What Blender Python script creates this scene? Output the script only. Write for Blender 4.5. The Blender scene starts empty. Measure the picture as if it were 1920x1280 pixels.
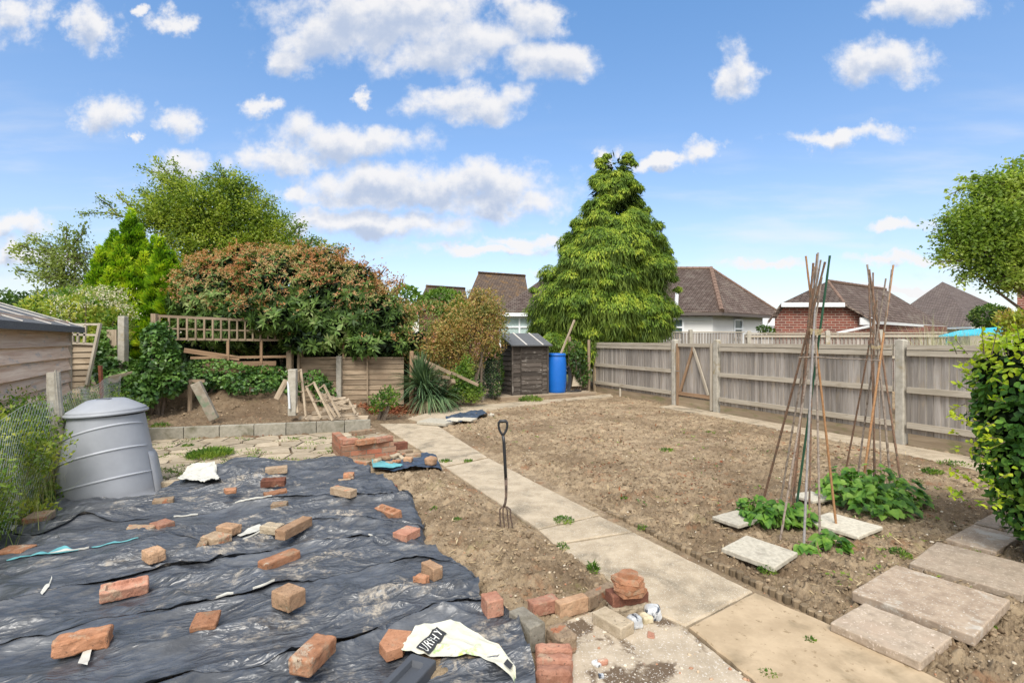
import bpy, math, random
import numpy as np
from mathutils import Vector, Matrix

# ---------------------------------------------------------------- camera
E, F, HV = 1.5, 960.0, 637.0          # eye height, focal length and horizon line (1920 px wide picture)
sc = bpy.context.scene
col = sc.collection
cam_d = bpy.data.cameras.new('camera')
cam_d.sensor_width = 36.0
cam_d.lens = 36.0 * F / 1920.0
cam_d.shift_y = -3.0 / 1920.0
cam_d.clip_start = 0.05
cam_d.clip_end = 2000
cam = bpy.data.objects.new('camera', cam_d)
col.objects.link(cam)
cam.location = (0, 0, E)
cam.rotation_euler = (math.pi / 2, 0, 0)
sc.camera = cam
sc.view_settings.view_transform = 'Standard'
sc.view_settings.look = 'None'
sc.view_settings.gamma = 1
sc.view_settings.exposure = 0.9
sc.render.film_transparent = False
sc.cycles.max_bounces = 6
sc.cycles.diffuse_bounces = 3
sc.cycles.glossy_bounces = 3
sc.cycles.transmission_bounces = 3
sc.cycles.transparent_max_bounces = 6

SUN_EL, SUN_AZ = math.radians(50), math.radians(186)   # compass style, 0 = +Y, clockwise
sd = bpy.data.lights.new('sun', 'SUN')
sd.energy = 2.15
sd.angle = math.radians(26)
sd.color = (1.0, 0.955, 0.885)
so = bpy.data.objects.new('sun', sd)
col.objects.link(so)
sdir = Vector((math.sin(SUN_AZ) * math.cos(SUN_EL), math.cos(SUN_AZ) * math.cos(SUN_EL), math.sin(SUN_EL)))
so.rotation_euler = sdir.to_track_quat('Z', 'Y').to_euler()
so.location = (0, 0, 30)

# ---------------------------------------------------------------- world: sky texture plus cumulus
CLOUDS = [(700,40,190,70),(850,88,135,48),(600,72,105,55),(1030,120,95,36),(1000,36,70,50),(535,112,48,32),(880,186,108,30),(740,10,170,45),
 (190,205,58,36),(345,220,46,32),(248,246,17,11),(180,50,46,40),(35,38,62,46),(325,38,40,18),(490,208,30,18),(690,172,22,14),
 (655,262,145,36),(545,292,105,26),(800,350,240,46),(760,372,190,26),(700,338,130,38),(890,350,130,42),(930,378,110,34),(560,352,40,20),(690,425,190,30),(340,312,78,34),(260,20,20,10),
 (910,473,140,13),(980,455,80,15),(1380,132,50,46),(1655,122,84,42),(1740,12,110,34),(1565,256,105,17),(1318,292,48,23),(1228,300,36,14),
 (1150,290,24,24),(1684,420,62,13),(1450,500,80,11),(1680,487,130,13),(30,440,80,24),(60,492,100,22),(1720,545,130,9),(300,560,100,10),
 (-250,300,150,40),(2150,250,150,40),(2300,80,120,50),(-300,90,120,50),(600,-200,260,90),(1400,-350,300,110),(1110,520,120,9)]
def build_world():
    w = bpy.data.worlds.new('World')
    sc.world = w
    w.use_nodes = True
    nt = w.node_tree
    nt.nodes.clear()
    g = bpy.data.node_groups.new('cloud_field', 'ShaderNodeTree')
    g.interface.new_socket('P', in_out='INPUT', socket_type='NodeSocketVector')
    g.interface.new_socket('F', in_out='OUTPUT', socket_type='NodeSocketFloat')
    gi = g.nodes.new('NodeGroupInput'); go = g.nodes.new('NodeGroupOutput')
    def gm(op, a, b=None, c=None):
        n = g.nodes.new('ShaderNodeMath'); n.operation = op
        for i, x in enumerate((a, b, c)):
            if x is None: continue
            if isinstance(x, (int, float)): n.inputs[i].default_value = x
            else: g.links.new(x, n.inputs[i])
        return n.outputs[0]
    # wobble the coordinates so the outlines are cauliflower shaped
    nz = g.nodes.new('ShaderNodeTexNoise'); nz.inputs['Scale'].default_value = 7; nz.inputs['Detail'].default_value = 7
    nz.inputs['Roughness'].default_value = 0.62
    g.links.new(gi.outputs[0], nz.inputs['Vector'])
    sub = g.nodes.new('ShaderNodeVectorMath'); sub.operation = 'SUBTRACT'; sub.inputs[1].default_value = (.5, .5, .5)
    g.links.new(nz.outputs['Color'], sub.inputs[0])
    scl = g.nodes.new('ShaderNodeVectorMath'); scl.operation = 'MULTIPLY'; scl.inputs[1].default_value = (.24, .13, 0)
    g.links.new(sub.outputs[0], scl.inputs[0])
    ad = g.nodes.new('ShaderNodeVectorMath'); ad.operation = 'ADD'
    g.links.new(gi.outputs[0], ad.inputs[0]); g.links.new(scl.outputs[0], ad.inputs[1])
    cur = None
    for (cu, cv, ru, rv) in CLOUDS:
        a, b = (cu - 960) / 960, (HV - cv) / 960
        s = g.nodes.new('ShaderNodeVectorMath'); s.operation = 'SUBTRACT'; s.inputs[1].default_value = (a, b, 0)
        g.links.new(ad.outputs[0], s.inputs[0])
        m = g.nodes.new('ShaderNodeVectorMath'); m.operation = 'MULTIPLY'; m.inputs[1].default_value = (960 / ru / 1.28, 960 / rv / 1.28, 0)
        g.links.new(s.outputs[0], m.inputs[0])
        l = g.nodes.new('ShaderNodeVectorMath'); l.operation = 'LENGTH'
        g.links.new(m.outputs[0], l.inputs[0])
        f = gm('SUBTRACT', 1.0, l.outputs['Value'])
        cur = f if cur is None else gm('SMOOTH_MAX', cur, f, 0.12)
    n2 = g.nodes.new('ShaderNodeTexNoise'); n2.inputs['Scale'].default_value = 16; n2.inputs['Detail'].default_value = 9
    n2.inputs['Roughness'].default_value = 0.6
    g.links.new(gi.outputs[0], n2.inputs['Vector'])
    nn = gm('MULTIPLY', gm('SUBTRACT', n2.outputs['Fac'], 0.5), 1.6)
    g.links.new(gm('ADD', gm('MAXIMUM', cur, -1.2), nn), go.inputs[0])

    def m(op, a, b=None, c=None, clamp=False):
        n = nt.nodes.new('ShaderNodeMath'); n.operation = op; n.use_clamp = clamp
        for i, x in enumerate((a, b, c)):
            if x is None: continue
            if isinstance(x, (int, float)): n.inputs[i].default_value = x
            else: nt.links.new(x, n.inputs[i])
        return n.outputs[0]
    tc = nt.nodes.new('ShaderNodeTexCoord')
    sep = nt.nodes.new('ShaderNodeSeparateXYZ'); nt.links.new(tc.outputs['Generated'], sep.inputs[0])
    yy = m('MAXIMUM', sep.outputs[1], 0.08)
    cb = nt.nodes.new('ShaderNodeCombineXYZ')
    nt.links.new(m('DIVIDE', sep.outputs[0], yy), cb.inputs[0]); nt.links.new(m('DIVIDE', sep.outputs[2], yy), cb.inputs[1])
    g1 = nt.nodes.new('ShaderNodeGroup'); g1.node_tree = g; nt.links.new(cb.outputs[0], g1.inputs[0])
    up = nt.nodes.new('ShaderNodeVectorMath'); up.operation = 'ADD'; up.inputs[1].default_value = (0.006, 0.026, 0)
    nt.links.new(cb.outputs[0], up.inputs[0])
    g2 = nt.nodes.new('ShaderNodeGroup'); g2.node_tree = g; nt.links.new(up.outputs[0], g2.inputs[0])
    def sm(x, a, b, c=0.0, d=1.0):
        n = nt.nodes.new('ShaderNodeMapRange'); n.interpolation_type = 'SMOOTHSTEP'
        nt.links.new(x, n.inputs[0])
        for i, q in enumerate((a, b, c, d)): n.inputs[i + 1].default_value = q
        return n.outputs[0]
    fac = m('MULTIPLY', sm(g1.outputs[0], -0.06, 0.66, 0, 0.96), sm(sep.outputs[2], 0.0, 0.02))
    shade = m('MULTIPLY', sm(g2.outputs[0], 0.15, 1.0), 1.0)
    sky = nt.nodes.new('ShaderNodeTexSky'); sky.sky_type = 'NISHITA'
    sky.sun_disc = False; sky.sun_elevation = SUN_EL; sky.sun_rotation = SUN_AZ
    sky.altitude = 50; sky.air_density = 1.0; sky.dust_density = 0.6; sky.ozone_density = 1.6
    tint = nt.nodes.new('ShaderNodeMix'); tint.data_type = 'RGBA'; tint.blend_type = 'MULTIPLY'; tint.inputs[0].default_value = 1
    nt.links.new(sky.outputs[0], tint.inputs[6])
    # hue of the air: deeper blue overhead, pale near the horizon
    r = nt.nodes.new('ShaderNodeValToRGB'); nt.links.new(sep.outputs[2], r.inputs[0])
    e = r.color_ramp.elements
    e[0].position = 0.0; e[0].color = (SKY0[0], SKY0[1], SKY0[2], 1)
    e[1].position = 0.62; e[1].color = (SKY2[0], SKY2[1], SKY2[2], 1)
    k = e.new(0.2); k.color = (SKY1[0], SKY1[1], SKY1[2], 1)
    nt.links.new(r.outputs[0], tint.inputs[7])
    st = nt.nodes.new('ShaderNodeVectorMath'); st.operation = 'MULTIPLY'; st.inputs[1].default_value = (1.6, 9, 1); nt.links.new(cb.outputs[0], st.inputs[0])
    n3 = nt.nodes.new('ShaderNodeTexNoise'); n3.inputs['Scale'].default_value = 1.7; n3.inputs['Detail'].default_value = 7; nt.links.new(st.outputs[0], n3.inputs['Vector'])
    wisp = m('MULTIPLY', m('MULTIPLY', sm(n3.outputs['Fac'], 0.46, 0.72, 0, 0.55), sm(sep.outputs[2], 0.42, 0.12)), sm(sep.outputs[2], 0.0, 0.03))
    fac = m('MAXIMUM', fac, wisp)
    # unseen broken cloud bank, added behind the camera and overhead for soft neutral fill
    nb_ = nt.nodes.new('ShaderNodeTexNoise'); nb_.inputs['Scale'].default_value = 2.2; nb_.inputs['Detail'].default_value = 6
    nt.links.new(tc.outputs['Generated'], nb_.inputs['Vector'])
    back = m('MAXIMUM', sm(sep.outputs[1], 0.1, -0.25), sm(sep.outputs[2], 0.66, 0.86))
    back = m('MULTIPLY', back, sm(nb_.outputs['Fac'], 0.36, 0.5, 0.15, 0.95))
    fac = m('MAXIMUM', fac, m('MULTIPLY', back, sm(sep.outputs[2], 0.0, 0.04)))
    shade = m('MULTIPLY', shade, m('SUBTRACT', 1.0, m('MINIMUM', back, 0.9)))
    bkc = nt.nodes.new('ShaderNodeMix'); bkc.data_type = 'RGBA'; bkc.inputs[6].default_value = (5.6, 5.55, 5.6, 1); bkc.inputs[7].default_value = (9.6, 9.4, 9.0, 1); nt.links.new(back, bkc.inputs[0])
    cc = nt.nodes.new('ShaderNodeMix'); cc.data_type = 'RGBA'
    nt.links.new(bkc.outputs[2], cc.inputs[6]); cc.inputs[7].default_value = (3.1, 3.6, 4.6, 1)
    nt.links.new(shade, cc.inputs[0])
    mx = nt.nodes.new('ShaderNodeMix'); mx.data_type = 'RGBA'
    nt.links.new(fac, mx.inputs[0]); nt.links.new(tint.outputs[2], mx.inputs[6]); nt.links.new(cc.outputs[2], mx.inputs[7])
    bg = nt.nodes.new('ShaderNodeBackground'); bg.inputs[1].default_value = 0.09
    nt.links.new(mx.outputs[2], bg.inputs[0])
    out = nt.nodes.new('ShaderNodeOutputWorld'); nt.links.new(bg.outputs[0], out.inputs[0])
    w.cycles.sampling_method = 'MANUAL'; w.cycles.sample_map_resolution = 512
SKY0, SKY1, SKY2 = (.96, .88, .92), (1.2, 1.16, 1.2), (.98, 1.36, 1.56)
build_world()

# ---------------------------------------------------------------- maths helpers
rng = np.random.default_rng(7)
random.seed(11)
def G(u, v, z=0.0):
    Y = (E - z) * F / (v - HV)
    return Vector(((u - 960) / F * Y, Y, z))
def P(u, v, Y):
    return Vector(((u - 960) / F * Y, Y, E - (v - HV) / F * Y))
Z = Vector((0, 0, 1))
DV = Vector((-0.432, 0.902, 0)).normalized()    # along the path, away from the camera
PV = Vector((DV.y, -DV.x, 0))                   # across the garden, to the right
def Rz(a): return Matrix.Rotation(a, 4, 'Z')

_perm = np.random.default_rng(3).permutation(1024)
_grad = np.random.default_rng(4).uniform(0, 2 * math.pi, 1024)
_gx, _gy = np.cos(_grad), np.sin(_grad)
def perlin(x, y):
    xi = np.floor(x).astype(int); yi = np.floor(y).astype(int)
    xf = x - xi; yf = y - yi
    def gr(ix, iy, dx, dy):
        h = _perm[(_perm[ix & 1023] + iy) & 1023]
        return _gx[h] * dx + _gy[h] * dy
    s = xf * xf * xf * (xf * (xf * 6 - 15) + 10); t = yf * yf * yf * (yf * (yf * 6 - 15) + 10)
    a = gr(xi, yi, xf, yf); b = gr(xi + 1, yi, xf - 1, yf)
    c = gr(xi, yi + 1, xf, yf - 1); d = gr(xi + 1, yi + 1, xf - 1, yf - 1)
    return (a + s * (b - a)) * (1 - t) + (c + s * (d - c)) * t
def fbm(x, y, o=4, s=1.0, g=0.5):
    r = 0; a = 1.0
    for i in range(o):
        r = r + a * perlin(x * s + 17.3 * i, y * s - 9.1 * i); s *= 2.03; a *= g
    return r
def sstep(a, b, x):
    t = np.clip((x - a) / (b - a), 0, 1)
    return t * t * (3 - 2 * t)
def side(a, b, x, y):          # signed distance from the line a-b, positive to its right when walking a -> b
    dx, dy = b.x - a.x, b.y - a.y
    l = math.hypot(dx, dy)
    return ((x - a.x) * dy - (y - a.y) * dx) / l

# ---------------------------------------------------------------- materials
_mats = {}
class NT:
    def __init__(s, name):
        s.m = bpy.data.materials.new(name); s.m.use_nodes = True
        s.t = s.m.node_tree; s.t.nodes.clear()
        s.out = s.n('OutputMaterial'); s.b = s.n('BsdfPrincipled')
        s.l(s.b.outputs[0], s.out.inputs[0])
    def n(s, k, **kw):
        q = s.t.nodes.new('ShaderNode' + k)
        for a, b in kw.items(): setattr(q, a, b)
        return q
    def l(s, a, b): s.t.links.new(a, b)
    def put(s, sock, v):
        if isinstance(v, (int, float)): sock.default_value = v
        elif isinstance(v, (tuple, list)): sock.default_value = (v[0], v[1], v[2], 1) if sock.type == 'RGBA' else tuple(v)
        else: s.l(v, sock)
    def math(s, op, a, b=0.0, c=0.0):
        q = s.n('Math', operation=op); s.put(q.inputs[0], a); s.put(q.inputs[1], b); s.put(q.inputs[2], c); return q.outputs[0]
    def mix(s, f, a, b, bt='MIX'):
        q = s.n('Mix', data_type='RGBA', blend_type=bt); s.put(q.inputs[0], f); s.put(q.inputs[6], a); s.put(q.inputs[7], b); return q.outputs[2]
    def ramp(s, f, a, b, lo=0.0, hi=1.0):
        q = s.n('MapRange', interpolation_type='SMOOTHSTEP'); s.put(q.inputs[0], f)
        for i, x in enumerate((a, b, lo, hi)): q.inputs[i + 1].default_value = x
        return q.outputs[0]
    def coord(s, kind='Object', scale=(1, 1, 1), rnd=True):
        tc = s.n('TexCoord'); v = tc.outputs[kind]
        if rnd and kind == 'Object':
            oi = s.n('ObjectInfo'); q = s.n('VectorMath', operation='MULTIPLY_ADD')
            s.l(oi.outputs['Random'], q.inputs[0]); q.inputs[1].default_value = (37, 53, 71); s.l(v, q.inputs[2]); v = q.outputs[0]
        mp = s.n('VectorMath', operation='MULTIPLY'); mp.inputs[1].default_value = scale; s.l(v, mp.inputs[0])
        return mp.outputs[0]
    def noise(s, v, sc_, det=5, rough=0.55, dist=0.0):
        q = s.n('TexNoise'); s.l(v, q.inputs['Vector']); q.inputs['Scale'].default_value = sc_
        q.inputs['Detail'].default_value = det; q.inputs['Roughness'].default_value = rough; q.inputs['Distortion'].default_value = dist
        return q.outputs['Fac']
    def island(s): return s.n('NewGeometry').outputs['Random Per Island']
    def orand(s): return s.n('ObjectInfo').outputs['Random']
    def bump(s, h, st=0.5, d=0.01):
        q = s.n('Bump'); q.inputs['Strength'].default_value = st; q.inputs['Distance'].default_value = d
        s.l(h, q.inputs['Height']); s.l(q.outputs[0], s.b.inputs['Normal'])
    def val(s, c, f, lo, hi):      # brighten / darken a colour by a factor socket
        k = s.ramp(f, 0, 1, lo, hi); cc = s.n('CombineColor')
        for i in range(3): s.l(k, cc.inputs[i])
        return s.mix(1.0, c, cc.outputs[0], 'MULTIPLY')
    def done(s, c, rough=0.8, spec=0.3):
        s.put(s.b.inputs['Base Color'], c); s.put(s.b.inputs['Roughness'], rough); s.b.inputs['Specular IOR Level'].default_value = spec
        return s.m

def stone(name, c1, c2, sc_=18, c3=None, t3=(0.55, 0.7), s3=3, rough=0.88, bump=0.5, bd=0.006, var=(0.85, 1.12), speck=None, spec=0.25):
    if name in _mats: return _mats[name]
    t = NT(name); v = t.coord()
    c = t.mix(t.ramp(t.noise(v, sc_, 6, 0.65), 0.3, 0.7), c1, c2)
    if c3: c = t.mix(t.ramp(t.noise(v, s3, 5, 0.6, 0.4), t3[0], t3[1]), c, c3)
    if speck: c = t.mix(t.ramp(t.noise(v, speck[1], 3, 0.6), speck[2], speck[2] + 0.06), c, speck[0])
    c = t.val(c, t.orand(), *var)
    t.bump(t.noise(v, sc_ * 3, 8, 0.7), bump, bd)
    _mats[name] = t.done(c, rough, spec); return _mats[name]

def wood(name, c1, c2, c3=None, t3=(0.5, 0.7), gl=(2.2, 45, 45), var=(0.75, 1.2), rough=0.85, bump=0.5, islands=True, mould=None, mt=0.58):
    if name in _mats: return _mats[name]
    t = NT(name); v = t.coord('UV', gl)
    v2 = t.coord('UV', (1.5, 5, 5))
    c = t.mix(t.ramp(t.noise(v, 1.0, 6, 0.7, 0.6), 0.3, 0.72), c1, c2)
    if c3: c = t.mix(t.ramp(t.noise(v2, 1.6, 5, 0.65), t3[0], t3[1]), c, c3)
    if mould: c = t.mix(t.ramp(t.noise(v2, 3.1, 6, 0.7), mt, mt + .13), c, mould)
    if islands: c = t.val(c, t.island(), *var)
    t.bump(t.noise(v, 2.0, 6, 0.7), bump, 0.004)
    _mats[name] = t.done(c, rough, 0.2); return _mats[name]

def leafm(name, cols=None, clump=1.2, trans=0.35, rough=0.5, spec=0.35):
    """cols: dark ... light; picked per leaf and by clump"""
    if name in _mats: return _mats[name]
    t = NT(name); v = t.coord('Object', (1, 1, 1), False)
    f = t.math('ADD', t.math('MULTIPLY', t.island(), 0.42), t.math('MULTIPLY', t.ramp(t.noise(v, clump, 4, 0.65), 0.36, 0.64), 0.58))
    r = t.n('ValToRGB'); t.l(f, r.inputs[0]); e = r.color_ramp.elements
    e[0].color = (*cols[0], 1); e[1].color = (*cols[-1], 1); e[0].position = 0.08; e[1].position = 0.92
    for i, c in enumerate(cols[1:-1]): q = e.new(0.08 + 0.84 * (i + 1) / (len(cols) - 1)); q.color = (*c, 1)
    t.put(t.b.inputs['Base Color'], r.outputs[0]); t.b.inputs['Roughness'].default_value = rough
    t.b.inputs['Specular IOR Level'].default_value = spec
    tr = t.n('BsdfTranslucent'); t.l(t.mix(1.0, r.outputs[0], (1.25, 1.3, 0.7), 'MULTIPLY'), tr.inputs[0])
    mx = t.n('MixShader'); mx.inputs[0].default_value = trans
    t.l(t.b.outputs[0], mx.inputs[1]); t.l(tr.outputs[0], mx.inputs[2]); t.l(mx.outputs[0], t.out.inputs[0])
    _mats[name] = t.m; return t.m

def plain(name, c, rough=0.5, spec=0.5, metal=0.0, var=0.0, sc_=10, bump=0.0):
    if name in _mats: return _mats[name]
    t = NT(name); v = t.coord()
    cc = t.val(c, t.noise(v, sc_, 5, 0.6), 1 - var, 1 + var) if var else c
    if bump: t.bump(t.noise(v, sc_ * 2, 5, 0.6), bump, 0.004)
    t.b.inputs['Metallic'].default_value = metal
    _mats[name] = t.done(cc, rough, spec); return _mats[name]

# ---------------------------------------------------------------- mesh builder
class MB:
    def __init__(s): s.v = []; s.f = []; s.uv = []
    def poly(s, pts, uv=None):
        i = len(s.v); s.v += [tuple(p) for p in pts]; s.f.append(list(range(i, i + len(pts))))
        s.uv.append(uv)
    def bar(s, a, b, w, h, up=Z, off=None, taper=1.0):
        """box along a->b, w across, h along up"""
        a = Vector(a); b = Vector(b); d = b - a; L = d.length; d.normalize()
        sd_ = d.cross(Vector(up)); 
        if sd_.length < 1e-4: sd_ = d.cross(Vector((1, 0, 0)))
        sd_.normalize(); u = sd_.cross(d)
        r = random.random() * 50
        i = len(s.v)
        for (q, k) in ((a, 1.0), (b, taper)):
            for (x, y) in ((-1, -1), (1, -1), (1, 1), (-1, 1)):
                s.v.append(tuple(q + sd_ * (x * w / 2 * k) + u * (y * h / 2 * k)))
        for j in range(4):
            k = (j + 1) % 4; e = w if j % 2 == 0 else h; o = r + j * 0.37
            s.f.append([i + j, i + k, i + 4 + k, i + 4 + j])
            s.uv.append([(r, o), (r, o + e), (r + L, o + e), (r + L, o)])
        s.f.append([i + 3, i + 2, i + 1, i]); s.uv.append([(r, r), (r + w * .2, r), (r + w * .2, r + h), (r, r + h)])
        s.f.append([i + 4, i + 5, i + 6, i + 7]); s.uv.append([(r, r), (r + w * .2, r), (r + w * .2, r + h), (r, r + h)])
    def tube(s, pts, rad, n=7, cap=True):
        pts = [Vector(p) for p in pts]
        if isinstance(rad, (int, float)): rad = [rad] * len(pts)
        i0 = len(s.v); r0 = random.random() * 50; L = 0; ref = None
        for k, p in enumerate(pts):
            d = (pts[min(k + 1, len(pts) - 1)] - pts[max(k - 1, 0)]).normalized()
            if ref is None: ref = d.orthogonal().normalized()
            ref = (ref - d * ref.dot(d)).normalized(); o = d.cross(ref)
            for j in range(n):
                t = 2 * math.pi * j / n
                s.v.append(tuple(p + (ref * math.cos(t) + o * math.sin(t)) * rad[k]))
            if k:
                l2 = L + (p - pts[k - 1]).length
                for j in range(n):
                    j2 = (j + 1) % n; A = i0 + (k - 1) * n; B = i0 + k * n
                    s.f.append([A + j, A + j2, B + j2, B + j])
                    w = rad[k] * 6.28 / n
                    s.uv.append([(r0 + L, j * w), (r0 + L, j * w + w), (r0 + l2, j * w + w), (r0 + l2, j * w)])
                L = l2
        if cap:
            s.f.append([i0 + j for j in range(n)][::-1]); s.uv.append(None)
            s.f.append([i0 + (len(pts) - 1) * n + j for j in range(n)]); s.uv.append(None)
    def prism(s, pts, h, down=True):
        """polygon (list of Vector) extruded by h along -z"""
        n = len(pts); i = len(s.v)
        s.v += [tuple(p) for p in pts] + [(p[0], p[1], p[2] - h) for p in pts]
        s.f.append(list(range(i, i + n))); s.uv.append(None)
        s.f.append([i + n + j for j in range(n)][::-1]); s.uv.append(None)
        for j in range(n):
            k = (j + 1) % n; s.f.append([i + j, i + n + j, i + n + k, i + k]); s.uv.append(None)
    def slab(s, pts, nrm, t):
        """polygon given thickness t against nrm"""
        n = len(pts); i = len(s.v); o = Vector(nrm).normalized() * t
        s.v += [tuple(p) for p in pts] + [tuple(Vector(p) - o) for p in pts]
        s.f.append(list(range(i, i + n))); s.uv.append(None)
        s.f.append([i + n + j for j in range(n)][::-1]); s.uv.append(None)
        for j in range(n):
            k = (j + 1) % n; s.f.append([i + j, i + n + j, i + n + k, i + k]); s.uv.append(None)
    def add(s, v, f):
        i = len(s.v); s.v += [tuple(p) for p in v]
        for q in f: s.f.append([i + j for j in q]); s.uv.append(None)
    def build(s, name, mat, parent=None, origin=None, smooth=False):
        o = Vector(origin) if origin is not None else (Vector((0, 0, 0)))
        V = np.array(s.v, dtype=float).reshape(-1, 3)
        if parent is not None and origin is None: o = Vector(parent.get('_o', (0, 0, 0)))
        V = V - np.array(o)
        me = bpy.data.meshes.new(name); me.from_pydata(V.tolist(), [], s.f)
        ul = me.uv_layers.new(name='UVMap'); uv = []
        for fi, q in enumerate(s.f):
            if s.uv[fi]: 
                for c in s.uv[fi]: uv += c
            else:
                p = [Vector(V[j]) for j in q]; nn = Vector((0, 0, 0))
                for a in range(len(p)):
                    b = p[(a + 1) % len(p)]; nn += Vector(((p[a].y - b.y) * (p[a].z + b.z), (p[a].z - b.z) * (p[a].x + b.x), (p[a].x - b.x) * (p[a].y + b.y)))
                nn = nn.normalized() if nn.length > 0 else Z.copy()
                U = Z.cross(nn)
                U = U.normalized() if U.length > 0.05 else Vector((1, 0, 0))
                W = nn.cross(U)
                for x in p: uv += [x.dot(U), x.dot(W)]
        ul.data.foreach_set('uv', uv)
        return fin(name, me, mat, parent, o, smooth)

def fin(name, me, mat, parent=None, origin=(0, 0, 0), smooth=False):
    if smooth: me.polygons.foreach_set('use_smooth', [True] * len(me.polygons))
    me.materials.append(mat)
    me.validate(); me.update()
    ob = bpy.data.objects.new(name, me); col.objects.link(ob)
    ob['_o'] = tuple(parent.get('_o', (0, 0, 0))) if parent is not None else tuple(origin)
    if parent is not None: ob.parent = parent
    else: ob.location = origin
    return ob
def arr(name, V, Fc, mat, parent=None, origin=None, smooth=False):
    """fast mesh from numpy vertices and uniform faces"""
    V = np.asarray(V, dtype=np.float32).reshape(-1, 3); Fc = np.asarray(Fc, dtype=np.int32)
    o = Vector(origin) if origin is not None else (Vector(parent.get('_o', (0, 0, 0))) if parent is not None else Vector((0, 0, 0)))
    V = V - np.array(o, dtype=np.float32)
    me = bpy.data.meshes.new(name); n, k = Fc.shape
    me.vertices.add(len(V)); me.vertices.foreach_set('co', V.ravel())
    me.loops.add(n * k); me.loops.foreach_set('vertex_index', Fc.ravel())
    me.polygons.add(n); me.polygons.foreach_set('loop_start', np.arange(0, n * k, k, dtype=np.int32))
    me.update(calc_edges=True)
    return fin(name, me, mat, parent, o, smooth)
def tag(o, label=None, cat=None, group=None, kind=None):
    if label: o['label'] = label
    if cat: o['category'] = cat
    if group: o['group'] = group
    if kind: o['kind'] = kind
    return o
def thing(name, loc, label, cat, group=None, rz=0.0, local=False):
    """an Empty at the base; parts are given in world space unless local"""
    o = bpy.data.objects.new(name, None); col.objects.link(o); o.location = loc; o.rotation_euler = (0, 0, rz)
    o.empty_display_size = 0.1
    o['_o'] = (0.0, 0.0, 0.0) if local else tuple(loc)
    return tag(o, label, cat, group)

def rbox(l, w, h, r=0.006, n=(10, 6, 5), amp=0.003, seed=0, fn=None, fr=30):
    """rounded, slightly worn box, base centre at the origin; returns verts, faces"""
    vs = {}; V = []; Fs = []
    H = (l / 2, w / 2, h / 2)
    def idx(p):
        k = tuple(round(c, 5) for c in p)
        if k not in vs: vs[k] = len(V); V.append(p)
        return vs[k]
    def ln(m, H_):    # more rings near the edges
        t = [-H_, -H_ + r * .9] + [-H_ + 2 * H_ * i / m for i in range(1, m)] + [H_ - r * .9, H_]
        return sorted(set(round(x, 5) for x in t))
    L = [ln(n[i], H[i]) for i in range(3)]
    for ax in range(3):
        a, b = [i for i in range(3) if i != ax]
        for sgn in (-1, 1):
            for i in range(len(L[a]) - 1):
                for j in range(len(L[b]) - 1):
                    q = []
                    for (x, y) in ((i, j), (i + 1, j), (i + 1, j + 1), (i, j + 1)):
                        p = [0, 0, 0]; p[ax] = sgn * H[ax]; p[a] = L[a][x]; p[b] = L[b][y]; q.append(idx(tuple(p)))
                    flip = (sgn > 0) == (ax == 1)
                    Fs.append(q[::-1] if flip else q)
    V = np.array(V); c = np.clip(V, -(np.array(H) - r), np.array(H) - r); d = V - c; ln_ = np.linalg.norm(d, axis=1, keepdims=True)
    V = np.where(ln_ > 1e-9, c + d / np.maximum(ln_, 1e-9) * r, V)
    if amp:
        s = seed * 13.7
        for k in range(3):
            a, b = [i for i in range(3) if i != k]
            V[:, k] += amp * (perlin(V[:, a] * fr + s + V[:, k] * fr * .7, V[:, b] * fr - s) + 0.6 * perlin(V[:, a] * fr * 2.7 + s, V[:, b] * fr * 2.7 + 7 + V[:, k] * fr * 2))
    if fn: V = fn(V, H)
    V[:, 2] += h / 2
    return V, Fs

# ---------------------------------------------------------------- ground
def W2(pts, z=0.0): return [G(u, v, z) for u, v in pts]
def sdf(poly, x, y):           # positive inside the polygon
    best = np.full(x.shape, 1e9); ins = np.zeros(x.shape, bool)
    n = len(poly)
    for i in range(n):
        a, b = poly[i], poly[(i + 1) % n]
        ex, ey = b.x - a.x, b.y - a.y
        t = np.clip(((x - a.x) * ex + (y - a.y) * ey) / (ex * ex + ey * ey + 1e-12), 0, 1)
        best = np.minimum(best, (x - a.x - ex * t) ** 2 + (y - a.y - ey * t) ** 2)
        if a.y != b.y:
            c = ((a.y > y) != (b.y > y)) & (x < (b.x - a.x) * (y - a.y) / (b.y - a.y) + a.x)
            ins ^= c
    return np.sqrt(best) * np.where(ins, 1, -1)
LN, LF = G(1150, 1089), G(712, 794)
RN, RF = G(1561, 1169), G(830, 803)
tarp_edge_px = [(655, 872), (715, 902), (745, 925), (772, 942), (762, 962), (795, 1000), (786, 1025), (803, 1045), (850, 1062), (890, 1105), (902, 1145), (935, 1168), (965, 1190), (990, 1230), (1003, 1285)]
TARP = W2([(-300, 1040), (45, 990), (110, 962), (290, 948), (330, 925), (430, 890), (520, 880), (600, 868)] + tarp_edge_px + [(1020, 1700), (-900, 1700)])
PATIO = W2([(240, 829), (697, 811), (735, 835), (625, 872), (655, 880), (300, 960), (250, 950)])
PATH = W2([(712, 794), (833, 874), (1009, 999), (1150, 1089), (1182, 1122), (1285, 1175), (1420, 1280), (1700, 1500), (2000, 1400), (1780, 1280), (1561, 1169), (830, 803), (812, 794)])
PATH2 = W2([(765, 784), (800, 774), (880, 760), (1064, 746), (1145, 738), (1150, 743), (1060, 751), (880, 773), (835, 784), (812, 797)])
STRIP = W2([(1235, 762), (1262, 758), (1350, 774), (1690, 833), (1900, 870), (2100, 905), (2100, 940), (1900, 895), (1690, 850), (1400, 792)])
CONC = W2([(1040, 1168), (1115, 1140), (1182, 1124), (1285, 1175), (1420, 1280), (1700, 1500), (1020, 1500), (1000, 1290)])
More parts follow.
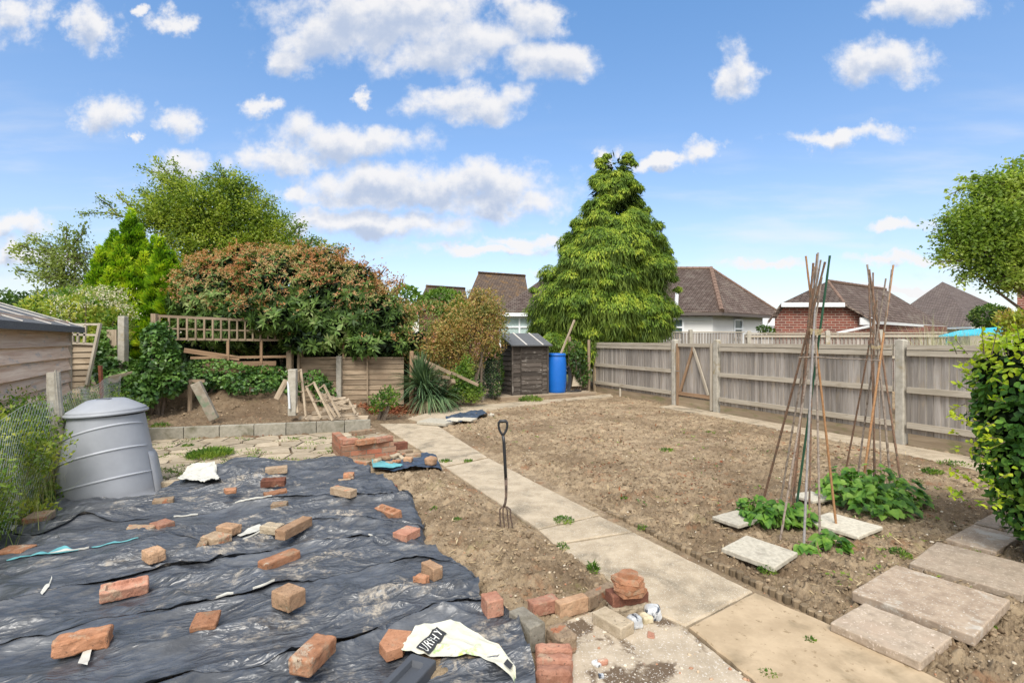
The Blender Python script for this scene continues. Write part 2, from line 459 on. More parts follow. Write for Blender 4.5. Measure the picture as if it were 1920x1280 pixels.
BED = W2([(700, 890), (830, 880), (1010, 1000), (1145, 1090), (1100, 1130), (990, 1145), (900, 1120), (860, 1060), (790, 1000), (745, 930)])
KA, KB = G(279, 827), G(695, 808)
kdir = (KB - KA).normalized()
FA, FB = G(1690, 832), G(1260, 759)      # right fence line
def lumps(x, y):
    wx = x + 0.03 * perlin(x * 9, y * 9); wy = y + 0.03 * perlin(x * 9 + 40, y * 9)
    a = np.abs(perlin(wx * 5, wy * 5)); b = np.abs(perlin(wx * 11 + 5, wy * 11)); c = np.abs(perlin(wx * 23, wy * 23 + 9)); d = np.abs(perlin(wx * 47, wy * 47))
    return a * 0.05 + b * 0.062 + c * 0.052 + d * 0.026 - 0.045
def soil_h(x, y):
    lm = lumps(x, y); big = fbm(x, y, 3, 0.7)
    h = 0.012 + lm * 0.8 + big * 0.025
    sb = sdf(BED, x, y)
    h = h + sstep(-0.05, 0.35, sb) * (0.055 + 0.35 * lm)
    rough = 1 - 0.45 * sstep(0.2, 2.5, side(RN, RF, x, y)) * (fbm(x, y, 2, 0.5) > 0)
    h = np.where(side(RN, RF, x, y) > 0, 0.015 + lm * 1.3 * rough + big * 0.03, h)
    for poly, z in ((PATH, -0.01), (PATIO, -0.035), (PATH2, -0.02), (STRIP, -0.03), (CONC, -0.035)):
        m = sstep(-0.04, 0.02, sdf(poly, x, y)); h = h * (1 - m) + z * m
    m = sstep(-0.02, 0.12, sdf(TARP, x, y)); h = h * (1 - m) + (-0.06) * m
    # raised bed with its spoil heaps behind the kerb blocks
    kd = side(KB, KA, x, y) ; along = (x - KA.x) * kdir.x + (y - KA.y) * kdir.y
    L = (KB - KA).length
    k = -kd if side(KA, KB, np.array([KA.x]), np.array([KA.y + 5]))[0] > 0 else kd
    k = -np.abs(kd) * np.sign((KB.x - KA.x) * (y - KA.y) - (KB.y - KA.y) * (x - KA.x)) * -1
    inside = sstep(0.05, 0.12, k) * sstep(-3.5, -3.3, along) * (1 - sstep(L - 0.15, L + 0.0, along))
    hb = 0.15 + lm * 1.3
    for (u, v, zz, sx, sy) in ((318, 760, 0.40, 0.62, 0.55), (262, 765, 0.30, 0.6, 0.6), (470, 765, 0.36, 0.7, 0.5), (410, 765, 0.2, 0.5, 0.5), (525, 765, 0.15, 0.35, 0.5)):
        c = G(u, v, 0.15)
        hb = hb + zz * np.exp(-((x - c.x) / sx) ** 2 - ((y - c.y) / sy) ** 2)
    h = h * (1 - inside) + hb * inside
    return h
def soil_mat():
    t = NT('soil'); v = t.coord('Object', (1, 1, 1), False)
    big = t.noise(v, 0.9, 4, 0.6); mid = t.noise(v, 7, 6, 0.65); fine = t.noise(v, 60, 5, 0.7)
    c = t.mix(t.ramp(mid, 0.3, 0.68), (0.115, 0.080, 0.050), (0.37, 0.285, 0.19))
    c = t.mix(t.ramp(fine, 0.35, 0.7, 0, 0.6), c, (0.45, 0.34, 0.215))
    c = t.mix(t.ramp(big, 0.46, 0.62, 0, 0.65), c, (0.15, 0.105, 0.066))
    c = t.mix(t.ramp(t.noise(v, 2.6, 5, 0.7), 0.56, 0.68, 0, 0.55), c, (0.27, 0.13, 0.065))
    c = t.mix(t.ramp(t.noise(v, 1.9, 6, 0.75, 0.6), 0.58, 0.70, 0, 0.4), c, (0.20, 0.20, 0.07))
    c = t.mix(t.ramp(t.noise(v, 130, 2, 0.5), 0.70, 0.74, 0, 0.8), c, (0.6, 0.55, 0.46))
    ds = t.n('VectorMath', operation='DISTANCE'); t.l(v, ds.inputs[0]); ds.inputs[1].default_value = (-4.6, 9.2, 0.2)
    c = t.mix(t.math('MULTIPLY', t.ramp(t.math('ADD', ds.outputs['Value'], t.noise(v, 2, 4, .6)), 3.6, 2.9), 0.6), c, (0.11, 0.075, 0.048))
    t.bump(t.noise(v, 70, 8, 0.78), 1.0, 0.014)
    return t.done(c, 0.95, 0.1)
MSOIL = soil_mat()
ts = np.arange(-1.5, 1.45, 0.0032); ys = 1.75 * np.exp(np.arange(0, math.log(18.5 / 1.75), 0.0034))
T_, Y_ = np.meshgrid(ts, ys)
X_ = T_ * Y_
H_ = soil_h(X_.ravel(), Y_.ravel())
nc, nr = len(ts), len(ys)
ij = (np.arange(nr - 1)[:, None] * nc + np.arange(nc - 1)[None, :]).ravel()
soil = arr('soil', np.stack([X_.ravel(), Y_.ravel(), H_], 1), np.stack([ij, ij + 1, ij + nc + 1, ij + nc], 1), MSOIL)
tag(soil, kind='structure')
def soil_z(x, y): return float(soil_h(np.array([float(x)]), np.array([float(y)]))[0])

mb = MB(); R_ = 600
mb.poly([(-R_, -R_, -0.14), (R_, -R_, -0.14), (R_, R_, -0.14), (-R_, R_, -0.14)])
tg = NT('rough_grass'); v = tg.coord('Object', (1, 1, 1), False)
tag(mb.build('ground', tg.done(tg.mix(tg.ramp(tg.noise(v, 1.2, 8, 0.7), 0.35, 0.65), (0.05, 0.075, 0.022), (0.13, 0.12, 0.06)), 0.95, 0.1)), kind='structure')

# ---------------------------------------------------------------- concrete path, patio, strips
MCONC = stone('weathered_concrete', (0.33, 0.265, 0.185), (0.46, 0.38, 0.275), 7, (0.23, 0.19, 0.135), (0.5, 0.68), 2.6, bump=0.45, bd=0.004, speck=((0.58, 0.54, 0.46), 150, 0.6), var=(1, 1))
MCONCT = stone('tan_concrete', (0.35, 0.265, 0.17), (0.46, 0.355, 0.235), 6, (0.24, 0.185, 0.115), (0.5, 0.66), 2.6, bump=0.45, bd=0.004, speck=((0.27, 0.2, 0.12), 30, 0.62), var=(1, 1))
MCONCG = stone('grey_concrete', (0.34, 0.28, 0.205), (0.46, 0.385, 0.29), 9, (0.12, 0.085, 0.055), (0.57, 0.64), 3.4, bump=0.6, bd=0.004, speck=((0.6, 0.56, 0.5), 110, 0.6), var=(1, 1))
def pathslab(name, px, z, mat, th=0.07, jit=0.012, step=0.04):
    """flat slab with slightly broken edges and a gentle surface"""
    pts = [G(u, v, z) for u, v in px]; out = []
    for i, a in enumerate(pts):
        b = pts[(i + 1) % len(pts)]; n = max(1, int((b - a).length / step)); d = (b - a).normalized(); nn = Vector((d.y, -d.x, 0))
        for k in range(n):
            q = a.lerp(b, k / n)
            o = 0 if k == 0 else float(perlin(np.array([q.x * 9]), np.array([q.y * 9]))[0]) * jit
            out.append(q + nn * o)
    mb = MB(); c = sum(out, Vector((0, 0, 0))) / len(out); N = len(out)
    ins = [p + (c - p).normalized() * 0.012 for p in out]
    i0 = len(mb.v)
    mb.v += [tuple(p) for p in ins] + [(p.x, p.y, z - 0.008) for p in out] + [(p.x, p.y, z - th) for p in out]
    mb.f.append(list(range(N))); mb.uv.append(None)
    for j in range(N):
        k = (j + 1) % N
        mb.f.append([j, j + N, k + N, k]); mb.uv.append(None); mb.f.append([j + N, j + 2 * N, k + 2 * N, k + N]); mb.uv.append(None)
    return mb
def addmb(A, B):
    i = len(A.v); A.v += B.v
    for q, w in zip(B.f, B.uv): A.f.append([x + i for x in q]); A.uv.append(w)
pz = 0.015
mb = MB()
for px in ([(712, 794), (812, 793), (830, 803), (913, 856), (833, 873)], [(835, 875), (916, 858), (1123, 964), (1009, 990)],
           [(1011, 992), (1125, 966), (1186, 995), (1040, 1018)], [(1043, 1021), (1188, 997), (1411, 1107), (1285, 1171), (1190, 1127), (1150, 1089)]):
    addmb(mb, pathslab('p', px, pz, MCONC))
tag(mb.build('path', MCONC), kind='structure')
tag(pathslab('p', [(1292, 1173), (1414, 1109), (1558, 1170), (1780, 1281), (2100, 1440), (1800, 1500), (1420, 1278)], pz, MCONCT).build('path', MCONCT), kind='structure')
tag(pathslab('p', [(1180, 1127), (1287, 1176), (1412, 1278), (1640, 1480), (1030, 1480), (1012, 1330), (1040, 1168), (1115, 1142)], pz - 0.012, MCONCG).build('path', MCONCG), kind='structure')
tag(pathslab('p', [(765, 784), (800, 774), (880, 760), (1064, 746), (1145, 738), (1150, 743), (1060, 751), (880, 773), (835, 784), (812, 797)], 0.02, MCONC).build('path', MCONC), kind='structure')
tag(pathslab('p', [(1235, 762), (1262, 758), (1350, 774), (1690, 833), (1900, 870), (2100, 905), (2100, 940), (1900, 895), (1690, 850), (1400, 792)], 0.02, MCONC, jit=0.03).build('path', MCONC), kind='structure')

# crazy paving: clipped cells of a jittered grid
MPAV = stone('paving_stone', (0.36, 0.29, 0.205), (0.46, 0.385, 0.285), 7, (0.40, 0.24, 0.165), (0.6, 0.75), 1.6, bump=0.5, var=(1, 1))
tp = NT('paving_stones'); v = tp.coord('Object', (1, 1, 1), False)
c = tp.mix(tp.ramp(tp.noise(v, 8, 6, .65), .3, .7), (0.33, 0.27, 0.19), (0.45, 0.375, 0.275))
c = tp.mix(tp.ramp(tp.noise(v, 3, 6, .7), .58, .7), c, (0.20, 0.15, 0.095))
c = tp.val(c, tp.island(), 0.78, 1.15); tp.bump(tp.noise(v, 40, 6, .7), .5, .005); MPAV = tp.done(c, 0.9, 0.2)
def clip(poly, a, n, off):     # keep points with (p-a).n <= off
    out = []
    for i, p in enumerate(poly):
        q = poly[(i + 1) % len(poly)]; dp = (p - a).dot(n) - off; dq = (q - a).dot(n) - off
        if dp <= 0: out.append(p)
        if dp * dq < 0: out.append(p.lerp(q, dp / (dp - dq)))
    return out
cells = []
pr = np.random.default_rng(5)
ss = [(i * 0.42 + pr.uniform(-.15, .15) + (j % 2) * .2, j * 0.27 + pr.uniform(-.09, .09)) for i in range(-30, 30) for j in range(-4, 54)]
seeds = [PV * a + DV * b for a, b in ss]
PAT = PATIO
X0 = np.array([[p.x, p.y] for p in seeds])
keep = sdf(PAT, X0[:, 0], X0[:, 1]) > -0.12
mb = MB()
for i, c in enumerate(seeds):
    if not keep[i]: continue
    poly = [c + PV * a + DV * b for a, b in ((-1, -1), (1, -1), (1, 1), (-1, 1))]
    for j, q in enumerate(seeds):
        if j != i and (q - c).length < 1.6:
            d = q - c; poly = clip(poly, c, d.normalized(), d.length / 2 - 0.017)
    if len(poly) > 2:
        zz = 0.012 + pr.uniform(-.004, .006)
        mb.prism([Vector((p.x, p.y, zz)) for p in (poly if (poly[1] - poly[0]).cross(poly[2] - poly[1]).z > 0 else poly[::-1])], 0.06)
tag(mb.build('patio', MPAV), kind='structure')

# ---------------------------------------------------------------- kerb blocks
MBLK = stone('concrete_block', (0.25, 0.235, 0.19), (0.34, 0.315, 0.26), 14, (0.16, 0.15, 0.105), (0.5, 0.7), 4, bump=0.7)
js = [215, 279, 344, 411, 476, 536, 593, 646, 695]
words = ['first concrete kerb block in the row, half hidden behind the grey compost bin', 'second concrete kerb block from the left beside the compost bin',
         'third concrete kerb block from the left along the raised bed', 'fourth concrete kerb block from the left, below the leaning post', 'middle concrete kerb block of the row edging the raised bed',
         'sixth concrete kerb block from the left, below the concrete fence post stub', 'second last concrete kerb block, in front of the broken pallets', 'rightmost concrete kerb block at the open end of the raised bed']
for i in range(8):
    a = G(js[i], 827 - (js[i] - 279) * 19 / 416.0); b = G(js[i + 1], 827 - (js[i + 1] - 279) * 19 / 416.0)
    a = a + kdir * 0.004; b = b - kdir * 0.004; L = (b - a).length
    V, Fc = rbox(L, 0.1, 0.2, 0.006, (10, 3, 5), 0.004, i)
    m = MB(); m.add(V, Fc)
    o = m.build('concrete_block', MBLK, smooth=False)
    nn = Vector((-kdir.y, kdir.x, 0))
    o.location = (a + b) / 2 + nn * 0.05 + Vector((0, 0, -0.015)); o.rotation_euler = (0, 0, math.atan2(kdir.y, kdir.x))
    tag(o, words[i], 'concrete block', 'kerb blocks edging the raised bed')

# ---------------------------------------------------------------- loose clods and pebbles
def clods(name, n, poly, zf, smin, smax, mat, seed, near=1.0):
    r = np.random.default_rng(seed)
    xs = np.array([p.x for p in poly]); ysx = np.array([p.y for p in poly])
    y0, y1 = max(ysx.min(), 1.9), ysx.max()
    Y = y0 * np.exp(r.uniform(0, 1, n * 4) ** near * math.log(y1 / y0)); t = r.uniform(-1.05, 1.05, n * 4); X = t * Y
    k = sdf(poly, X, Y) > 0.01; X, Y = X[k][:n], Y[k][:n]; n = len(X)
    ico = []; ph = (1 + 5 ** .5) / 2
    for a in (-1, 1):
        for b in (-ph, ph): ico += [(0, a, b), (a, b, 0), (b, 0, a)]
    ico = np.array(ico) / math.hypot(1, ph)
    fcs = []
    for i in range(12):
        for j in range(i + 1, 12):
            for q in range(j + 1, 12):
                if all(abs(np.linalg.norm(ico[a] - ico[b]) - 1.0515) < .01 for a, b in ((i, j), (j, q), (i, q))):
                    nn = np.cross(ico[j] - ico[i], ico[q] - ico[i]); fcs.append((i, j, q) if nn.dot(ico[i]) > 0 else (i, q, j))
    fcs = np.array(fcs)
    S = (smin + (smax - smin) * r.uniform(0, 1, n) ** 3)[:, None, None] * (1 + np.clip(Y - 4, 0, 8)[:, None, None] * 0.05)
    V = ico[None] * (1 + r.uniform(-.3, .3, (n, 12, 1))) * S * r.uniform(.6, 1.25, (n, 1, 3))
    V[:, :, 2] *= 0.7
    a = r.uniform(0, 6.28, n); ca, sa = np.cos(a)[:, None], np.sin(a)[:, None]
    x = V[:, :, 0] * ca - V[:, :, 1] * sa; y = V[:, :, 0] * sa + V[:, :, 1] * ca
    z = V[:, :, 2] + (zf(X, Y) + S[:, 0, 0] * 0.25)[:, None]
    V = np.stack([x + X[:, None], y + Y[:, None], z], 2)
    Fc = (fcs[None] + (np.arange(n) * 12)[:, None, None]).reshape(-1, 3)
    return arr(name, V, Fc, mat, smooth=False)
tcl = NT('clods'); v = tcl.coord('Object', (1, 1, 1), False)
c = tcl.mix(tcl.ramp(tcl.noise(v, 30, 5, .7), .3, .7), (0.15, 0.105, 0.066), (0.36, 0.275, 0.18)); c = tcl.val(c, tcl.island(), .7, 1.2)
tcl.bump(tcl.noise(v, 120, 5, .7), .8, .004); MCLOD = tcl.done(c, .95, .1)
tpb = NT('pebbles'); r_ = tpb.n('ValToRGB'); tpb.l(tpb.island(), r_.inputs[0]); e = r_.color_ramp.elements
e[0].color = (.62, .56, .46, 1); e[1].color = (.2, .17, .14, 1); q = e.new(.5); q.color = (.45, .36, .25, 1); q = e.new(.7); q.color = (.42, .2, .11, 1)
MPEB = tpb.done(r_.outputs[0], .8, .3)
MOUND = W2([(250, 800), (330, 745), (540, 750), (560, 792)])
RBED = W2([(835, 800), (920, 765), (1060, 752), (1240, 762), (1690, 850), (2100, 935), (2100, 1500), (1790, 1280), (1563, 1166)])
tag(clods('soil_clods', 2600, BED, soil_h, .005, .022, MCLOD, 1), 'loose dry clods on the bare dug patch left of the path', 'soil clods', kind='stuff')
tag(clods('soil_clods', 9000, RBED, soil_h, .005, .019, MCLOD, 2, 0.75), 'loose dry clods over the large bed right of the path', 'soil clods', kind='stuff')
tag(clods('soil_clods', 1500, MOUND, soil_h, .008, .03, MCLOD, 5), 'loose lumps of earth over the spoil heap', 'soil clods', kind='stuff')
ALLB = W2([(240, 760), (560, 760), (1060, 752), (1240, 762), (1690, 850), (2100, 935), (2100, 1500), (1020, 1500), (900, 1100), (700, 880), (240, 950)])
tag(clods('pebbles', 5000, ALLB, lambda x, y: np.maximum(soil_h(x, y), np.where(sdf(CONC, x, y) > 0, 0.0, -1)), .003, .012, MPEB, 3, 0.8), 'small pale stones scattered over the bare soil', 'pebbles', kind='stuff')

# ---------------------------------------------------------------- log roll edging
mb = MB(); MLOG = wood('edging_wood', (0.14, 0.10, 0.06), (0.26, 0.2, 0.13), None, var=(.65, 1.25))
a, b = G(1100, 938), G(1572, 1174); L = (b - a).length; n = int(L / 0.047)
for i in range(n):
    q = a.lerp(b, i / n); 
    hh = 0.012 + 0.026 * (i / n) + random.uniform(-.012, .008)
    q = q + Vector((random.uniform(-.005, .005), 0, 0))
    mb.tube([q + Vector((0, 0, -.05)), q + Vector((0, 0, hh - .006)), q + Vector((0, 0, hh))], [.024, .024, .017], 9)
tag(mb.build('log_edging', MLOG, origin=a, smooth=False), 'low edging of short dark logs between concrete path and dug bed', 'edging')

# ---------------------------------------------------------------- slabs lying on the bed
MSLAB = stone('stepping_slab', (0.27, 0.205, 0.15), (0.40, 0.315, 0.235), 16, (0.44, 0.40, 0.34), (0.58, 0.7), 5, bump=0.8, bd=0.004, speck=((0.5, .45, .38), 70, 0.6))
MSLABP = stone('pink_slab', (0.27, 0.215, 0.16), (0.39, 0.315, 0.24), 18, (0.36, 0.28, .21), (0.5, 0.7), 5, bump=0.8, bd=0.004, speck=((0.5, .42, .34), 70, 0.6))
MSLABL = stone('pale_slab', (0.40, 0.365, 0.295), (0.54, 0.50, 0.41), 30, (0.35, 0.32, 0.26), (0.6, 0.7), 7, bump=0.6, bd=0.003, speck=((0.3, .27, .22), 80, 0.62))
def slab_thing(px, z, th, mat, label, cat='paving slab', grp=None, tilt=(0, 0)):
    a, b, c, d = [G(u, v, z) for u, v in px]       # left, far, right, near corners
    ctr = (a + b + c + d) / 4; ex = ((c - d) + (b - a)) / 2; ey = ((a - d) + (b - c)) / 2
    ang = math.atan2(ex.y, ex.x); L, W = ex.length, ey.length
    V, Fc = rbox(L, W, th, 0.007, (16, 12, 3), 0.003, random.randint(0, 99), fr=14)
    m = MB(); m.add(V, Fc); o = m.build('paving_slab', mat)
    o.location = ctr - Vector((0, 0, th)); o.rotation_euler = (tilt[0], tilt[1], ang)
    return tag(o, label, cat, grp)
g1 = 'large paving slabs stepping through the bed'
slab_thing([(1563, 1162), (1629, 1126), (1777, 1196), (1719, 1245)], .06, .045, MSLABP, 'pinkish stepping slab nearest the concrete path end', grp=g1)
slab_thing([(1597, 1109), (1676, 1058), (1898, 1122), (1826, 1190)], .08, .055, MSLAB, 'largest grey stepping slab with pale lichen blotches', grp=g1)
slab_thing([(1699, 1053), (1762, 1015), (1945, 1062), (1925, 1118)], .05, .045, MSLABP, 'brownish stepping slab running in under the clipped hedge', grp=g1)
slab_thing([(1768, 1011), (1826, 983), (1915, 1003), (1872, 1033)], .045, .045, MSLAB, 'plain stepping slab second from the far end beside the hedge', grp=g1)
slab_thing([(1832, 977), (1870, 958), (1940, 972), (1895, 1000)], .045, .045, MSLABP, 'farthest stepping slab, mostly hidden behind the hedge', grp=g1)
g2 = 'pale slabs lying around the bean canes'
slab_thing([(1369, 1023), (1416, 1001), (1478, 1036), (1435, 1067)], .055, .035, MSLABL, 'pale textured slab lying in front of the near bean wigwam', grp=g2, tilt=(.04, 0))
slab_thing([(1341, 966), (1388, 954), (1425, 972), (1378, 986)], .06, .03, MSLABL, 'thin pale slab left of the near bean plants', grp=g2)
slab_thing([(1525, 972), (1574, 957), (1636, 989), (1591, 1008)], .05, .03, MSLABL, 'speckled white slab between the two bean wigwams', grp=g2)
slab_thing([(1495, 926), (1527, 918), (1556, 934), (1512, 938)], .06, .03, MSLABL, 'small pale slab half hidden behind the cane wigwams', grp=g2)
slab_thing([(799, 787), (822, 781), (844, 788), (818, 797)], .07, .05, MSLABL, 'small cream slab holding down the blue plastic by the path bend', grp=None)

# ---------------------------------------------------------------- black plastic sheets
def tz(x, y):
    s = x * PV.x + y * PV.y; t = x * DV.x + y * DV.y
    w = 0.10 * fbm(x, y, 2, 1.6)
    z = 0.02 + 0.045 * fbm(x, y, 2, 0.9, .5)
    mk = np.clip(fbm(x + 9, y, 2, 1.1) * 1.6 + .45, .12, 1.15)
    def ridge(a, b, fs, ft, p):
        return (1 - np.clip(np.abs(perlin(a * fs, b * ft)) * 2.6, 0, 1)) ** p
    z = z + 0.050 * ridge(s + w, t + w, .8, 2.4, 2.4)
    z = z + 0.030 * ridge(s + 7 + w * .8, t + w * 1.5 + .3 * s, 1.3, 4.2, 2.4) * mk
    z = z + 0.014 * ridge(s * .6 + t + 3, t - s * .9 + w, 3.0, 4.4, 2.0) * mk
    z = z + 0.014 * ridge(s + w * 2, t + w * 3, 4.0, 10.0, 1.6) * mk + 0.008 * ridge(s * .7 + t * .6 + w * 3, t - s * .5 + w * 2, 9.0, 15.0, 1.2) * (.3 + np.clip(fbm(x, y, 2, 1.5), 0, 1) * 2) + 0.004 * perlin(s * 22 + w * 40, t * 30) 
    hump = 0.0
    for (u, v, hh, r) in ((430, 905, .10, .5), (140, 1000, .05, .5), (600, 885, .05, .35), (820, 1075, .04, .25), (650, 1060, .04, .45), (330, 1170, .04, .5)):
        c = G(u, v); hump = hump + hh * np.exp(-((x - c.x) ** 2 + (y - c.y) ** 2) / r ** 2)
    return np.maximum(z + hump, -0.01)
def tz1(x, y): return float(tz(np.array([float(x)]), np.array([float(y)]))[0])
def resample(pts, n):
    A = np.array([[p.x, p.y] for p in pts]); d = np.r_[0, np.cumsum(np.linalg.norm(np.diff(A, axis=0), axis=1))]
    q = np.linspace(0, d[-1], n); return np.stack([np.interp(q, d, A[:, 0]), np.interp(q, d, A[:, 1])], 1)
def ruled(name, far, near, zoff, mat, parent=None, step=0.013, edge=0.012, lift=0.03, origin=None, zf=tz, curl=0.05, bias=0):
    far = resample(far, 300); near = resample(near, 300)
    Lu = max(np.linalg.norm(np.diff(far, axis=0), axis=1).sum(), np.linalg.norm(np.diff(near, axis=0), axis=1).sum()); Lv = np.linalg.norm(far - near, axis=1).max()
    nu, nv = max(4, int(Lu / step)), max(4, int(Lv / step))
    ui = np.linspace(0, 299, nu)
    def at(A, q): return np.stack([np.interp(q, np.arange(300), A[:, 0]), np.interp(q, np.arange(300), A[:, 1])], -1)
    f, n_ = at(far, ui), at(near, ui)
    t = np.linspace(0, 1, nv)[:, None]
    X = f[None, :, 0] * (1 - t) + n_[None, :, 0] * t; Y = f[None, :, 1] * (1 - t) + n_[None, :, 1] * t
    # ragged border: push near the borders by noise
    dn = (1 - t) * Lv; df = t * Lv
    jn = fbm(X[-1], Y[-1], 3, 5) * edge * 2
    k = np.exp(-dn / 0.05)
    Y = Y - k * jn[None]; 
    uu = np.linspace(0, 1, nu)[None, :]; dr = (1 - uu) * Lu + 0 * t; dl = uu * Lu + 0 * t
    je = fbm(X, Y, 3, 6) * edge * 2.5
    X = X + np.exp(-dr / 0.05) * je
    Z_ = zf(X.ravel(), Y.ravel()).reshape(X.shape) + zoff
    lf = np.clip(fbm(X, Y, 2, 1.7) + 0.1 + bias, 0, 1)
    Z_ = Z_ + lift * lf * np.exp(-dn / curl) 
    # tuck far and side edges down
    Z_ = Z_ - 0.05 * np.exp(-dr / 0.03) * (lf < .05)
    V = np.stack([X, Y, Z_], 2).reshape(-1, 3)
    ij = (np.arange(nv - 1)[:, None] * nu + np.arange(nu - 1)[None, :]).ravel()
    o = arr(name, V, np.stack([ij, ij + nu, ij + nu + 1, ij + 1], 1), mat, parent, origin, smooth=True)
    return o, V.reshape(nv, nu, 3)
def tarp_mat(name='black_polythene', base=(0.038, 0.042, 0.050), tint=(0.088, 0.097, 0.113)):
    t = NT(name); v = t.coord('Object', (1, 1, 1), False)
    vs = t.n('VectorRotate'); vs.rotation_type = 'Z_AXIS'; vs.inputs['Angle'].default_value = -0.446
    t.l(v, vs.inputs['Vector']); m = t.n('VectorMath', operation='MULTIPLY'); m.inputs[1].default_value = (1, 2.6, 1); t.l(vs.outputs[0], m.inputs[0]); vr = m.outputs[0]
    d1 = t.ramp(t.noise(v, 2.4, 6, 0.68, 0.5), 0.545, 0.68); d2 = t.ramp(t.noise(v, 14, 7, 0.8, .6), 0.44, 0.60)
    dust = t.math('MULTIPLY', d1, d2)
    film = t.ramp(t.noise(vr, 5, 7, 0.7), 0.35, 0.7)
    c = t.mix(film, base, tint); c = t.mix(t.math('MULTIPLY', dust, 0.95), c, (0.40, 0.345, 0.27))
    def crease(sc_, ds, k): return t.math('MULTIPLY', t.math('POWER', t.math('MAXIMUM', t.math('SUBTRACT', 1.0, t.math('MULTIPLY', t.math('ABSOLUTE', t.math('SUBTRACT', t.noise(vr, sc_, 2, 0.5, ds), .5)), 7.0)), 0.0), 1.6), k)
    h = t.math('ADD', t.math('ADD', crease(2.2, 1.3, 1.0), crease(5.5, 1.0, .4)), t.math('ADD', crease(13, .9, .22), t.math('MULTIPLY', t.noise(vr, 2, 2, .5, .4), .9)))
    h = t.math('MULTIPLY', h, t.ramp(t.noise(v, 1.7, 3, .5), .40, .60, .25, 1.3))
    t.bump(h, 0.4, 0.03)
    r = t.math('ADD', t.ramp(film, 0, 1, 0.33, 0.46), t.math('MULTIPLY', dust, 0.4))
    t.b.inputs['IOR'].default_value = 1.5
    return t.done(c, r, 0.75)
MTARP = tarp_mat()
MWHITE = plain('white_plastic_back', (0.50, 0.49, 0.44), 0.5, 0.4, var=0.25, sc_=14)
MTEAL = plain('teal_plastic', (0.11, 0.33, 0.36), 0.4, 0.4, var=0.3, sc_=10)
S = [
 [(-60, 1012), (45, 990), (110, 962), (290, 948), (330, 925), (430, 888), (520, 880), (600, 868), (655, 872)],
 [(-60, 1036), (60, 1033), (156, 1003), (220, 1000), (330, 985), (440, 965), (505, 958), (600, 950), (700, 945), (775, 946)],
 [(-60, 1112), (0, 1095), (60, 1080), (150, 1060), (265, 1040), (370, 1032), (430, 1042), (520, 1012), (600, 1004), (700, 1000), (797, 1003)],
 [(-60, 1190), (40, 1160), (185, 1122), (280, 1104), (390, 1088), (500, 1052), (600, 1040), (700, 1036), (803, 1045)],
 [(-60, 1262), (90, 1240), (205, 1197), (350, 1186), (500, 1148), (580, 1132), (640, 1108), (700, 1090), (780, 1078), (850, 1078), (895, 1110)],
 [(-200, 1480), (100, 1390), (300, 1330), (540, 1275), (620, 1238), (720, 1215), (800, 1175), (905, 1150)],
 [(-500, 1900), (400, 1850), (1000, 1700), (1015, 1420), (1003, 1285), (990, 1230), (965, 1190), (935, 1168), (908, 1152)]]
lab = ['black plastic sheet farthest back, humped up beside the compost bin', 'black plastic sheet ending at the turquoise lip, under the perforated brick', 'black plastic sheet just in front of the turquoise lip, under the cracked tan brick',
       'black plastic sheet holding the long frogged red brick at left', 'black plastic sheet below the badly worn orange brick and the square brick', '', 'black plastic sheet nearest the camera, beside the printed bag and dark tray']
seams = []
for i in range(6):
    far = [G(u, v) for u, v in S[i]]; near = [G(u, v) for u, v in S[i + 1]]
    if i == 5: near = [G(u, v) for u, v in [(-900, 1800), (0, 1760), (500, 1700), (800, 1500), (1010, 1420), (1003, 1285), (970, 1195), (915, 1150)]]
    if i: far = [p + Vector((-DV.x * -1, DV.y, 0)) * 0.05 for p in far]
    else: far = [p for p in far]
    zo = 0.028 + 0.002 * (6 - i)
    o, V = ruled('plastic_sheet', far, near, zo, MTARP, origin=far[4], lift=0.045, bias=.05)
    tag(o, lab[i] if i < 5 else lab[6], 'plastic sheet', 'overlapping black plastic sheets held down by bricks')
    seams.append((o, V))
# pale and teal lips where the printed side of a sheet folds over
def lip(k, u0, u1, w, mat, name='folded_lip', dz=0.006):
    """strip folded along the near edge of sheet k between picture columns u0..u1"""
    o, V = seams[k]; E_ = V[-1]; U = E_[:, 0] / E_[:, 1] * 960 + 960
    sel = np.where((U > u0) & (U < u1))[0]
    if len(sel) < 4: return
    row = []
    n = len(sel); q = np.linspace(0, 1, n)
    ww = (.8 if mat is MWHITE else 1.0) * w * np.sin(q * math.pi) ** .7 * np.clip(np.abs(perlin(E_[sel, 0] * 6, E_[sel, 1] * 6)) * 3 - (.25 if mat is MWHITE else -.1), .06, 1.1)
    e = E_[sel]; inn = V[-2][sel] - e; inn = inn / np.linalg.norm(inn, axis=1, keepdims=True)
    r0 = e.copy(); r0[:, 2] += .002
    r1 = e + inn * (ww[:, None] * -.25) ; r1[:, 2] += dz
    zz = tz(*(e + inn * ww[:, None]).T[:2]) 
    r2 = e + inn * ww[:, None]; r2[:, 2] = np.maximum(r2[:, 2], e[:, 2]) + dz
    VV = np.stack([r0, r1, (r1 + r2) / 2 + np.array([0, 0, .002]), r2]).reshape(-1, 3)
    ij = (np.arange(3)[:, None] * n + np.arange(n - 1)[None]).ravel()
    off = Vector(o.location)
    VV = VV - np.array(off)
    p = arr(name, VV, np.stack([ij, ij + 1, ij + n + 1, ij + n], 1), mat, o, origin=(0, 0, 0), smooth=True)
    return p
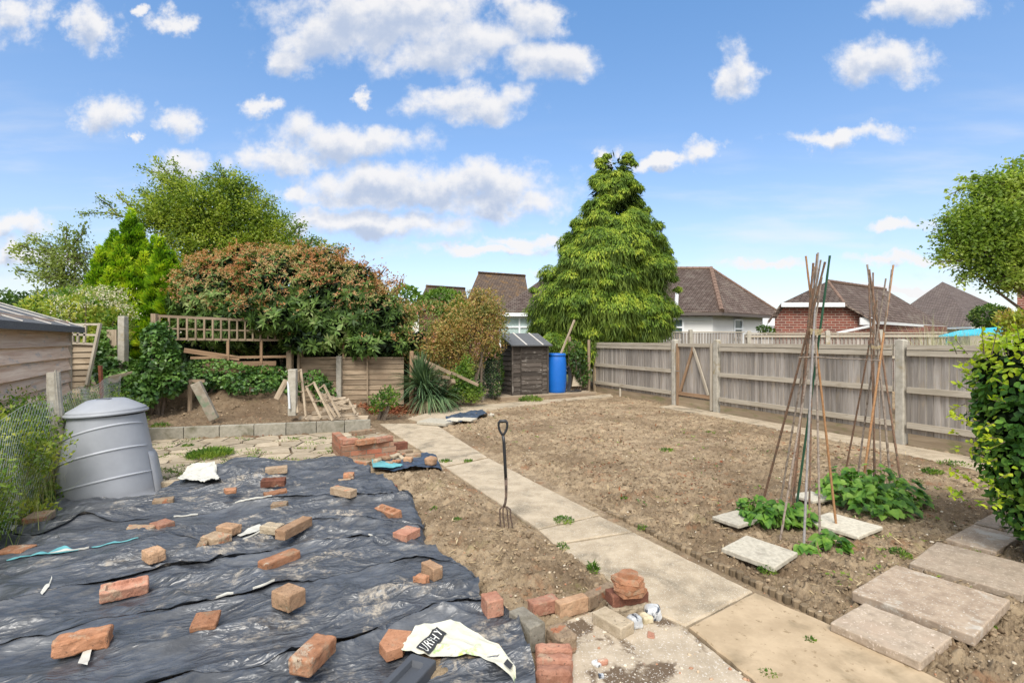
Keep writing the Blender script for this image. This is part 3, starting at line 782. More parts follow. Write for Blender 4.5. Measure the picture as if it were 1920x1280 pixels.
for k, u0, u1, w, m_ in ((0, 440, 512, .05, MWHITE), (0, 325, 372, .04, MWHITE), (1, 55, 150, .075, MTEAL), (1, 90, 168, .04, MWHITE), (1, 168, 262, .03, MTEAL), (1, 10, 60, .03, MTEAL),
                         (1, 455, 505, .05, MWHITE), (2, 290, 300, .05, MWHITE), (3, 405, 440, .045, MWHITE), (3, 470, 520, .025, MWHITE),
                         (2, 690, 705, .04, MWHITE)):
    lip(k, u0, u1, w, m_, dz=0.007 if m_ is MTEAL else 0.012)
def fan(pts, z, name, mat, lab_, cat, step=.012, grp=None, zf=tz, lift=.02, amp=0.0, edge=.004, gz=.03):
    """small sheet between a far and a near outline"""
    far, near = [[G(u, v, gz) for u, v in q] for q in pts]
    f2 = zf if not amp else (lambda x, y: zf(x, y) + amp * (np.abs(perlin(x * 14, y * 22)) * 1.0 + perlin(x * 7 + 3, y * 5)))
    o, V = ruled(name, far, near, z, mat, step=step, edge=edge, lift=lift, origin=near[0], zf=f2)
    tag(o, lab_, cat, grp); return o, V
fan(([(333, 924), (345, 915), (378, 892), (400, 905)], [(333, 927), (360, 927), (405, 934), (416, 929)]), .085, 'plastic_rag', MWHITE, 'crumpled white plastic rag beside the compost bin', 'plastic rag', amp=.02)
fan(([(20, 1015), (45, 990), (62, 975), (66, 976)], [(22, 1018), (50, 1003), (78, 985), (82, 983)]), .05, 'plastic_rag', MWHITE, 'strip of printed white plastic at the far left sheet corner', 'plastic rag', amp=.01)
fan(([(75, 1178 - 35), (88, 1130), (97, 1106)], [(78, 1145), (93, 1133), (98, 1108)]), .045, 'plastic_rag', MWHITE, 'narrow white plastic shred on the left sheets', 'plastic rag')
fan(([(146, 1283), (158, 1248), (172, 1229)], [(164, 1288), (172, 1252), (181, 1230)]), .055, 'plastic_rag', MWHITE, 'white plastic shred below the worn orange brick', 'plastic rag')
fan(([(445, 1015), (470, 1003), (500, 997)], [(450, 1018), (480, 1012), (502, 1004)]), .05, 'plastic_rag', MWHITE, 'white plastic scrap beside the small stone block', 'plastic rag', amp=.01)

# printed bag
tb = NT('printed_bag'); v = tb.coord('Object', (1, 1, 1), False)
c = tb.mix(tb.ramp(tb.noise(v, 9, 6, .7, .8), .56, .66, 0, .8), (0.62, 0.60, 0.49), (0.36, 0.55, 0.16))
c = tb.mix(tb.ramp(tb.noise(v, 5, 6, .7), .66, .72), c, (0.55, 0.66, 0.12)); c = tb.mix(tb.ramp(tb.noise(v, 6, 7, .75), .64, .72, 0, .7), c, (.3, .25, .2))
tb.bump(tb.noise(v, 25, 4, .6), .5, .01); MBAG = tb.done(c, .45, .4)
_bp = [G(u, v, .12) for u, v in ((760, 1200), (800, 1215), (845, 1165), (845, 1220), (900, 1200), (930, 1235), (960, 1255), (870, 1180), (820, 1190))]
BAGB = float(np.percentile(tz(np.array([p.x for p in _bp]), np.array([p.y for p in _bp])), 75)) + .055
bagz = lambda x, y: BAGB + 0.018 * fbm(x, y, 3, 3) + 0.012 * (1 - np.clip(np.abs(perlin(x * 9 + y * 7, y * 4 - x * 4)) * 3, 0, 1))
bag, BV = fan(([(752, 1207), (779, 1170), (845, 1157), (900, 1186), (935, 1206), (968, 1252)], [(753, 1211), (783, 1221), (812, 1227), (900, 1226), (948, 1255), (966, 1262)]), 0.0, 'printed_bag', MBAG,
    'white and green printed compost bag folded over the sheets', 'plastic bag', step=.008, zf=bagz, edge=.003, gz=BAGB + .01)
# lettering on the bag
def on_bag(u, v, dz=.004):
    p = G(u, v, BAGB); z = float(bagz(np.array([p.x]), np.array([p.y]))[0]) + .015
    return Vector((p.x, p.y, z + dz))
MDARK = plain('print_black', (0.03, 0.03, 0.032), .5, .4)
MPRW = plain('print_white', (0.7, 0.7, 0.64), .5, .4)
q = [(780, 1213), (803, 1225), (838, 1185), (819, 1170)]
ca, cb_, cc_, cd = [G(u, v, BAGB + .01) for u, v in q]
def bil(s, t): return (ca.lerp(cb_, t)).lerp(cd.lerp(cc_, t), s)
def zb(p, dz):
    return Vector((p.x, p.y, float(bagz(np.array([p.x]), np.array([p.y]))[0]) + dz))
V = []; nS, nT = 26, 12
for i in range(nS):
    for j in range(nT): V.append(zb(bil(i / (nS - 1), j / (nT - 1)), .006))
Fq = [(i * nT + j, i * nT + j + 1, (i + 1) * nT + j + 1, (i + 1) * nT + j) for i in range(nS - 1) for j in range(nT - 1)]
bo = Vector(bag.location)
pl = arr('print_panel', np.array([tuple(p - bo) for p in V]), np.array(Fq), MDARK, bag, origin=(0, 0, 0))
def bag_text(txt, fn, mat, name, parent):
    cu = bpy.data.curves.new('t', 'FONT'); cu.body = txt; cu.size = 1; cu.resolution_u = 3; cu.offset = 0.0; cu.space_character = 1.18
    ob = bpy.data.objects.new('t', cu); col.objects.link(ob); bpy.context.view_layer.update()
    me = bpy.data.meshes.new_from_object(ob.evaluated_get(bpy.context.evaluated_depsgraph_get())); bpy.data.objects.remove(ob)
    xs = [v_.co.x for v_ in me.vertices]; ys_ = [v_.co.y for v_ in me.vertices]; x0, x1, y0, y1 = min(xs), max(xs), min(ys_), max(ys_)
    for v_ in me.vertices:
        v_.co = fn((v_.co.x - x0) / (x1 - x0), (v_.co.y - y0) / (y1 - y0)) - bo
    return fin(name, me, mat, parent)
bag_text('URPHY', lambda s, t: zb(bil(.04 + s * .84, .84 - t * .66), .0085), MPRW, 'lettering', bag)
q2 = [G(*p, .125) for p in [(815, 1213), (880, 1205), (876, 1188), (822, 1197)]]
MPRG = plain('print_green', (0.42, 0.6, 0.25), .5, .4)
q3 = [G(*p, BAGB + .01) for p in [(944, 1249), (957, 1259), (962, 1251), (951, 1241)]]
V = [zb(p, .012) for p in q3]
arr('print_mark', np.array([tuple(p - bo) for p in V]), np.array([(0, 1, 2, 3)]), MDARK, bag, origin=(0, 0, 0))
# bare soil showing beneath the bag
hp = W2([(792, 1232), (830, 1222), (905, 1225), (962, 1258), (960, 1268), (890, 1268), (810, 1300), (790, 1262)])
cx = sum(p.x for p in hp) / 8; cy = sum(p.y for p in hp) / 8
n = 90; xs = np.linspace(cx - .45, cx + .45, n); yy = np.linspace(cy - .3, cy + .3, n); XX, YY = np.meshgrid(xs, yy)
d = sdf(hp, XX.ravel(), YY.ravel()); hz = tz(XX.ravel(), YY.ravel()) + sstep(-.05, .14, d) * .05 + lumps(XX.ravel(), YY.ravel()) * .3 - .12 * sstep(0.0, -.09, d)
hz = np.minimum(hz + .03, BAGB - .02 + lumps(XX.ravel(), YY.ravel()) * .4)
ij = (np.arange(n - 1)[:, None] * n + np.arange(n - 1)[None]).ravel()
tag(arr('soil', np.stack([XX.ravel(), YY.ravel(), hz], 1), np.stack([ij, ij + 1, ij + n + 1, ij + n], 1), MSOIL, smooth=False), kind='structure')

# ---------------------------------------------------------------- bricks
def brickm(name, c1, c2, c3, t3=(.52, .66)):
    t = NT(name); v = t.coord()
    c = t.mix(t.ramp(t.noise(v, 16, 7, 0.7), 0.3, 0.7), c1, c2)
    c = t.mix(t.ramp(t.noise(v, 9, 6, 0.7, .5), t3[0], t3[1]), c, c3)
    c = t.mix(t.ramp(t.noise(v, 6, 6, 0.75, .8), 0.60, 0.68, 0, .85), c, (.46, .40, .31))
    c = t.mix(t.ramp(t.noise(v, 70, 4, 0.6), 0.62, 0.68, 0, .8), c, (.09, .06, .045))
    c = t.val(c, t.orand(), .78, 1.15)
    t.bump(t.noise(v, 55, 8, 0.75), 1.0, .007)
    return t.done(c, .92, .15)
BO = brickm('orange_brick', (.29, .135, .072), (.43, .22, .13), (.32, .215, .14))
BR = brickm('red_brick', (.32, .15, .10), (.44, .23, .16), (.38, .27, .19))
BT = brickm('tan_brick', (.33, .20, .12), (.46, .30, .19), (.22, .16, .10), (.55, .7))
BG = brickm('mortared_brick', (.27, .19, .125), (.38, .29, .2), (.42, .18, .10), (.56, .64))
BD = brickm('dark_brick', (.14, .065, .045), (.22, .09, .06), (.30, .14, .09))
BC = brickm('pale_brick', (.42, .34, .235), (.54, .45, .33), (.33, .25, .17), (.55, .7))
BB = brickm('grey_block', (.20, .18, .145), (.30, .275, .225), (.15, .13, .09), (.5, .7))
_bs = [0]
def brick(B, C, w, h, mat, label, z=None, tilt=(0, 0), frog=False, holes=False, amp=.003, grp='bricks weighing down the plastic sheets', cat='brick', r=.007, cut=None, name='brick', away=1, dz=0.0):
    """front lower edge from picture point B to C, body runs w metres away from it"""
    b0, c0 = G(*B), G(*C); m0 = (b0 + c0) / 2
    if z is None: z = max(tz1(m0.x, m0.y), 0.0) + .024
    b, c = G(B[0], B[1], z), G(C[0], C[1], z); d = (c - b); L = d.length; d.normalize(); nn = Vector((-d.y, d.x, 0))
    _bs[0] += 1
    def fn(V, H):
        if frog:
            k = (V[:, 2] > H[2] * .6) & (np.abs(V[:, 0]) < H[0] * .74) & (np.abs(V[:, 1]) < H[1] * .55); V[k, 2] -= .014
        if holes:
            for q in (-.55, 0, .55):
                k = (V[:, 2] > H[2] * .6) & (np.hypot(V[:, 0] - q * H[0], (V[:, 1])) < .02); V[k, 2] -= .035
        if cut:      # broken end: shear a corner off
            ax, sl = cut
            k = V[:, 0] * ax; lim = H[0] * .55 + sl * V[:, 1]; over = np.maximum(k - lim, 0)
            V[:, 0] -= ax * over * .75
        return V
    n = (26, 14, 5) if (frog or holes) else (10, 6, 5)
    V, Fc = rbox(L, w, h, r, n, amp, _bs[0], fn, 26)
    m = MB(); m.add(V, Fc); o = m.build(name, mat)
    o.location = m0 * 0 + (b + c) / 2 + nn * (w / 2 * away) + Vector((0, 0, dz)); o.rotation_euler = (tilt[0], tilt[1], math.atan2(d.y, d.x))
    return tag(o, label, cat, grp)
S_, M_ = .095, .062
brick((94, 1239), (204, 1215), .095, .072, BO, 'badly worn orange brick nearest the lower left corner', amp=.008, r=.012)
brick((186, 1130), (279, 1109), .09, .066, BR, 'long red brick with a frogged top on the left sheets', frog=True, tilt=(.25, 0), amp=.004)
brick((354, 1186), (405, 1178), .125, .03, BO, 'thin flat orange tile piece in the lower middle sheets', tilt=(.1, 0))
brick((541, 1150), (574, 1132), .135, .085, BT, 'square red topped brick with mortar on its end, lower middle', r=.006)
brick((539, 1265), (582, 1273), .19, .075, BO, 'orange brick standing closest to the camera on the sheets', amp=.005, r=.012)
brick((497, 1077), (565, 1050), .09, .066, BO, 'orange brick with rounded top right of centre on the sheets', amp=.003, r=.012)
brick((541, 1010), (580, 989), .085, .07, BT, 'long pale topped brick in the middle beside a small stone', amp=.003) .scale = (1.35, 1, 1)
brick((486, 1001), (520, 1004), .09, .06, BC, 'small beige block left of the long pale brick', amp=.005)
brick((434, 1006), (454, 997), .15, .062, BT, 'tan brick lying flat behind the block with mortar lump', amp=.004)
brick((408, 1030), (436, 1018), .17, .068, BG, 'tan brick with a lump of mortar at its left end', amp=.005)
brick((279, 1060), (312, 1050), .13, .07, BT, 'cracked tan brick on the left of the middle sheets', amp=.006)
brick((297, 1001), (329, 991), .13, .062, BR, 'flat square red brick half touching a broken one', amp=.004)
brick((221, 1003), (281, 1003), .085, .05, BG, 'broken wedge of brick left of the flat red square', amp=.005, cut=(-1, .6))
brick((285, 954), (325, 949), .09, .066, BG, 'brick at the right foot of the grey compost bin')
brick((295, 917), (344, 914), .09, .066, BC, 'pale brick on the patio edge behind the compost bin', z=.02)
brick((416, 928), (443, 925), .08, .04, BO, 'orange brick end showing below the white rag', cut=(-1, .4))
brick((497, 891), (539, 887), .09, .068, BG, 'tan brick at the far edge of the sheets', amp=.002)
brick((488, 914), (534, 911), .09, .066, BD, 'dark red frogged brick near the far edge of the sheets', frog=True, tilt=(.12, 0))
brick((501, 939), (549, 928), .085, .06, BO, 'orange brick with a chipped end below the dark red one', amp=.006, cut=(1, .4))
brick((507, 959), (537, 957), .085, .06, BG, 'short half brick below the chipped orange one', amp=.004)
brick((84, 983), (105, 968), .14, .06, BG, 'brick on the sheet corner beside the weeds left of the bin', amp=.004)
brick((-15, 1042), (40, 1040), .13, .02, BO, 'flat orange tile at the left picture edge')
brick((400, 1090), (443, 1080), .06, .03, BO, 'broken brick flake in the gap between two sheets', amp=.006, cut=(1, .5))
brick((293, 1018), (342, 1010), .05, .025, BT, 'thin tan slab shard beside the cracked brick', amp=.005, cut=(1, .5))
brick((368, 1032), (386, 1030), .06, .045, BG, 'lump of old mortar fixed beside the tan brick', amp=.008, r=.015)
brick((618, 927), (656, 935), .085, .066, BG, 'tan brick with two dark spots on the upper right sheet', amp=.002)
brick((634, 911), (658, 909), .08, .05, BG, 'small brick half behind the spotted tan brick', amp=.004)
brick((643, 899), (663, 898), .08, .055, BO, 'small orange brick near the rubble pile, on the sheet edge', amp=.006)
brick((699, 914), (733, 922), .09, .05, BD, 'reddish brick half buried at the edge of the dug soil', z=.0)
brick((703, 964), (739, 977), .085, .066, BO, 'orange brick with three round holes', holes=True, tilt=(.2, 0), amp=.001, r=.004)
brick((736, 1013), (762, 1019), .16, .06, BR, 'smooth red brick lying end on at the right sheet edge', amp=.001, r=.004)
brick((636, 1025), (663, 1022), .07, .02, BO, 'thin orange tile fragment in the middle of the sheets', amp=.004, cut=(-1, .4))
brick((667, 1022), (686, 1025), .05, .018, BO, 'smaller orange tile fragment beside the thin one', amp=.004, cut=(1, .5))
brick((813, 1091), (831, 1084), .135, .075, BT, 'light orange brick behind the notched one near the right edge', amp=.003)
brick((793, 1109), (806, 1100), .075, .07, BO, 'notched orange brick piece on the right sheets', amp=.006, cut=(-1, .3))
brick((914, 1162), (945, 1155), .105, .09, BR, 'pinkish brick end standing at the tip of the printed bag', amp=.003, r=.008)
# flat hexagonal piece
m = MB(); hx = [G(u, v, .10) for u, v in [(711, 1205), (725, 1222), (755, 1212), (772, 1182), (729, 1178)]]
m.prism(hx[::-1] if (hx[1] - hx[0]).cross(hx[2] - hx[1]).z < 0 else hx, .045)
tag(m.build('brick', BO, origin=hx[0]), 'flat five sided orange tile at the left tip of the printed bag', 'brick', 'bricks weighing down the plastic sheets')
gb = 'bricks edging the dug patch'
brick((994, 1226), (1023, 1214), .19, .125, BB, 'dark grey concrete block with mossy top beside the sheet edge', amp=.003, z=.0, grp=gb)
brick((1000, 1160), (1049, 1147), .075, .075, BR, 'pink topped brick starting the row at the dug patch corner', z=.0, grp=gb)
brick((1051, 1163), (1104, 1146), .06, .085, BT, 'brown brick in the middle of the row edging the dug patch', z=-.01, grp=gb)
brick((1105, 1147), (1155, 1121), .06, .08, BG, 'right hand brick of the row edging the dug patch', z=-.01, grp=gb)
brick((1052, 1234), (1084, 1223), .14, .085, BG, 'rough brown brick right of the dark grey block', amp=.009, z=.0, r=.014, grp=gb)
brick((1164, 1201), (1190, 1187), .20, .062, BC, 'grey sided brick with a cream top beside the flint stones', z=.0, grp=gb, amp=.002)
brick((1152, 1163), (1226, 1150), .09, .06, BC, 'yellowish stone block under the dark red brick', z=.0, dz=.0, grp=gb, amp=.01, r=.015)
o = brick((1150, 1141), (1217, 1130), .10, .065, BD, 'dark red brick carrying the stack of terracotta pieces', z=.055, grp=gb, amp=.003)
for i in range(3):
    brick((1004, 1250 + i * 22), (1074, 1251 + i * 23), .06, .085, BR, ('pink frogged brick on edge, %s of the row of three' % ('farthest', 'middle', 'nearest')[i]), z=.0, grp=gb, amp=.006, r=.02)
# terracotta stack
zz = .125
for i, (w, lb) in enumerate(zip((.083, .086, .082, .078, .05), ('lowest', 'second lowest', 'middle', 'second highest', 'small topmost'))):
    m = MB(); c = G(1180, 1111, .125) + Vector((random.uniform(-.006, .006), .01 + random.uniform(-.006, .006), 0)); ph = .3 * i
    pts = [c + Vector((math.cos(a + ph) * w * f * 1.15, math.sin(a + ph) * w * f, 0)) for a, f in ((0, 1), (.9, .95), (2, 1.05), (3.1, .9), (4.2, 1.1), (5.3, .95))]
    t2 = [Vector((p.x, p.y, zz + .018)) for p in pts]; m.prism(t2, .018)
    t3_ = [Vector((c.x + (p.x - c.x) * .93, c.y + (p.y - c.y) * .93, zz + .0215)) for p in pts]; m.prism(t3_, .004)
    zz += .0225
    tag(m.build('terracotta_piece', BO, origin=(c.x, c.y, c.z)), lb + ' broken terracotta tile of the stack on the dark red brick', 'tile piece', 'stack of broken terracotta tiles')
def rock(u, v, r_, mat, label, cat='stone', grp=None, z=0.0, sq=.7, seed=1, name='stone', ex=(1, 1)):
    V, Fc = rbox(2 * r_ * ex[0], 2 * r_ * ex[1], 2 * r_ * sq, r_ * .62 * min(sq, 1), (6, 6, 6), r_ * .16, seed, fr=.55 / r_)
    m = MB(); m.add(V, Fc); c = G(u, v, z); o = m.build(name, mat, smooth=False); o.location = c + Vector((0, r_ * .7, -.1 * r_)); o.rotation_euler = (0, .1, seed)
    return tag(o, label, cat, grp)
MFL = stone('flint', (.42, .44, .46), (.7, .7, .68), 12, (.05, .06, .08), (.52, .58), 14, .35, .4, .004, spec=.5)
MFY = stone('yellow_stone', (.38, .32, .2), (.55, .48, .34), 14, (.2, .16, .1), (.55, .65), 9)
rock(1193, 1180, .035, MFL, 'blue grey flint touching the end of the cream topped brick', seed=2, sq=.9)
rock(1228, 1163, .042, MFL, 'pale knobbly flint at the right of the brick pile', seed=3, sq=.8)
rock(1213, 1168, .03, MFY, 'yellow stone squeezed between flint and brick pile', seed=5)
rock(1222, 1195, .022, BR, 'smooth pink tile chip on the concrete beside the flints', seed=6, sq=.25, ex=(.8, 1.2))
rock(1120, 1250, .02, MFL, 'small white flint chip on the stained concrete', seed=7, sq=.5)
rock(1131, 1250, .024, BR, 'orange shard standing on the stained concrete', seed=8, sq=.6, ex=(.5, 1))
rock(680, 1147, .012, MFY, 'tiny tan stone alone on the sheet', seed=9, z=.06)
rock(1128, 1272, .012, MFL, 'tiny flint at the bottom picture edge', seed=11)

# dark tray
a, b, c_, d_ = G(716, 1284, .13), G(767, 1233, .13), G(799, 1251, .13), G(760, 1310, .13)
MTR = plain('tray_plastic', (.06, .065, .075), .45, .5, var=.15, sc_=8)
ang = math.atan2((b - a).y, (b - a).x); L = (b - a).length
def trayf(V, H):
    k = (V[:, 2] > H[2] * .5) & (np.abs(V[:, 0]) < H[0] * .72) & (np.abs(V[:, 1]) < H[1] * .5); V[k, 2] -= .02
    return V
V, Fc = rbox(.34, .13, .06, .008, (24, 16, 4), 0, 1, trayf)
m = MB(); m.add(V, Fc); o = m.build('plastic_tray', MTR); ctr = G(752, 1278, .11); o.location = (ctr.x, ctr.y, .06); o.rotation_euler = (0, 0, math.atan2((b - a).y, (b - a).x))
tag(o, 'dark grey plastic block with a recessed top at the bottom edge', 'plastic tray')

# ---------------------------------------------------------------- brick barbecue base
tbq = NT('old_brickwork'); v = tbq.coord('Object', (1, 1, 1), False)
r_ = tbq.n('ValToRGB'); tbq.l(tbq.island(), r_.inputs[0]); e = r_.color_ramp.elements; r_.color_ramp.interpolation = 'CONSTANT'
e[0].color = (.26, .135, .085, 1); e[1].position = .92; e[1].color = (.38, .14, .085, 1); q = e.new(.3); q.color = (.33, .2, .135, 1); q = e.new(.6); q.color = (.36, .16, .10, 1)
c = tbq.mix(tbq.ramp(tbq.noise(v, 16, 6, .7), .5, .66, 0, .7), r_.outputs[0], (.30, .24, .18)); tbq.bump(tbq.noise(v, 50, 5, .7), .8, .004); MOB = tbq.done(c, .9, .2)
MMOR = stone('mortar', (.26, .23, .18), (.36, .32, .26), 20)
bq = thing('brick_barbecue', G(641, 864), 'low L shaped brick barbecue base, half dismantled, on the patio', 'brick barbecue')
A, B, C = G(622, 846), G(641, 866), G(752, 853)
def course(m, a, b, z, hh, w, L0, off, mor, rag=0):
    d = (b - a); T = d.length; d.normalize(); x = -off
    while x < T:
        x0, x1 = max(x, 0), min(x + L0, T)
        if x1 - x0 > .03: m.bar(a + d * (x0 + .005) + Z * (z + hh / 2), a + d * (x1 - .005) + Z * (z + hh / 2), w, hh - .01)
        x += L0
    mor.bar(a + d * .01 + Z * (z + hh / 2 - .009), b - d * .01 + Z * (z + hh / 2 - .009), w - .014, hh - .004)
m, mm = MB(), MB(); nrm = Vector((-(C - B).y, (C - B).x, 0)).normalized()
for k in range(4):
    T = (C - B).length * (1 - (.0, .08, .12, .0)[k] - (.0 if k < 3 else .0))
    if k < 3: course(m, B + nrm * .05, B + nrm * .05 + (C - B).normalized() * T, k * .068 - .01, .068, .1, .2, .1 * (k % 2), mm)
nA = Vector(((A - B).y, -(A - B).x, 0)).normalized()
for k in range(4):
    course(m, B + nA * .05 + (A - B).normalized() * .108, A + nA * .05, k * .068 - .01, .068, .1, .2, .1 * ((k + 1) % 2), mm)
m.build('brickwork', MOB, bq); mm.build('mortar', MMOR, bq)
g4 = 'loose bricks on and around the barbecue base'
nb = [((643, 834), (672, 831), .2, BR, 'red brick laid behind the front course of the barbecue'), ((672, 836), (708, 830), .2, BO, 'bright orange brick on the barbecue top'), ((708, 831), (738, 826), .2, BR, 'red brick at the right back of the barbecue top'),
      ((664, 818), (686, 815), .2, BG, 'grey pink brick standing inside the barbecue'), ((686, 815), (706, 812), .14, BG, 'second grey pink brick standing inside the barbecue')]
for B_, C_, z_, mt, lb in nb:
    b, c = G(B_[0], B_[1], z_ + .0), G(C_[0], C_[1], z_)
    o = brick(B_, C_, .09, .065, mt, lb, z=.195, grp=g4)
brick((738, 850), (765, 846), .1, .13, BD, 'dark pair of bricks stepping down at the right of the barbecue', z=0, grp=g4)
brick((752, 857), (775, 853), .1, .07, BG, 'brown brick one step down right of the barbecue', z=0, grp=g4)
brick((745, 868), (790, 862), .1, .045, BB, 'grey slab piece at the foot of the barbecue', z=0, grp=g4)
brick((762, 858), (790, 855), .09, .035, BG, 'thin brown slip leaning at the barbecue foot', z=.045, grp=g4)
brick((648, 872), (688, 876), .09, .06, BG, 'brick laid flat in front of the barbecue', z=0, grp=g4)
brick((662, 887), (690, 884), .07, .05, BO, 'orange brick by the corner of the far sheet', z=.02, grp=g4)
# rubble on blue plastic
bz = lambda x, y: .01 + .02 * (fbm(x, y, 3, 5) + .4)
MBLUE = plain('blue_polythene', (.035, .055, .09), .35, .6, var=.5, sc_=18, bump=.5)
fan(([(697, 872), (715, 862), (760, 855), (800, 849), (820, 852)], [(700, 881), (735, 882), (770, 878), (800, 878), (830, 878)]), .02, 'plastic_sheet', MBLUE, 'crumpled blue black plastic under the rubble by the path', 'plastic sheet', zf=bz, amp=.02)
fan(([(697, 866), (706, 868), (740, 873)], [(699, 882), (730, 882), (758, 876)]), .045, 'plastic_sheet', MTEAL, 'torn turquoise plastic under the rubble pile', 'plastic sheet', zf=bz, amp=.01)
fan(([(835, 785), (860, 777), (905, 771), (912, 776)], [(838, 795), (865, 793), (893, 785), (914, 779)]), .04, 'plastic_sheet', MBLUE, 'small dark blue plastic sheet at the bed corner', 'plastic sheet', zf=bz, amp=.03)
slab_thing([(840, 785), (853, 781), (866, 784), (852, 789)], .085, .03, MSLABL, 'pale flat stone on the left of the small blue plastic', 'stone')
slab_thing([(864, 784), (876, 781), (888, 784), (876, 789)], .085, .03, MSLABL, 'pale flat stone on the right of the small blue plastic', 'stone')
rock(921, 780, .05, MSLABL, 'white stone on the soil right of the small blue plastic', seed=4, sq=.5)
sp = [('leftmost tan rubble lump on the turquoise plastic', 706, 868, .05), ('long slanted tan rubble piece', 722, 862, .06), ('tan rubble piece at the front of the pile', 728, 872, .05), ('pale rubble piece at the pile top', 740, 858, .055),
      ('narrow rubble shard right of the pile top', 752, 860, .05), ('round rubble lump at the right foot of the pile', 764, 866, .05), ('reddish rubble lump in the middle of the pile', 742, 868, .045), ('grey rubble shard behind the pile', 755, 853, .05)]
for i, (lb, u, v_, r_) in enumerate(sp):
    o = rock(u, v_, r_, (BC, BT, BG, BC, BC, BT, BO, BG)[i], lb, 'rubble', 'rubble pieces on the blue plastic', z=.05, sq=(.5, .35, .4, .4, .3, .6, .4, .3)[i], seed=20 + i, name='rubble_piece', ex=((1, .7), (1.4, .6), (1, .8), (1.2, .7), (1.3, .5), (1, .8), (1, .8), (1.3, .6))[i])
rock(806, 872, .06, BT, 'tan brick lump weighing down the blue plastic corner', 'rubble', z=.05, sq=.8, seed=31, name='rubble_piece')

# ---------------------------------------------------------------- boundary fence on the right
WG = wood('grey_fence_wood', (.225, .20, .175), (.41, .375, .34), (.34, .28, .21), (.52, .74), (1.0, 16, 16), (.76, 1.18))
WR = wood('rail_wood', (.33, .285, .22), (.50, .45, .37), (.25, .20, .14), (.55, .75), (1.5, 20, 20), (.85, 1.1))
WGB = wood('gravel_board_wood', (.25, .19, .125), (.37, .29, .20), (.20, .19, .09), (.5, .7), (1.5, 16, 16), (.85, 1.1))
WB = wood('brown_wood', (.22, .135, .08), (.36, .24, .15), (.42, .33, .24), (.55, .75), (1.5, 22, 22), (.8, 1.15))
WF = wood('old_panel_wood', (.20, .145, .095), (.35, .27, .19), (.15, .12, .08), (.5, .7), (1.5, 26, 26), (.8, 1.2))
WP = wood('pallet_wood', (.27, .21, .145), (.44, .36, .265), (.20, .15, .10), (.5, .7), (2, 30, 30), (.7, 1.2))
MPOST = stone('concrete_post', (.34, .315, .26), (.45, .42, .36), 12, (.30, .24, .14), (.55, .7), 3, bump=.5, speck=((.22, .2, .16), 60, .66), var=(.95, 1.05))
def post(mb_, p, h, w, top=True, dirv=Vector((1, 0, 0)), d=None):
    V, Fc = rbox(w, d or w, h, .012, (3, 3, 14), .003, random.randint(0, 99), (lambda V, H: np.where((V[:, 2:3] > H[2] * .985) & np.array([[False, False, True]]), V - np.array([[0, 0, 1]]) * (V[:, 0:1] / H[0]) ** 2 * .02, V)) if top else None, 6)
    a = math.atan2(dirv.y, dirv.x); c, s_ = math.cos(a), math.sin(a)
    mb_.add([(p[0] + v[0] * c - v[1] * s_, p[1] + v[0] * s_ + v[1] * c, p[2] + v[2]) for v in V], Fc)
fdir = (FB - FA).normalized(); fn_ = Vector((-fdir.y, fdir.x, 0))
if fn_.x > 0: fn_ = -fn_                           # towards the garden
PG2 = FA + fdir * ((G(1349, 773) - FA).dot(fdir)); CORN = FA + fdir * ((G(1108, 735) - FA).dot(fdir) + .0)
NEAR = FA - fdir * 3.4; FBp = FA + fdir * ((G(1265, 760) - FA).dot(fdir))
fen = thing('wooden_fence', FA, 'grey closeboard fence with concrete posts along the right side of the bed', 'fence')
def bay(root, a, b, h=1.41, gate=False, fn=fn_, rails=((1.31, .075), (.79, .08), (.29, .08)), bw=.095, boards_only=False):
    d = (b - a).normalized(); L = (b - a).length; m = MB(); x = .06
    while x < L - .05:
        w = bw * random.uniform(.92, 1.06); p = a + d * (x + w / 2)
        m.bar(p + Z * .17, p + Z * (h - .02 + random.uniform(-.006, .006)), w - .005, .014, up=(fn + d * random.uniform(.08, .16)))
        x += w * .98
    m.build('boarding', WG, root)
    for (z, hh) in rails:
        r = MB(); q = fn * .035
        r.bar(a + d * .04 + q + Z * z, b - d * .04 + q + Z * z, .045, hh); r.build('rail', WR, root)
    r = MB(); r.bar(a + d * .04 + fn * .03 + Z * (h - .028), b - d * .04 + fn * .03 + Z * (h - .028), .05, .05); r.bar(a + d * .04 + fn * .012 + Z * (h + .008), b - d * .04 + fn * .012 + Z * (h + .008), .085, .02)
    r.build('capping', WR, root)
    r = MB(); r.bar(a + d * .04 + Z * .085, b - d * .04 + Z * .085, .03, .17); r.build('gravel_board', WGB, root)
bay(fen, FA + fdir * .06, PG2 - fdir * .06); bay(fen, FBp + fdir * .06, CORN); bay(fen, NEAR, FA - fdir * .06)
for p in (FA, PG2, FBp, NEAR):
    m = MB(); post(m, p - Z * .05, 1.56, .115, dirv=fdir); m.build('post', MPOST, fen)
m = MB(); post(m, CORN - Z * .05, 1.45, .1, False, dirv=fdir); m.build('post', WGB, fen)
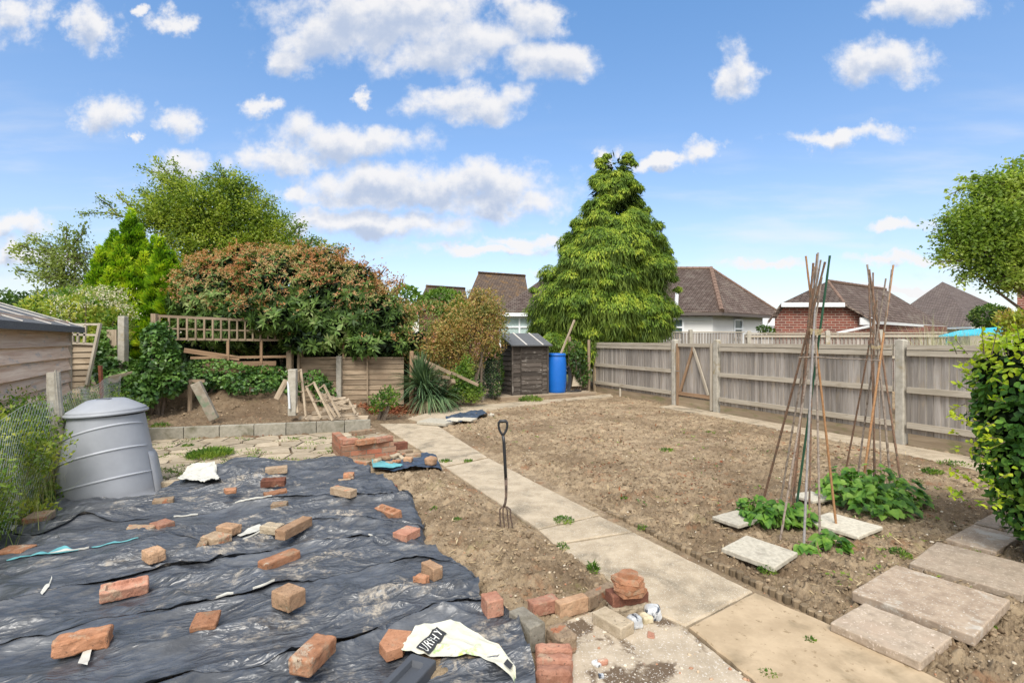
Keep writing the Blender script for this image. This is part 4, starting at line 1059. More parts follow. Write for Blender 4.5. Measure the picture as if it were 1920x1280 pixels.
# stub post in the long bay
m = MB(); q = FBp.lerp(CORN, .62) + fn_ * .04; m.bar(q, q + Z * .22, .05, .05); m.build('cleat', WR, fen)
gt = thing('garden_gate', PG2.lerp(FBp, .5), 'grey boarded garden gate with two brown diagonal braces between concrete posts', 'gate')
ga, gb_ = PG2 + fdir * .09, FBp - fdir * .11; gd = (gb_ - ga).normalized(); gl = (gb_ - ga).length
m = MB(); x = 0
while x < gl - .03:
    m.bar(ga + gd * (x + .05) + Z * .10, ga + gd * (x + .05) + Z * 1.40, .095, .016, up=fn_ + gd * .1); x += .098
m.build('boarding', WG, gt)
m = MB(); m.bar(ga + gd * .02 + fn_ * .03 + Z * .03, ga + gd * .02 + fn_ * .03 + Z * 1.42, .05, .07, up=fn_); m.build('gate_frame', WR, gt)
m = MB(); m.bar(gb_ - gd * .02 + fn_ * .03 + Z * .03, gb_ - gd * .02 + fn_ * .03 + Z * 1.42, .05, .06, up=fn_); m.build('gate_frame', WB, gt)
for z in (1.385, .30): m = MB(); m.bar(ga + fn_ * .035 + Z * z, gb_ + fn_ * .035 + Z * z, .04, .075); m.build('rail', (WR, WB)[z < 1], gt)
m = MB(); m.bar(ga + fn_ * .02 + Z * .12, gb_ + fn_ * .02 + Z * .12, .03, .22); m.build('kick_board', WGB, gt)
mid = ga.lerp(gb_, .52) + fn_ * .04 + Z * 1.34
for e_, mt in ((ga.lerp(gb_, .1), WR), (ga.lerp(gb_, .9), WB)):
    m = MB(); m.bar(e_ + fn_ * .045 + Z * .34, mid, .055, .03, up=fn_); m.build('brace', mt, gt)
m = MB(); m.tube([gb_ + fn_ * .06 + Z * .8, gb_ + fn_ * .09 + Z * .8 - gd * .03, gb_ + fn_ * .09 + Z * .8 - gd * .12], .008, 6); m.build('latch', plain('galvanised', (.35, .35, .35), .4, .5, .8), gt)

# fences behind
def simple_fence(a, b, h, posts, label, rails=True, cap=True, z0=0.0, n=None, mat=WG):
    root = thing('wooden_fence', a, label, 'fence'); d = (b - a).normalized(); L = (b - a).length
    nn = Vector((d.y, -d.x, 0)); nn = -nn if nn.y > 0 else nn
    m = MB(); x = 0
    while x < L:
        p = a + d * x; m.bar(p + Z * z0, p + Z * (h - .03), .085, .02, up=nn + d * .25); x += .10
    m.build('boarding', mat, root)
    m = MB(); m.bar(a + Z * h, b + Z * h, .09, .035); 
    m.build('capping', WR, root)
    if rails:
        for z in (h - .09, h - .7):
            m = MB(); m.bar(a + nn * .04 + Z * z, b + nn * .04 + Z * z, .04, .07); m.build('rail', WR, root)
    for t_ in posts:
        m = MB(); post(m, a.lerp(b, t_) + nn * .03 - Z * .05, h + .14, .12, dirv=d); m.build('post', MPOST, root)
    return root
def at(u, Y): return Vector(((u - 960) / 960 * Y, Y, 0))
simple_fence(at(1140, 17.5), at(1395, 17.8), 1.77, (.6,), 'brown slatted fence behind the gate, in front of the white bungalow', rails=False)
simple_fence(at(1398, 16.2), at(1775, 14.2), 1.70, (.02, .44, .70), 'farther railed fence behind the cane wigwams, below the brick garage')
# slatted panel behind the barrel
def hboards(root, a, b, z0, z1, n, mat, name='panel', tilt=.35, th=.012, over=1.25):
    d = (b - a).normalized(); nn = Vector((d.y, -d.x, 0)); nn = -nn if nn.y > 0 else nn
    m = MB(); hh = (z1 - z0) / n
    for i in range(n):
        z = z0 + hh * (i + .5); m.bar(a + Z * (z + random.uniform(-.004, .004)), b + Z * (z + random.uniform(-.006, .006)), hh * over, th, up=(nn + Z * tilt * .45))
        
    return m.build(name, mat, root)
WD = wood('dark_boards', (.045, .036, .03), (.10, .085, .072), (.30, .27, .24), (.60, .74), (1.2, 34, 34), (.6, 1.4), mould=(.22, .20, .175), mt=.56)
WS = wood('shed_boards', (.56, .37, .26), (.80, .64, .51), (.40, .38, .37), (.54, .7), (.9, 20, 20), (.8, 1.15), mould=(.72, .60, .50))
pr_ = thing('fence_panel', at(1068, 14.6), 'brown slatted fence panel with ivy, in the corner behind the blue barrel', 'fence panel')
hboards(pr_, at(1068, 14.6), at(1106, 15.2), .1, 1.45, 16, WF)
for u in (1068, 1104): m = MB(); m.bar(at(u, 14.5), at(u, 14.5) + Z * (1.6 if u < 1100 else 1.5), .07, .07); m.build('post', WF, pr_)

# ---------------------------------------------------------------- little dark tool shed on its decking
O = G(961, 741, .1); pw, dw = PV, DV
dk = thing('timber_deck', G(925, 748), 'low weathered timber platform under the dark tool shed and blue barrel', 'deck')
m = MB(); a0 = G(925, 748, .05)
for i in range(7):
    q = O - pw * .42 - dw * .16 + dw * (.13 * i); m.bar(Vector((q.x, q.y, .085)), Vector((q.x, q.y, .085)) + pw * (2.75 + random.uniform(-.05, .1)), .115, .03)
m.build('deck_boards', WP, dk)
m = MB(); q = O - pw * .42 - dw * .20; m.bar(Vector((q.x, q.y, .035)), Vector((q.x, q.y, .035)) + pw * 2.8, .04, .09); m.bar(Vector((q.x, q.y, .035)), Vector((q.x, q.y, .035)) + dw * .9, .04, .09); m.build('fascia', WF, dk)
sh = thing('tool_shed', O, 'small black weathered tool shed with a felt roof and two white battens', 'shed')
W_, D_ = 1.0, .62; zf_, zb_ = 1.36, 1.60
def shed_wall(a, b, z0, za, zb2, n, nn, name, root, mat=WD):
    m = MB(); L = (b - a).length; d = (b - a).normalized()
    hh = (max(za, zb2) - z0) / n
    for i in range(n):
        z = z0 + hh * (i + .5); s0, s1 = 0, L
        if z + hh * .5 > min(za, zb2):          # rake
            f = (z - min(za, zb2)) / (abs(za - zb2) + 1e-6); f = max(0, min(1, f))
            if za < zb2: s0 = L * f
            elif zb2 < za: s1 = L * (1 - f)
        if s1 - s0 < .05: continue
        k = random.uniform(-.008, .008)
        m.bar(a + d * s0 + Z * (z + k) + nn * random.uniform(0, .004), a + d * s1 + Z * (z - k) + nn * random.uniform(0, .004), hh * 1.12, .014, up=(nn + Z * .16))
    return m.build(name, mat, root)
z0 = .1
O0 = Vector((O.x, O.y, 0))
shed_wall(O0, O0 + pw * W_, z0, zf_, zf_, 11, -dw, 'front_wall', sh)
shed_wall(O0 + dw * D_, O0, z0, zb_, zf_, 12, -pw, 'side_wall', sh)
shed_wall(O0 + pw * W_, O0 + pw * W_ + dw * D_, z0, zf_, zb_, 12, pw, 'side_wall', sh)
shed_wall(O0 + dw * D_, O0 + dw * D_ + pw * W_, z0, zb_, zb_, 12, dw, 'back_wall', sh)
m = MB()
for q in (O0 - dw * .012 - pw * .012, O0 - dw * .012 + pw * (W_ + .01)): m.bar(q + Z * z0, q + Z * zf_, .04, .04, up=pw)
m.bar(O0 + dw * D_ - pw * .012 + Z * z0, O0 + dw * D_ - pw * .012 + Z * zb_, .04, .04, up=pw); m.build('corner_post', WD, sh)
dr = shed_wall(O0 + pw * .24 - dw * .022, O0 + pw * .82 - dw * .022, z0 + .05, zf_ - .1, zf_ - .1, 10, -dw, 'door', sh)
m = MB(); m.bar(O0 + pw * .22 - dw * .03 + Z * z0, O0 + pw * .22 - dw * .03 + Z * (zf_ - .03), .012, .02, up=dw); m.bar(O0 + pw * .83 - dw * .03 + Z * (z0 + .05), O0 + pw * .83 - dw * .03 + Z * (zf_ - .1), .02, .012, up=dw); m.build('door_trim', WD, sh)
felt = stone('roofing_felt', (.085, .09, .098), (.13, .135, .145), 40, (.17, .165, .155), (.6, .75), 3, .85, .5, .003, var=(1, 1))
MBAT = plain('pale_batten', (.55, .52, .48), .7, .3, var=.2)
e0 = O0 - pw * .09 - dw * .12; e1 = O0 + pw * (W_ + .09) - dw * .12; f0 = O0 - pw * .09 + dw * (D_ + .06); f1 = f0 + pw * (W_ + .18)
R4 = [e0 + Z * (zf_ - .02), e1 + Z * (zf_ - .02), f1 + Z * (zb_ + .05), f0 + Z * (zb_ + .05)]
nr_ = (R4[1] - R4[0]).cross(R4[3] - R4[0]).normalized(); R4 = [p + nr_ * .03 for p in R4]
m = MB(); m.slab(R4, nr_, .035); rf = m.build('roof', felt, sh)
for s_ in (.36, .76):
    m = MB(); m.bar(R4[0].lerp(R4[1], s_) + nr_ * .008, R4[3].lerp(R4[2], s_) + nr_ * .008, .035, .018, up=nr_); b_ = m.build('batten', MBAT, rf); b_.location = (0, 0, 0)

# ---------------------------------------------------------------- blue barrel, hose ring, boards behind it
def lathe(prof, n=48, c=(0, 0, 0)):
    v = []; f = []
    for (r, z) in prof:
        for j in range(n): t = 2 * math.pi * j / n; v.append((c[0] + r * math.cos(t), c[1] + r * math.sin(t), c[2] + z))
    for k in range(len(prof) - 1):
        for j in range(n): j2 = (j + 1) % n; f.append([k * n + j, k * n + j2, (k + 1) * n + j2, (k + 1) * n + j])
    return v, f
bc = G(1045, 737, .1); bc = Vector((bc.x, bc.y + .25, .1))
bl = thing('water_barrel', bc, 'tall bright blue plastic barrel beside the dark tool shed', 'barrel')
MBL = plain('blue_barrel_plastic', (.006, .125, .50), .42, .45, var=.12, sc_=5)
R0 = 18.6 / 960 * (bc.y)
m = MB(); v, f = lathe([(0.0, 0), (R0 * .86, 0), (R0 * .9, .02), (R0 * .93, .1), (R0 * .99, .3), (R0, .55), (R0 * .97, .8), (R0 * .91, .93), (R0 * .86, .965), (R0 * .86, .975)], c=bc); m.add(v, f); m.build('barrel_body', MBL, bl, smooth=True)
m = MB(); v, f = lathe([(R0 * .87, .965), (R0 * .92, .97), (R0 * .93, .985), (R0 * .92, 1.03), (R0 * .89, 1.04), (R0 * .84, 1.04), (R0 * .82, 1.02), (0, 1.015)], c=bc); m.add(v, f); m.build('barrel_lid', MBL, bl, smooth=True)
m = MB(); v, f = lathe([(R0 * .90, .975), (R0 * .945, .985), (R0 * .945, .995), (R0 * .90, 1.0)], c=bc); m.add(v, f); m.build('clamp_ring', plain('dark_blue_ring', (.004, .08, .33), .4, .5), bl, smooth=True)
MRUB = plain('black_rubber', (.03, .03, .032), .6, .4)
hc = bc + Vector((.22, .16, 0)); m = MB()
for k in range(4):
    a_ = .04 * k; m.tube([hc + Vector((.05 + a_ * .5 + .1 * math.cos(t) * .9, .1 * math.cos(t), .34 + .34 * math.sin(t))) for t in np.linspace(-1.9, 1.9 + a_, 22)], .018, 7)
m.tube([hc + Vector((.0, -.1, .02)), hc + Vector((.16, -.14, .02)), hc + Vector((.34, -.1, .02)), hc + Vector((.46, .0, .02)), hc + Vector((.3, .1, .05))], .018, 7)
tag(m.build('rubber_hose', MRUB, origin=hc), 'coil of black rubber hose behind the blue barrel', 'hose')
hb = P(1083, 727, 14.0); m = MB(); q = [P(1072, 724, 13.95), P(1093, 723, 14.1), P(1086, 697, 14.4), P(1077, 695, 14.35)]; m.slab(q, (0, -1, .3), .03)
tag(m.build('board', stone('dull_board', (.30, .25, .18), (.38, .32, .24), 10), origin=q[0]), 'small tan board leaning in the corner right of the blue barrel', 'board')
m = MB(); m.bar(P(1051, 664, 13.9), P(1077, 600, 14.2), .045, .04)
m.bar(P(1030, 734, 13.7), P(1051, 664, 13.9), .045, .04)
tag(m.build('timber_pole', WP, origin=P(1051, 700, 13.8)), 'pale timber batten leaning up behind the blue barrel', 'timber')
m = MB(); m.bar(P(931, 735, 13.3), P(936, 662, 13.5), .09, .02, up=(0, 1, 0)); tag(m.build('board', WB, origin=P(931, 735, 13.3)), 'reddish board leaning on the left side of the dark tool shed', 'board')

# ---------------------------------------------------------------- left shed
C0 = Vector((-6.93, 8.0, 0)); wd = Vector((.495, -.869, 0)); wn = Vector((.869, .495, 0))
ls = thing('garden_shed', C0, 'pale weathered timber shed with grey felt roof at the left picture edge', 'shed')
m = MB(); n = 9; hh = .185
for i in range(n):
    z = .12 + hh * (i + .5); m.bar(C0 + Z * z, C0 + wd * 5 + Z * (z + random.uniform(-.006, .006)), hh * 1.13, .018, up=(wn + Z * .30))
m.build('wall_boards', WS, ls)
m = MB(); m.bar(C0 - wd * .02 + wn * .012, C0 - wd * .02 + wn * .012 + Z * 1.66, .05, .035, up=wd); m.build('corner_post', WR, ls)
m = MB()
for i in range(n): z = .12 + hh * (i + .5); m.bar(C0 + Z * z, C0 - wn * 3 + Z * z, hh * 1.12, .018, up=(-wd + Z * .15))
m.slab([C0 + Z * 1.7, C0 - wn * 1.5 + Z * 2.2, C0 - wn * 3 + Z * 1.7], -wd, .02); m.build('end_wall', WS, ls)
e0 = C0 - wd * .14 + wn * .16 + Z * 1.70; e1 = C0 + wd * 5.1 + wn * .16 + Z * 1.70; up_ = -wn * 1.75 + Z * .62
m = MB(); nr_ = (e1 - e0).cross(up_); nr_ = -nr_ if nr_.z < 0 else nr_; m.slab([e0, e1, e1 + up_, e0 + up_], nr_, .03)
up2 = -wn * 1.75 - Z * .62; m.slab([e0 + up_, e1 + up_, e1 + up_ + up2, e0 + up_ + up2], (0, 0, 1), .03)
m.bar(e0 - Z * .045 + wn * .01, e1 - Z * .045 + wn * .01, .014, .085); rf = m.build('roof', felt, ls)
for s_ in (.0, .85, 1.8, 2.9):
    m = MB(); q = e0 + wd * (s_ + .02) + nr_.normalized() * .012; m.bar(q, q + up_, .022, .014, up=nr_); m.build('batten', MBAT, rf).location = (0, 0, 0)

# leaning trellis panel beside the shed
lp = thing('leaning_lattice', P(165, 715, 8.8), 'pale leaning fence panel with a trellis top beside the left shed', 'fence panel')
def PB(m, pts, Y, w, t=.03, Y2=None):
    for (u0, v0, u1, v1) in pts: m.bar(P(u0, v0, Y), P(u1, v1, Y2 or Y), t, w, up=Vector((1, 0, 0)) if abs(u1 - u0) < abs(v1 - v0) else Z)
m = MB(); PB(m, [(130, 608, 189, 608), (131, 627, 185, 628), (130, 643, 176, 645), (137, 610, 135, 645), (148, 609, 146, 643), (161, 609, 158, 643)], 8.8, .035); m.build('lattice', WR, lp)
m = MB(); m.bar(P(188, 606, 8.8), P(163, 722, 8.75), .04, .05, up=(0, 1, 0)); m.bar(P(132, 606, 8.8), P(128, 722, 8.75), .04, .045, up=(0, 1, 0)); m.build('panel_frame', WR, lp)
m = MB()
for i in range(7):
    v0 = 652 + i * 11; x1 = 178 - (v0 - 640) * .22; a, b = P(131, v0 + 1, 8.83), P(x1, v0, 8.83)
    m.bar(a, b, .13, .012, up=Vector((0, -1, .25)))
m.build('slats', WP, lp)
m = MB(); q = P(231, 667, 9.3); q = Vector((q.x, q.y, 0)); post(m, q, 1.93, .12, False); tag(m.build('concrete_post', MPOST, origin=q), 'tall square concrete post standing in the ivy right of the leaning panel', 'post')
m = MB(); q = P(212, 700, 9.6); m.bar(Vector((q.x, q.y, 0)), P(210, 618, 9.6), .18, .03, up=(0, 1, 0)); tag(m.build('board', WP, origin=(q.x, q.y, 0)), 'ivy covered upright board left of the tall concrete post', 'board')

# ---------------------------------------------------------------- trellis and panel fence at the back
tr = thing('trellis', at(288, 9.6), 'long wooden trellis on posts in front of the red tipped bush', 'trellis')
a, b = P(290, 592, 9.6), P(560, 606, 11.2)
def tp_(s, z): q = a.lerp(b, s); return Vector((q.x, q.y, z))
for z, w, t1 in ((1.95, .05, 1), (1.72, .03, 1), (1.52, .045, 1)):
    m = MB(); k = .0; m.bar(tp_(0, z), tp_(t1, z - .10 * (z - 1.2)), .03, w); m.build('rail', WF, tr)
m = MB()
for i in range(17):
    s_ = .035 + i * .056; m.bar(tp_(s_, 1.5) - Vector((0, .02, 0)), tp_(s_, 1.93 - .08 * s_) - Vector((0, .02, 0)), .032, .02, up=(0, 1, 0))
m.build('lattice', WF, tr)
for s_, z1, w in ((0, 1.99, .09), (.93, 1.93, .11), (1.0, 1.88, .05)):
    m = MB(); q = tp_(s_, 0); m.bar(q - Z * .05, q + Z * z1, w, w); m.build('post', WF, tr)
m = MB()
for s_ in (.47, .71): m.bar(tp_(s_, 1.0), tp_(s_, 1.5), .05, .03, up=(0, 1, 0))
m.bar(tp_(.18, 1.30), tp_(.55, 1.12), .03, .09); m.bar(tp_(.22, 1.15), tp_(.9, 1.14), .03, .05); m.bar(tp_(.30, 1.02), tp_(.82, 1.0), .03, .10); m.bar(tp_(.3, .9), tp_(.86, .86), .03, .10)
m.build('lower_board', WB, tr)
pf = thing('fence_panel', at(640, 11.3), 'low brown overlapping board panel fence behind the pallets and yucca', 'fence')
pA, pB, pC = at(563, 11.3), at(638, 11.4), at(757, 11.6)
hboards(pf, pA, pB, .12, 1.08, 8, WF, over=1.15); hboards(pf, pB, pC, .05, 1.08, 9, WF, over=1.15)
m = MB(); m.bar(pA + Z * 1.10, pB + Z * 1.10 , .04, .04); m.bar(pB + Z * 1.10, pC + Z * 1.09, .04, .04); m.build('capping', WF, pf)
m = MB(); post(m, pB - Vector((0, .07, .1)), 1.24, .11, False); m.build('post', MPOST, pf)
for u, t_ in ((567, 1.5), (644, 1.5), (690, 1.45)): q = at(u, 11.45); m = MB(); m.bar(q + Z * 1.05, q + Z * t_, .05, .035); m.build('upper_stud', WB, pf)
m = MB(); m.bar(at(566, 11.45) + Z * 1.5, at(603, 11.45) + Z * 1.47, .03, .03); m.build('upper_rail', WB, pf)
m = MB()
q = at(690, 11.45); m.bar(q - Vector((0, .03, 0)), q + Z * 1.08 - Vector((0, .05, 0)), .03, .02, up=(0, 1, 0)); m.build('batten', WF, pf)
# rail and leaning post on the spoil heap
m = MB(); m.bar(P(275, 713, 9.3), P(384, 714, 9.5), .03, .055); q = at(282, 9.3); m.bar(q, q + Z * .78, .05, .05); q = at(356, 9.4); m.bar(q, q + Z * .75, .05, .05)
tag(m.build('low_rail', WF, origin=at(282, 9.3)), 'low brown rail among the ivy behind the spoil heap', 'rail')
V, Fc = rbox(.14, .12, .66, .01, (3, 3, 12), .006, 5, None, 9); m = MB(); m.add(V, Fc); o = m.build('wooden_post', stone('mossy_post', (.30, .25, .19), (.40, .36, .29), 14, (.20, .26, .17), (.5, .65), 5, bump=.8)); q = P(402, 786, 8.35); o.location = q; o.rotation_euler = (0, -.42, .3)
tag(o, 'thick grey post leaning out of the spoil heap', 'post')
# concrete stub, planks and broken frames
m = MB(); q = P(549, 779, 8.6); post(m, q, .78, .13, False, Vector((.97, .1, 0)), d=.12); tag(m.build('concrete_post', MPOST, origin=q), 'short grooved concrete post between spoil heap and broken pallets', 'post')
m = MB(); m.bar(P(537, 712, 8.9), P(518, 748, 8.8), .09, .02, up=(0, 1, 0)); tag(m.build('board', WP, origin=P(518, 748, 8.8)), 'plank propped against the left of the short concrete post', 'board')
m = MB(); m.tube([P(540, 715, 8.55), P(543, 766, 8.5)], .018, 8); tag(m.build('plastic_pipe', plain('white_pipe', (.6, .62, .64), .4, .5), origin=P(543, 766, 8.5)), 'thin white pipe beside the short concrete post', 'pipe')
def frame(pts, Y0, Y1, label, rungs=2, w=.035):
    (a0, a1), (b0, b1) = pts; r = thing('broken_trellis', P(*a1, Y1), label, 'wooden frame', 'broken wooden frames leaning on the kerb')
    A0, A1, B0, B1 = P(*a0, Y0), P(*a1, Y1), P(*b0, Y0), P(*b1, Y1)
    for s_, e_ in ((A0, A1), (B0, B1)): m = MB(); m.bar(s_, e_, w, w * .7, up=(0, 1, 0)); m.build('upright', WP, r)
    for k in range(rungs): t_ = .02 + k * .93 / max(1, rungs - 1) * .5; m = MB(); m.bar(A0.lerp(A1, t_) - Vector((0, .02, 0)), B0.lerp(B1, t_) - Vector((0, .02, 0)), w * .8, .02); m.build('rung', WP, r)
frame((((551, 697), (558, 774)), ((564, 692), (574, 781))), 8.9, 8.55, 'tallest pale broken frame, leftmost against the concrete post', 3)
frame((((574, 724), (602, 784)), ((588, 716), (624, 788))), 8.8, 8.3, 'pale broken frame in the middle leaning left', 2)
frame((((595, 730), (630, 782)), ((607, 721), (638, 782))), 8.85, 8.4, 'narrow pale broken frame on the right of the three', 3)
frame((((602, 737), (640, 768)), ((655, 752), (667, 775))), 8.9, 8.6, 'low tipped broken frame over the wood pile', 2)
words = ['lowest long plank', 'second plank', 'short dark plank', 'wide plank with a split end', 'thin crossing plank', 'topmost plank', 'orange brown plank at the right end', 'narrow plank at the back']
for i, (u0, v0, u1, v1, w) in enumerate([(560, 790, 690, 783, .12), (575, 782, 672, 777, .1), (585, 775, 640, 772, .1), (605, 770, 668, 762, .12), (610, 781, 655, 748, .06), (612, 760, 652, 752, .12), (630, 786, 676, 784, .08), (600, 752, 648, 746, .07)]):
    m = MB(); a, b = P(u0, v0, 8.75 + .05 * i), P(u1, v1, 8.8 + .06 * i); a.z = max(a.z, .16); b.z = max(b.z, .16); m.bar(a, b, w, .022 if i != 6 else .05, up=Vector((0, -.5, 1)))
    tag(m.build('plank', (WP, WB)[i == 6], origin=a), words[i] + ' in the broken wood pile behind the kerb blocks', 'plank', 'planks in the broken wood pile')
m = MB()
for i in range(9): a = P(612 + i * 2.2, 757 - i * 1.2, 9.2); m.bar(a, P(648 + i * 1.0, 770 - i * 2.2, 9.2), .02, .02)
tag(m.build('broken_lattice', WP, origin=P(612, 757, 9.2)), 'tangle of thin broken laths at the back of the wood pile', 'lattice')

# broken fence behind the yucca
lbs = ['long grey rail sloping down from the post behind the yucca', 'thin split rail below the long grey one', 'short broken rail near the yellow flowers', 'low plank lying against the weeds right of the yucca', 'brown rail crossing under the others']
for i, (u0, v0, u1, v1, w) in enumerate([(777, 668, 846, 700, .065), (783, 679, 820, 694, .045), (846, 698, 897, 722, .05), (820, 735, 850, 714, .10), (800, 703, 842, 708, .06)]):
    m = MB(); a, b = P(u0, v0, 11.4), P(u1, v1, 11.3 - .1 * i); m.bar(a, b, w, w, up=Z); tag(m.build('broken_rail', WF, origin=b), lbs[i], 'rail', 'broken rails behind the yucca')
for u, v0, h_, mat, lb, nm in ((905, 750, 1.17, WR, 'round topped grey post right of the broken rails', 'wooden_post'), (772, 757, 1.25, WB, 'brown square post behind the yucca top', 'wooden_post')):
    q = G(u, v0) if u > 800 else at(u, 11.5); m = MB(); m.tube([q - Z * .05, q + Z * (h_ * .5), q + Z * (h_ - .02), q + Z * h_], [.055, .052, .05, .03], 8); tag(m.build(nm, mat, origin=q), lb, 'post')
MWIRE = plain('fence_wire', (.62, .64, .60), .5, .5, .6)
MWIRED = plain('dark_wire', (.06, .08, .07), .5, .5)
def mesh_fence(name, a, b, z0, z1, cell, rad, mat, label, wob=.02, sag=.03):
    d = (b - a).normalized(); L = (b - a).length; m = MB(); H = z1 - z0; nn = Vector((d.y, -d.x, 0))
    def pt(x, z): 
        w_ = wob * math.sin(x * 5 + z * 3) + wob * .3 * math.sin(x * 7 + z * 9); return a + d * x + nn * w_ + Z * (z + sag * math.sin(x * 4) * (z / z1))
    for sgn in (1, -1):
        x = -H
        while x < L + H:
            pts = []
            k = 0
            while k <= H + 1e-6:
                xx = x + sgn * k
                if 0 <= xx <= L: pts.append(pt(xx, z0 + k))
                k += cell
            if len(pts) > 1: m.tube(pts, rad, 3, False)
            x += cell * 1.3
    for z in (z0 + H * .98, z0 + H * .5): m.tube([pt(x, z) for x in np.linspace(0, L, 30)], rad * 1.3, 3, False)
    return tag(m.build(name, mat, origin=a), label, 'wire fence')
mesh_fence('wire_fence', at(815, 12.0), at(940, 12.4), .1, 1.0, .06, .003, MWIRED, 'dark chain link fence behind the broken rails', .01, .0)
LA = Vector((-3.93, 4.2, 0)); ld = Vector((-.495, .869, 0))
mesh_fence('wire_fence', LA - ld * 2.0, LA + ld * 4.2, .02, .98, .055, .0012, MWIRE, 'sagging galvanised wire netting along the overgrown left edge', .012, .03)
MOLD = stone('old_post', (.32, .29, .24), (.46, .43, .37), 18, (.22, .2, .15), (.55, .7), 5, bump=.9, bd=.01)
m = MB(); q = LA + ld * .65 + Vector((.02, 0, 0)); m.tube([q + Vector((.05, 0, 0)), q + Vector((.02, 0, .5)), q + Vector((-.03, 0, 1.02)), q + Vector((-.035, 0, 1.2))], [.06, .055, .055, .05], 8)
m.bar(q + Vector((.04, -.02, .75)), q + Vector((.0, -.02, 1.22)), .012, .012); tag(m.build('wooden_post', MOLD, origin=q), 'old grey post holding the wire netting behind the compost bin', 'post')
m = MB(); q = LA + ld * 3.0; m.bar(q, q + Vector((-.06, 0, 1.16)), .035, .035); tag(m.build('metal_stake', stone('rust', (.10, .035, .02), (.2, .07, .04), 25), origin=q), 'rusty brown metal stake in the wire netting above the compost bin', 'stake')

# ---------------------------------------------------------------- compost bin
cb0 = Vector((-3.88, 4.93, 0)); cbn = thing('compost_bin', cb0, 'large grey plastic compost bin with curved ribs at the left', 'compost bin')
MBIN = plain('bin_plastic', (.30, .315, .345), .46, .35, var=.28, sc_=2.2, bump=.2)
MBINL = plain('bin_rib', (.40, .42, .455), .45, .4, var=.1, sc_=3)
ax = .2   # slight ellipse / lean
RB, RT, HB_ = .415, .295, .79
def binp(t, z):
    r = RB + (RT - RB) * (z / HB_) ** 1.05; r *= 1 + .006 * math.cos(4 * t)
    return Vector((cb0.x + r * math.cos(t) - .02 * z, cb0.y + r * math.sin(t), z))
m = MB(); N = 72; zz_ = [0.0, .012, .03] + [.03 + (HB_ - .03) * i / 16 for i in range(1, 17)]
vs = []; 
for z in zz_:
    for j in range(N):
        p = binp(2 * math.pi * j / N, z)
        if z < .03: o_ = p - Vector((cb0.x, cb0.y, z)); p = p + o_.normalized() * (.03 if z < .012 else .022)
        vs.append(p)
fs = [[k * N + j, k * N + (j + 1) % N, (k + 1) * N + (j + 1) % N, (k + 1) * N + j] for k in range(len(zz_) - 1) for j in range(N)]
m.add(vs, fs); m.build('bin_body', MBIN, cbn, smooth=True)
for zb0 in (.17, .42, .64):
    m = MB(); n = 40; V = []; tilt_ = .10
    for i in range(n):
        s_ = i / (n - 1); t_ = math.radians(-140 + s_ * 150); zc = zb0 + tilt_ * (math.sin(s_ * math.pi * .66) * 1.7 - .9); hw = .012 * math.sin(math.pi * s_) ** .5
        for dz_, off in ((-hw, -.002), (-hw * .4, .008), (hw * .5, .008), (hw, -.002)):
            p = binp(t_, zc + dz_); o_ = (p - Vector((cb0.x - .02 * p.z, cb0.y, p.z))).normalized(); V.append(p + o_ * off)
    F4 = [[i * 4 + j, (i + 1) * 4 + j, (i + 1) * 4 + j + 1, i * 4 + j + 1] for i in range(n - 1) for j in range(3)]
    m.add(V, F4); m.build('rib', MBINL, cbn, smooth=True)
m = MB(); lid = [(RT + .004, -.012), (RT + .028, -.010), (RT + .034, .0), (RT + .03, .014), (RT + .016, .018), (RT + .02, .026), (RT + .008, .04), (RT * .85, .07), (RT * .6, .115), (RT * .48, .132), (RT * .3, .138), (0.0, .138)]
v, f = lathe(lid, 64, (0, 0, 0)); lm_ = Matrix.Rotation(-.055, 3, 'Y'); lc = Vector((cb0.x - .02 * HB_, cb0.y, HB_ + .01))
m.add([lm_ @ Vector(p) + lc for p in v], f); ld_ = m.build('bin_lid', MBIN, cbn, smooth=True)
m = MB(); V, Fc = rbox(.12, .05, .03, .008, (8, 4, 3), 0); m.add([lm_ @ (Vector(p) + Vector((.04, -.08, .115))) + lc for p in V], Fc); m.build('lid_handle', plain('bin_dark', (.10, .11, .13), .5, .4), ld_).location = (0, 0, 0)
m = MB()                                           # side hatch
V = []; n = 16
for k, off in enumerate((0.004, .03, .03, .004)):
    for i in range(n):
        z = .0 + .42 * i / (n - 1); t_ = math.radians(6 + (0, 3, 27, 30)[k]); w_ = off * (min(1, (.42 - z) / .06) ** .5); p = binp(t_, z); o_ = (p - Vector((cb0.x, cb0.y, z))).normalized(); V.append(p + o_ * w_)
m.add(V, [[k * n + i, k * n + i + 1, (k + 1) * n + i + 1, (k + 1) * n + i] for k in range(3) for i in range(n - 1)]); m.build('hatch', MBIN, cbn, smooth=True)

# ---------------------------------------------------------------- garden fork
Yk = 3.97; FK = G(948, 985); fk = thing('garden_fork', FK, 'garden fork with black handle stuck upright in the dug soil by the path', 'garden fork')
MBK = plain('black_shaft', (.018, .019, .022), .38, .5, var=.2); MRU = stone('worn_steel', (.06, .045, .038), (.16, .11, .085), 30, rough=.6)
m = MB(); pts = [P(943, 815, Yk), P(945, 830, Yk), P(947, 870, Yk), P(948.5, 898, Yk)]; m.tube(pts, [.011, .0125, .0125, .0125], 12); m.build('shaft', MBK, fk, smooth=True)
m = MB(); c = P(943, 802, Yk)
ring = [Vector((x * .034 * (1.0 if z > 0 else .78 + .22 * (1 + z)), 0, z * .052)) for x, z in [(0, -1.1), (-.45, -.8), (-.85, -.3), (-1, .3), (-.95, .8), (-.6, 1.0), (0, 1.02), (.6, 1.0), (.95, .8), (1, .3), (.85, -.3), (.45, -.8), (0, -1.1)]]
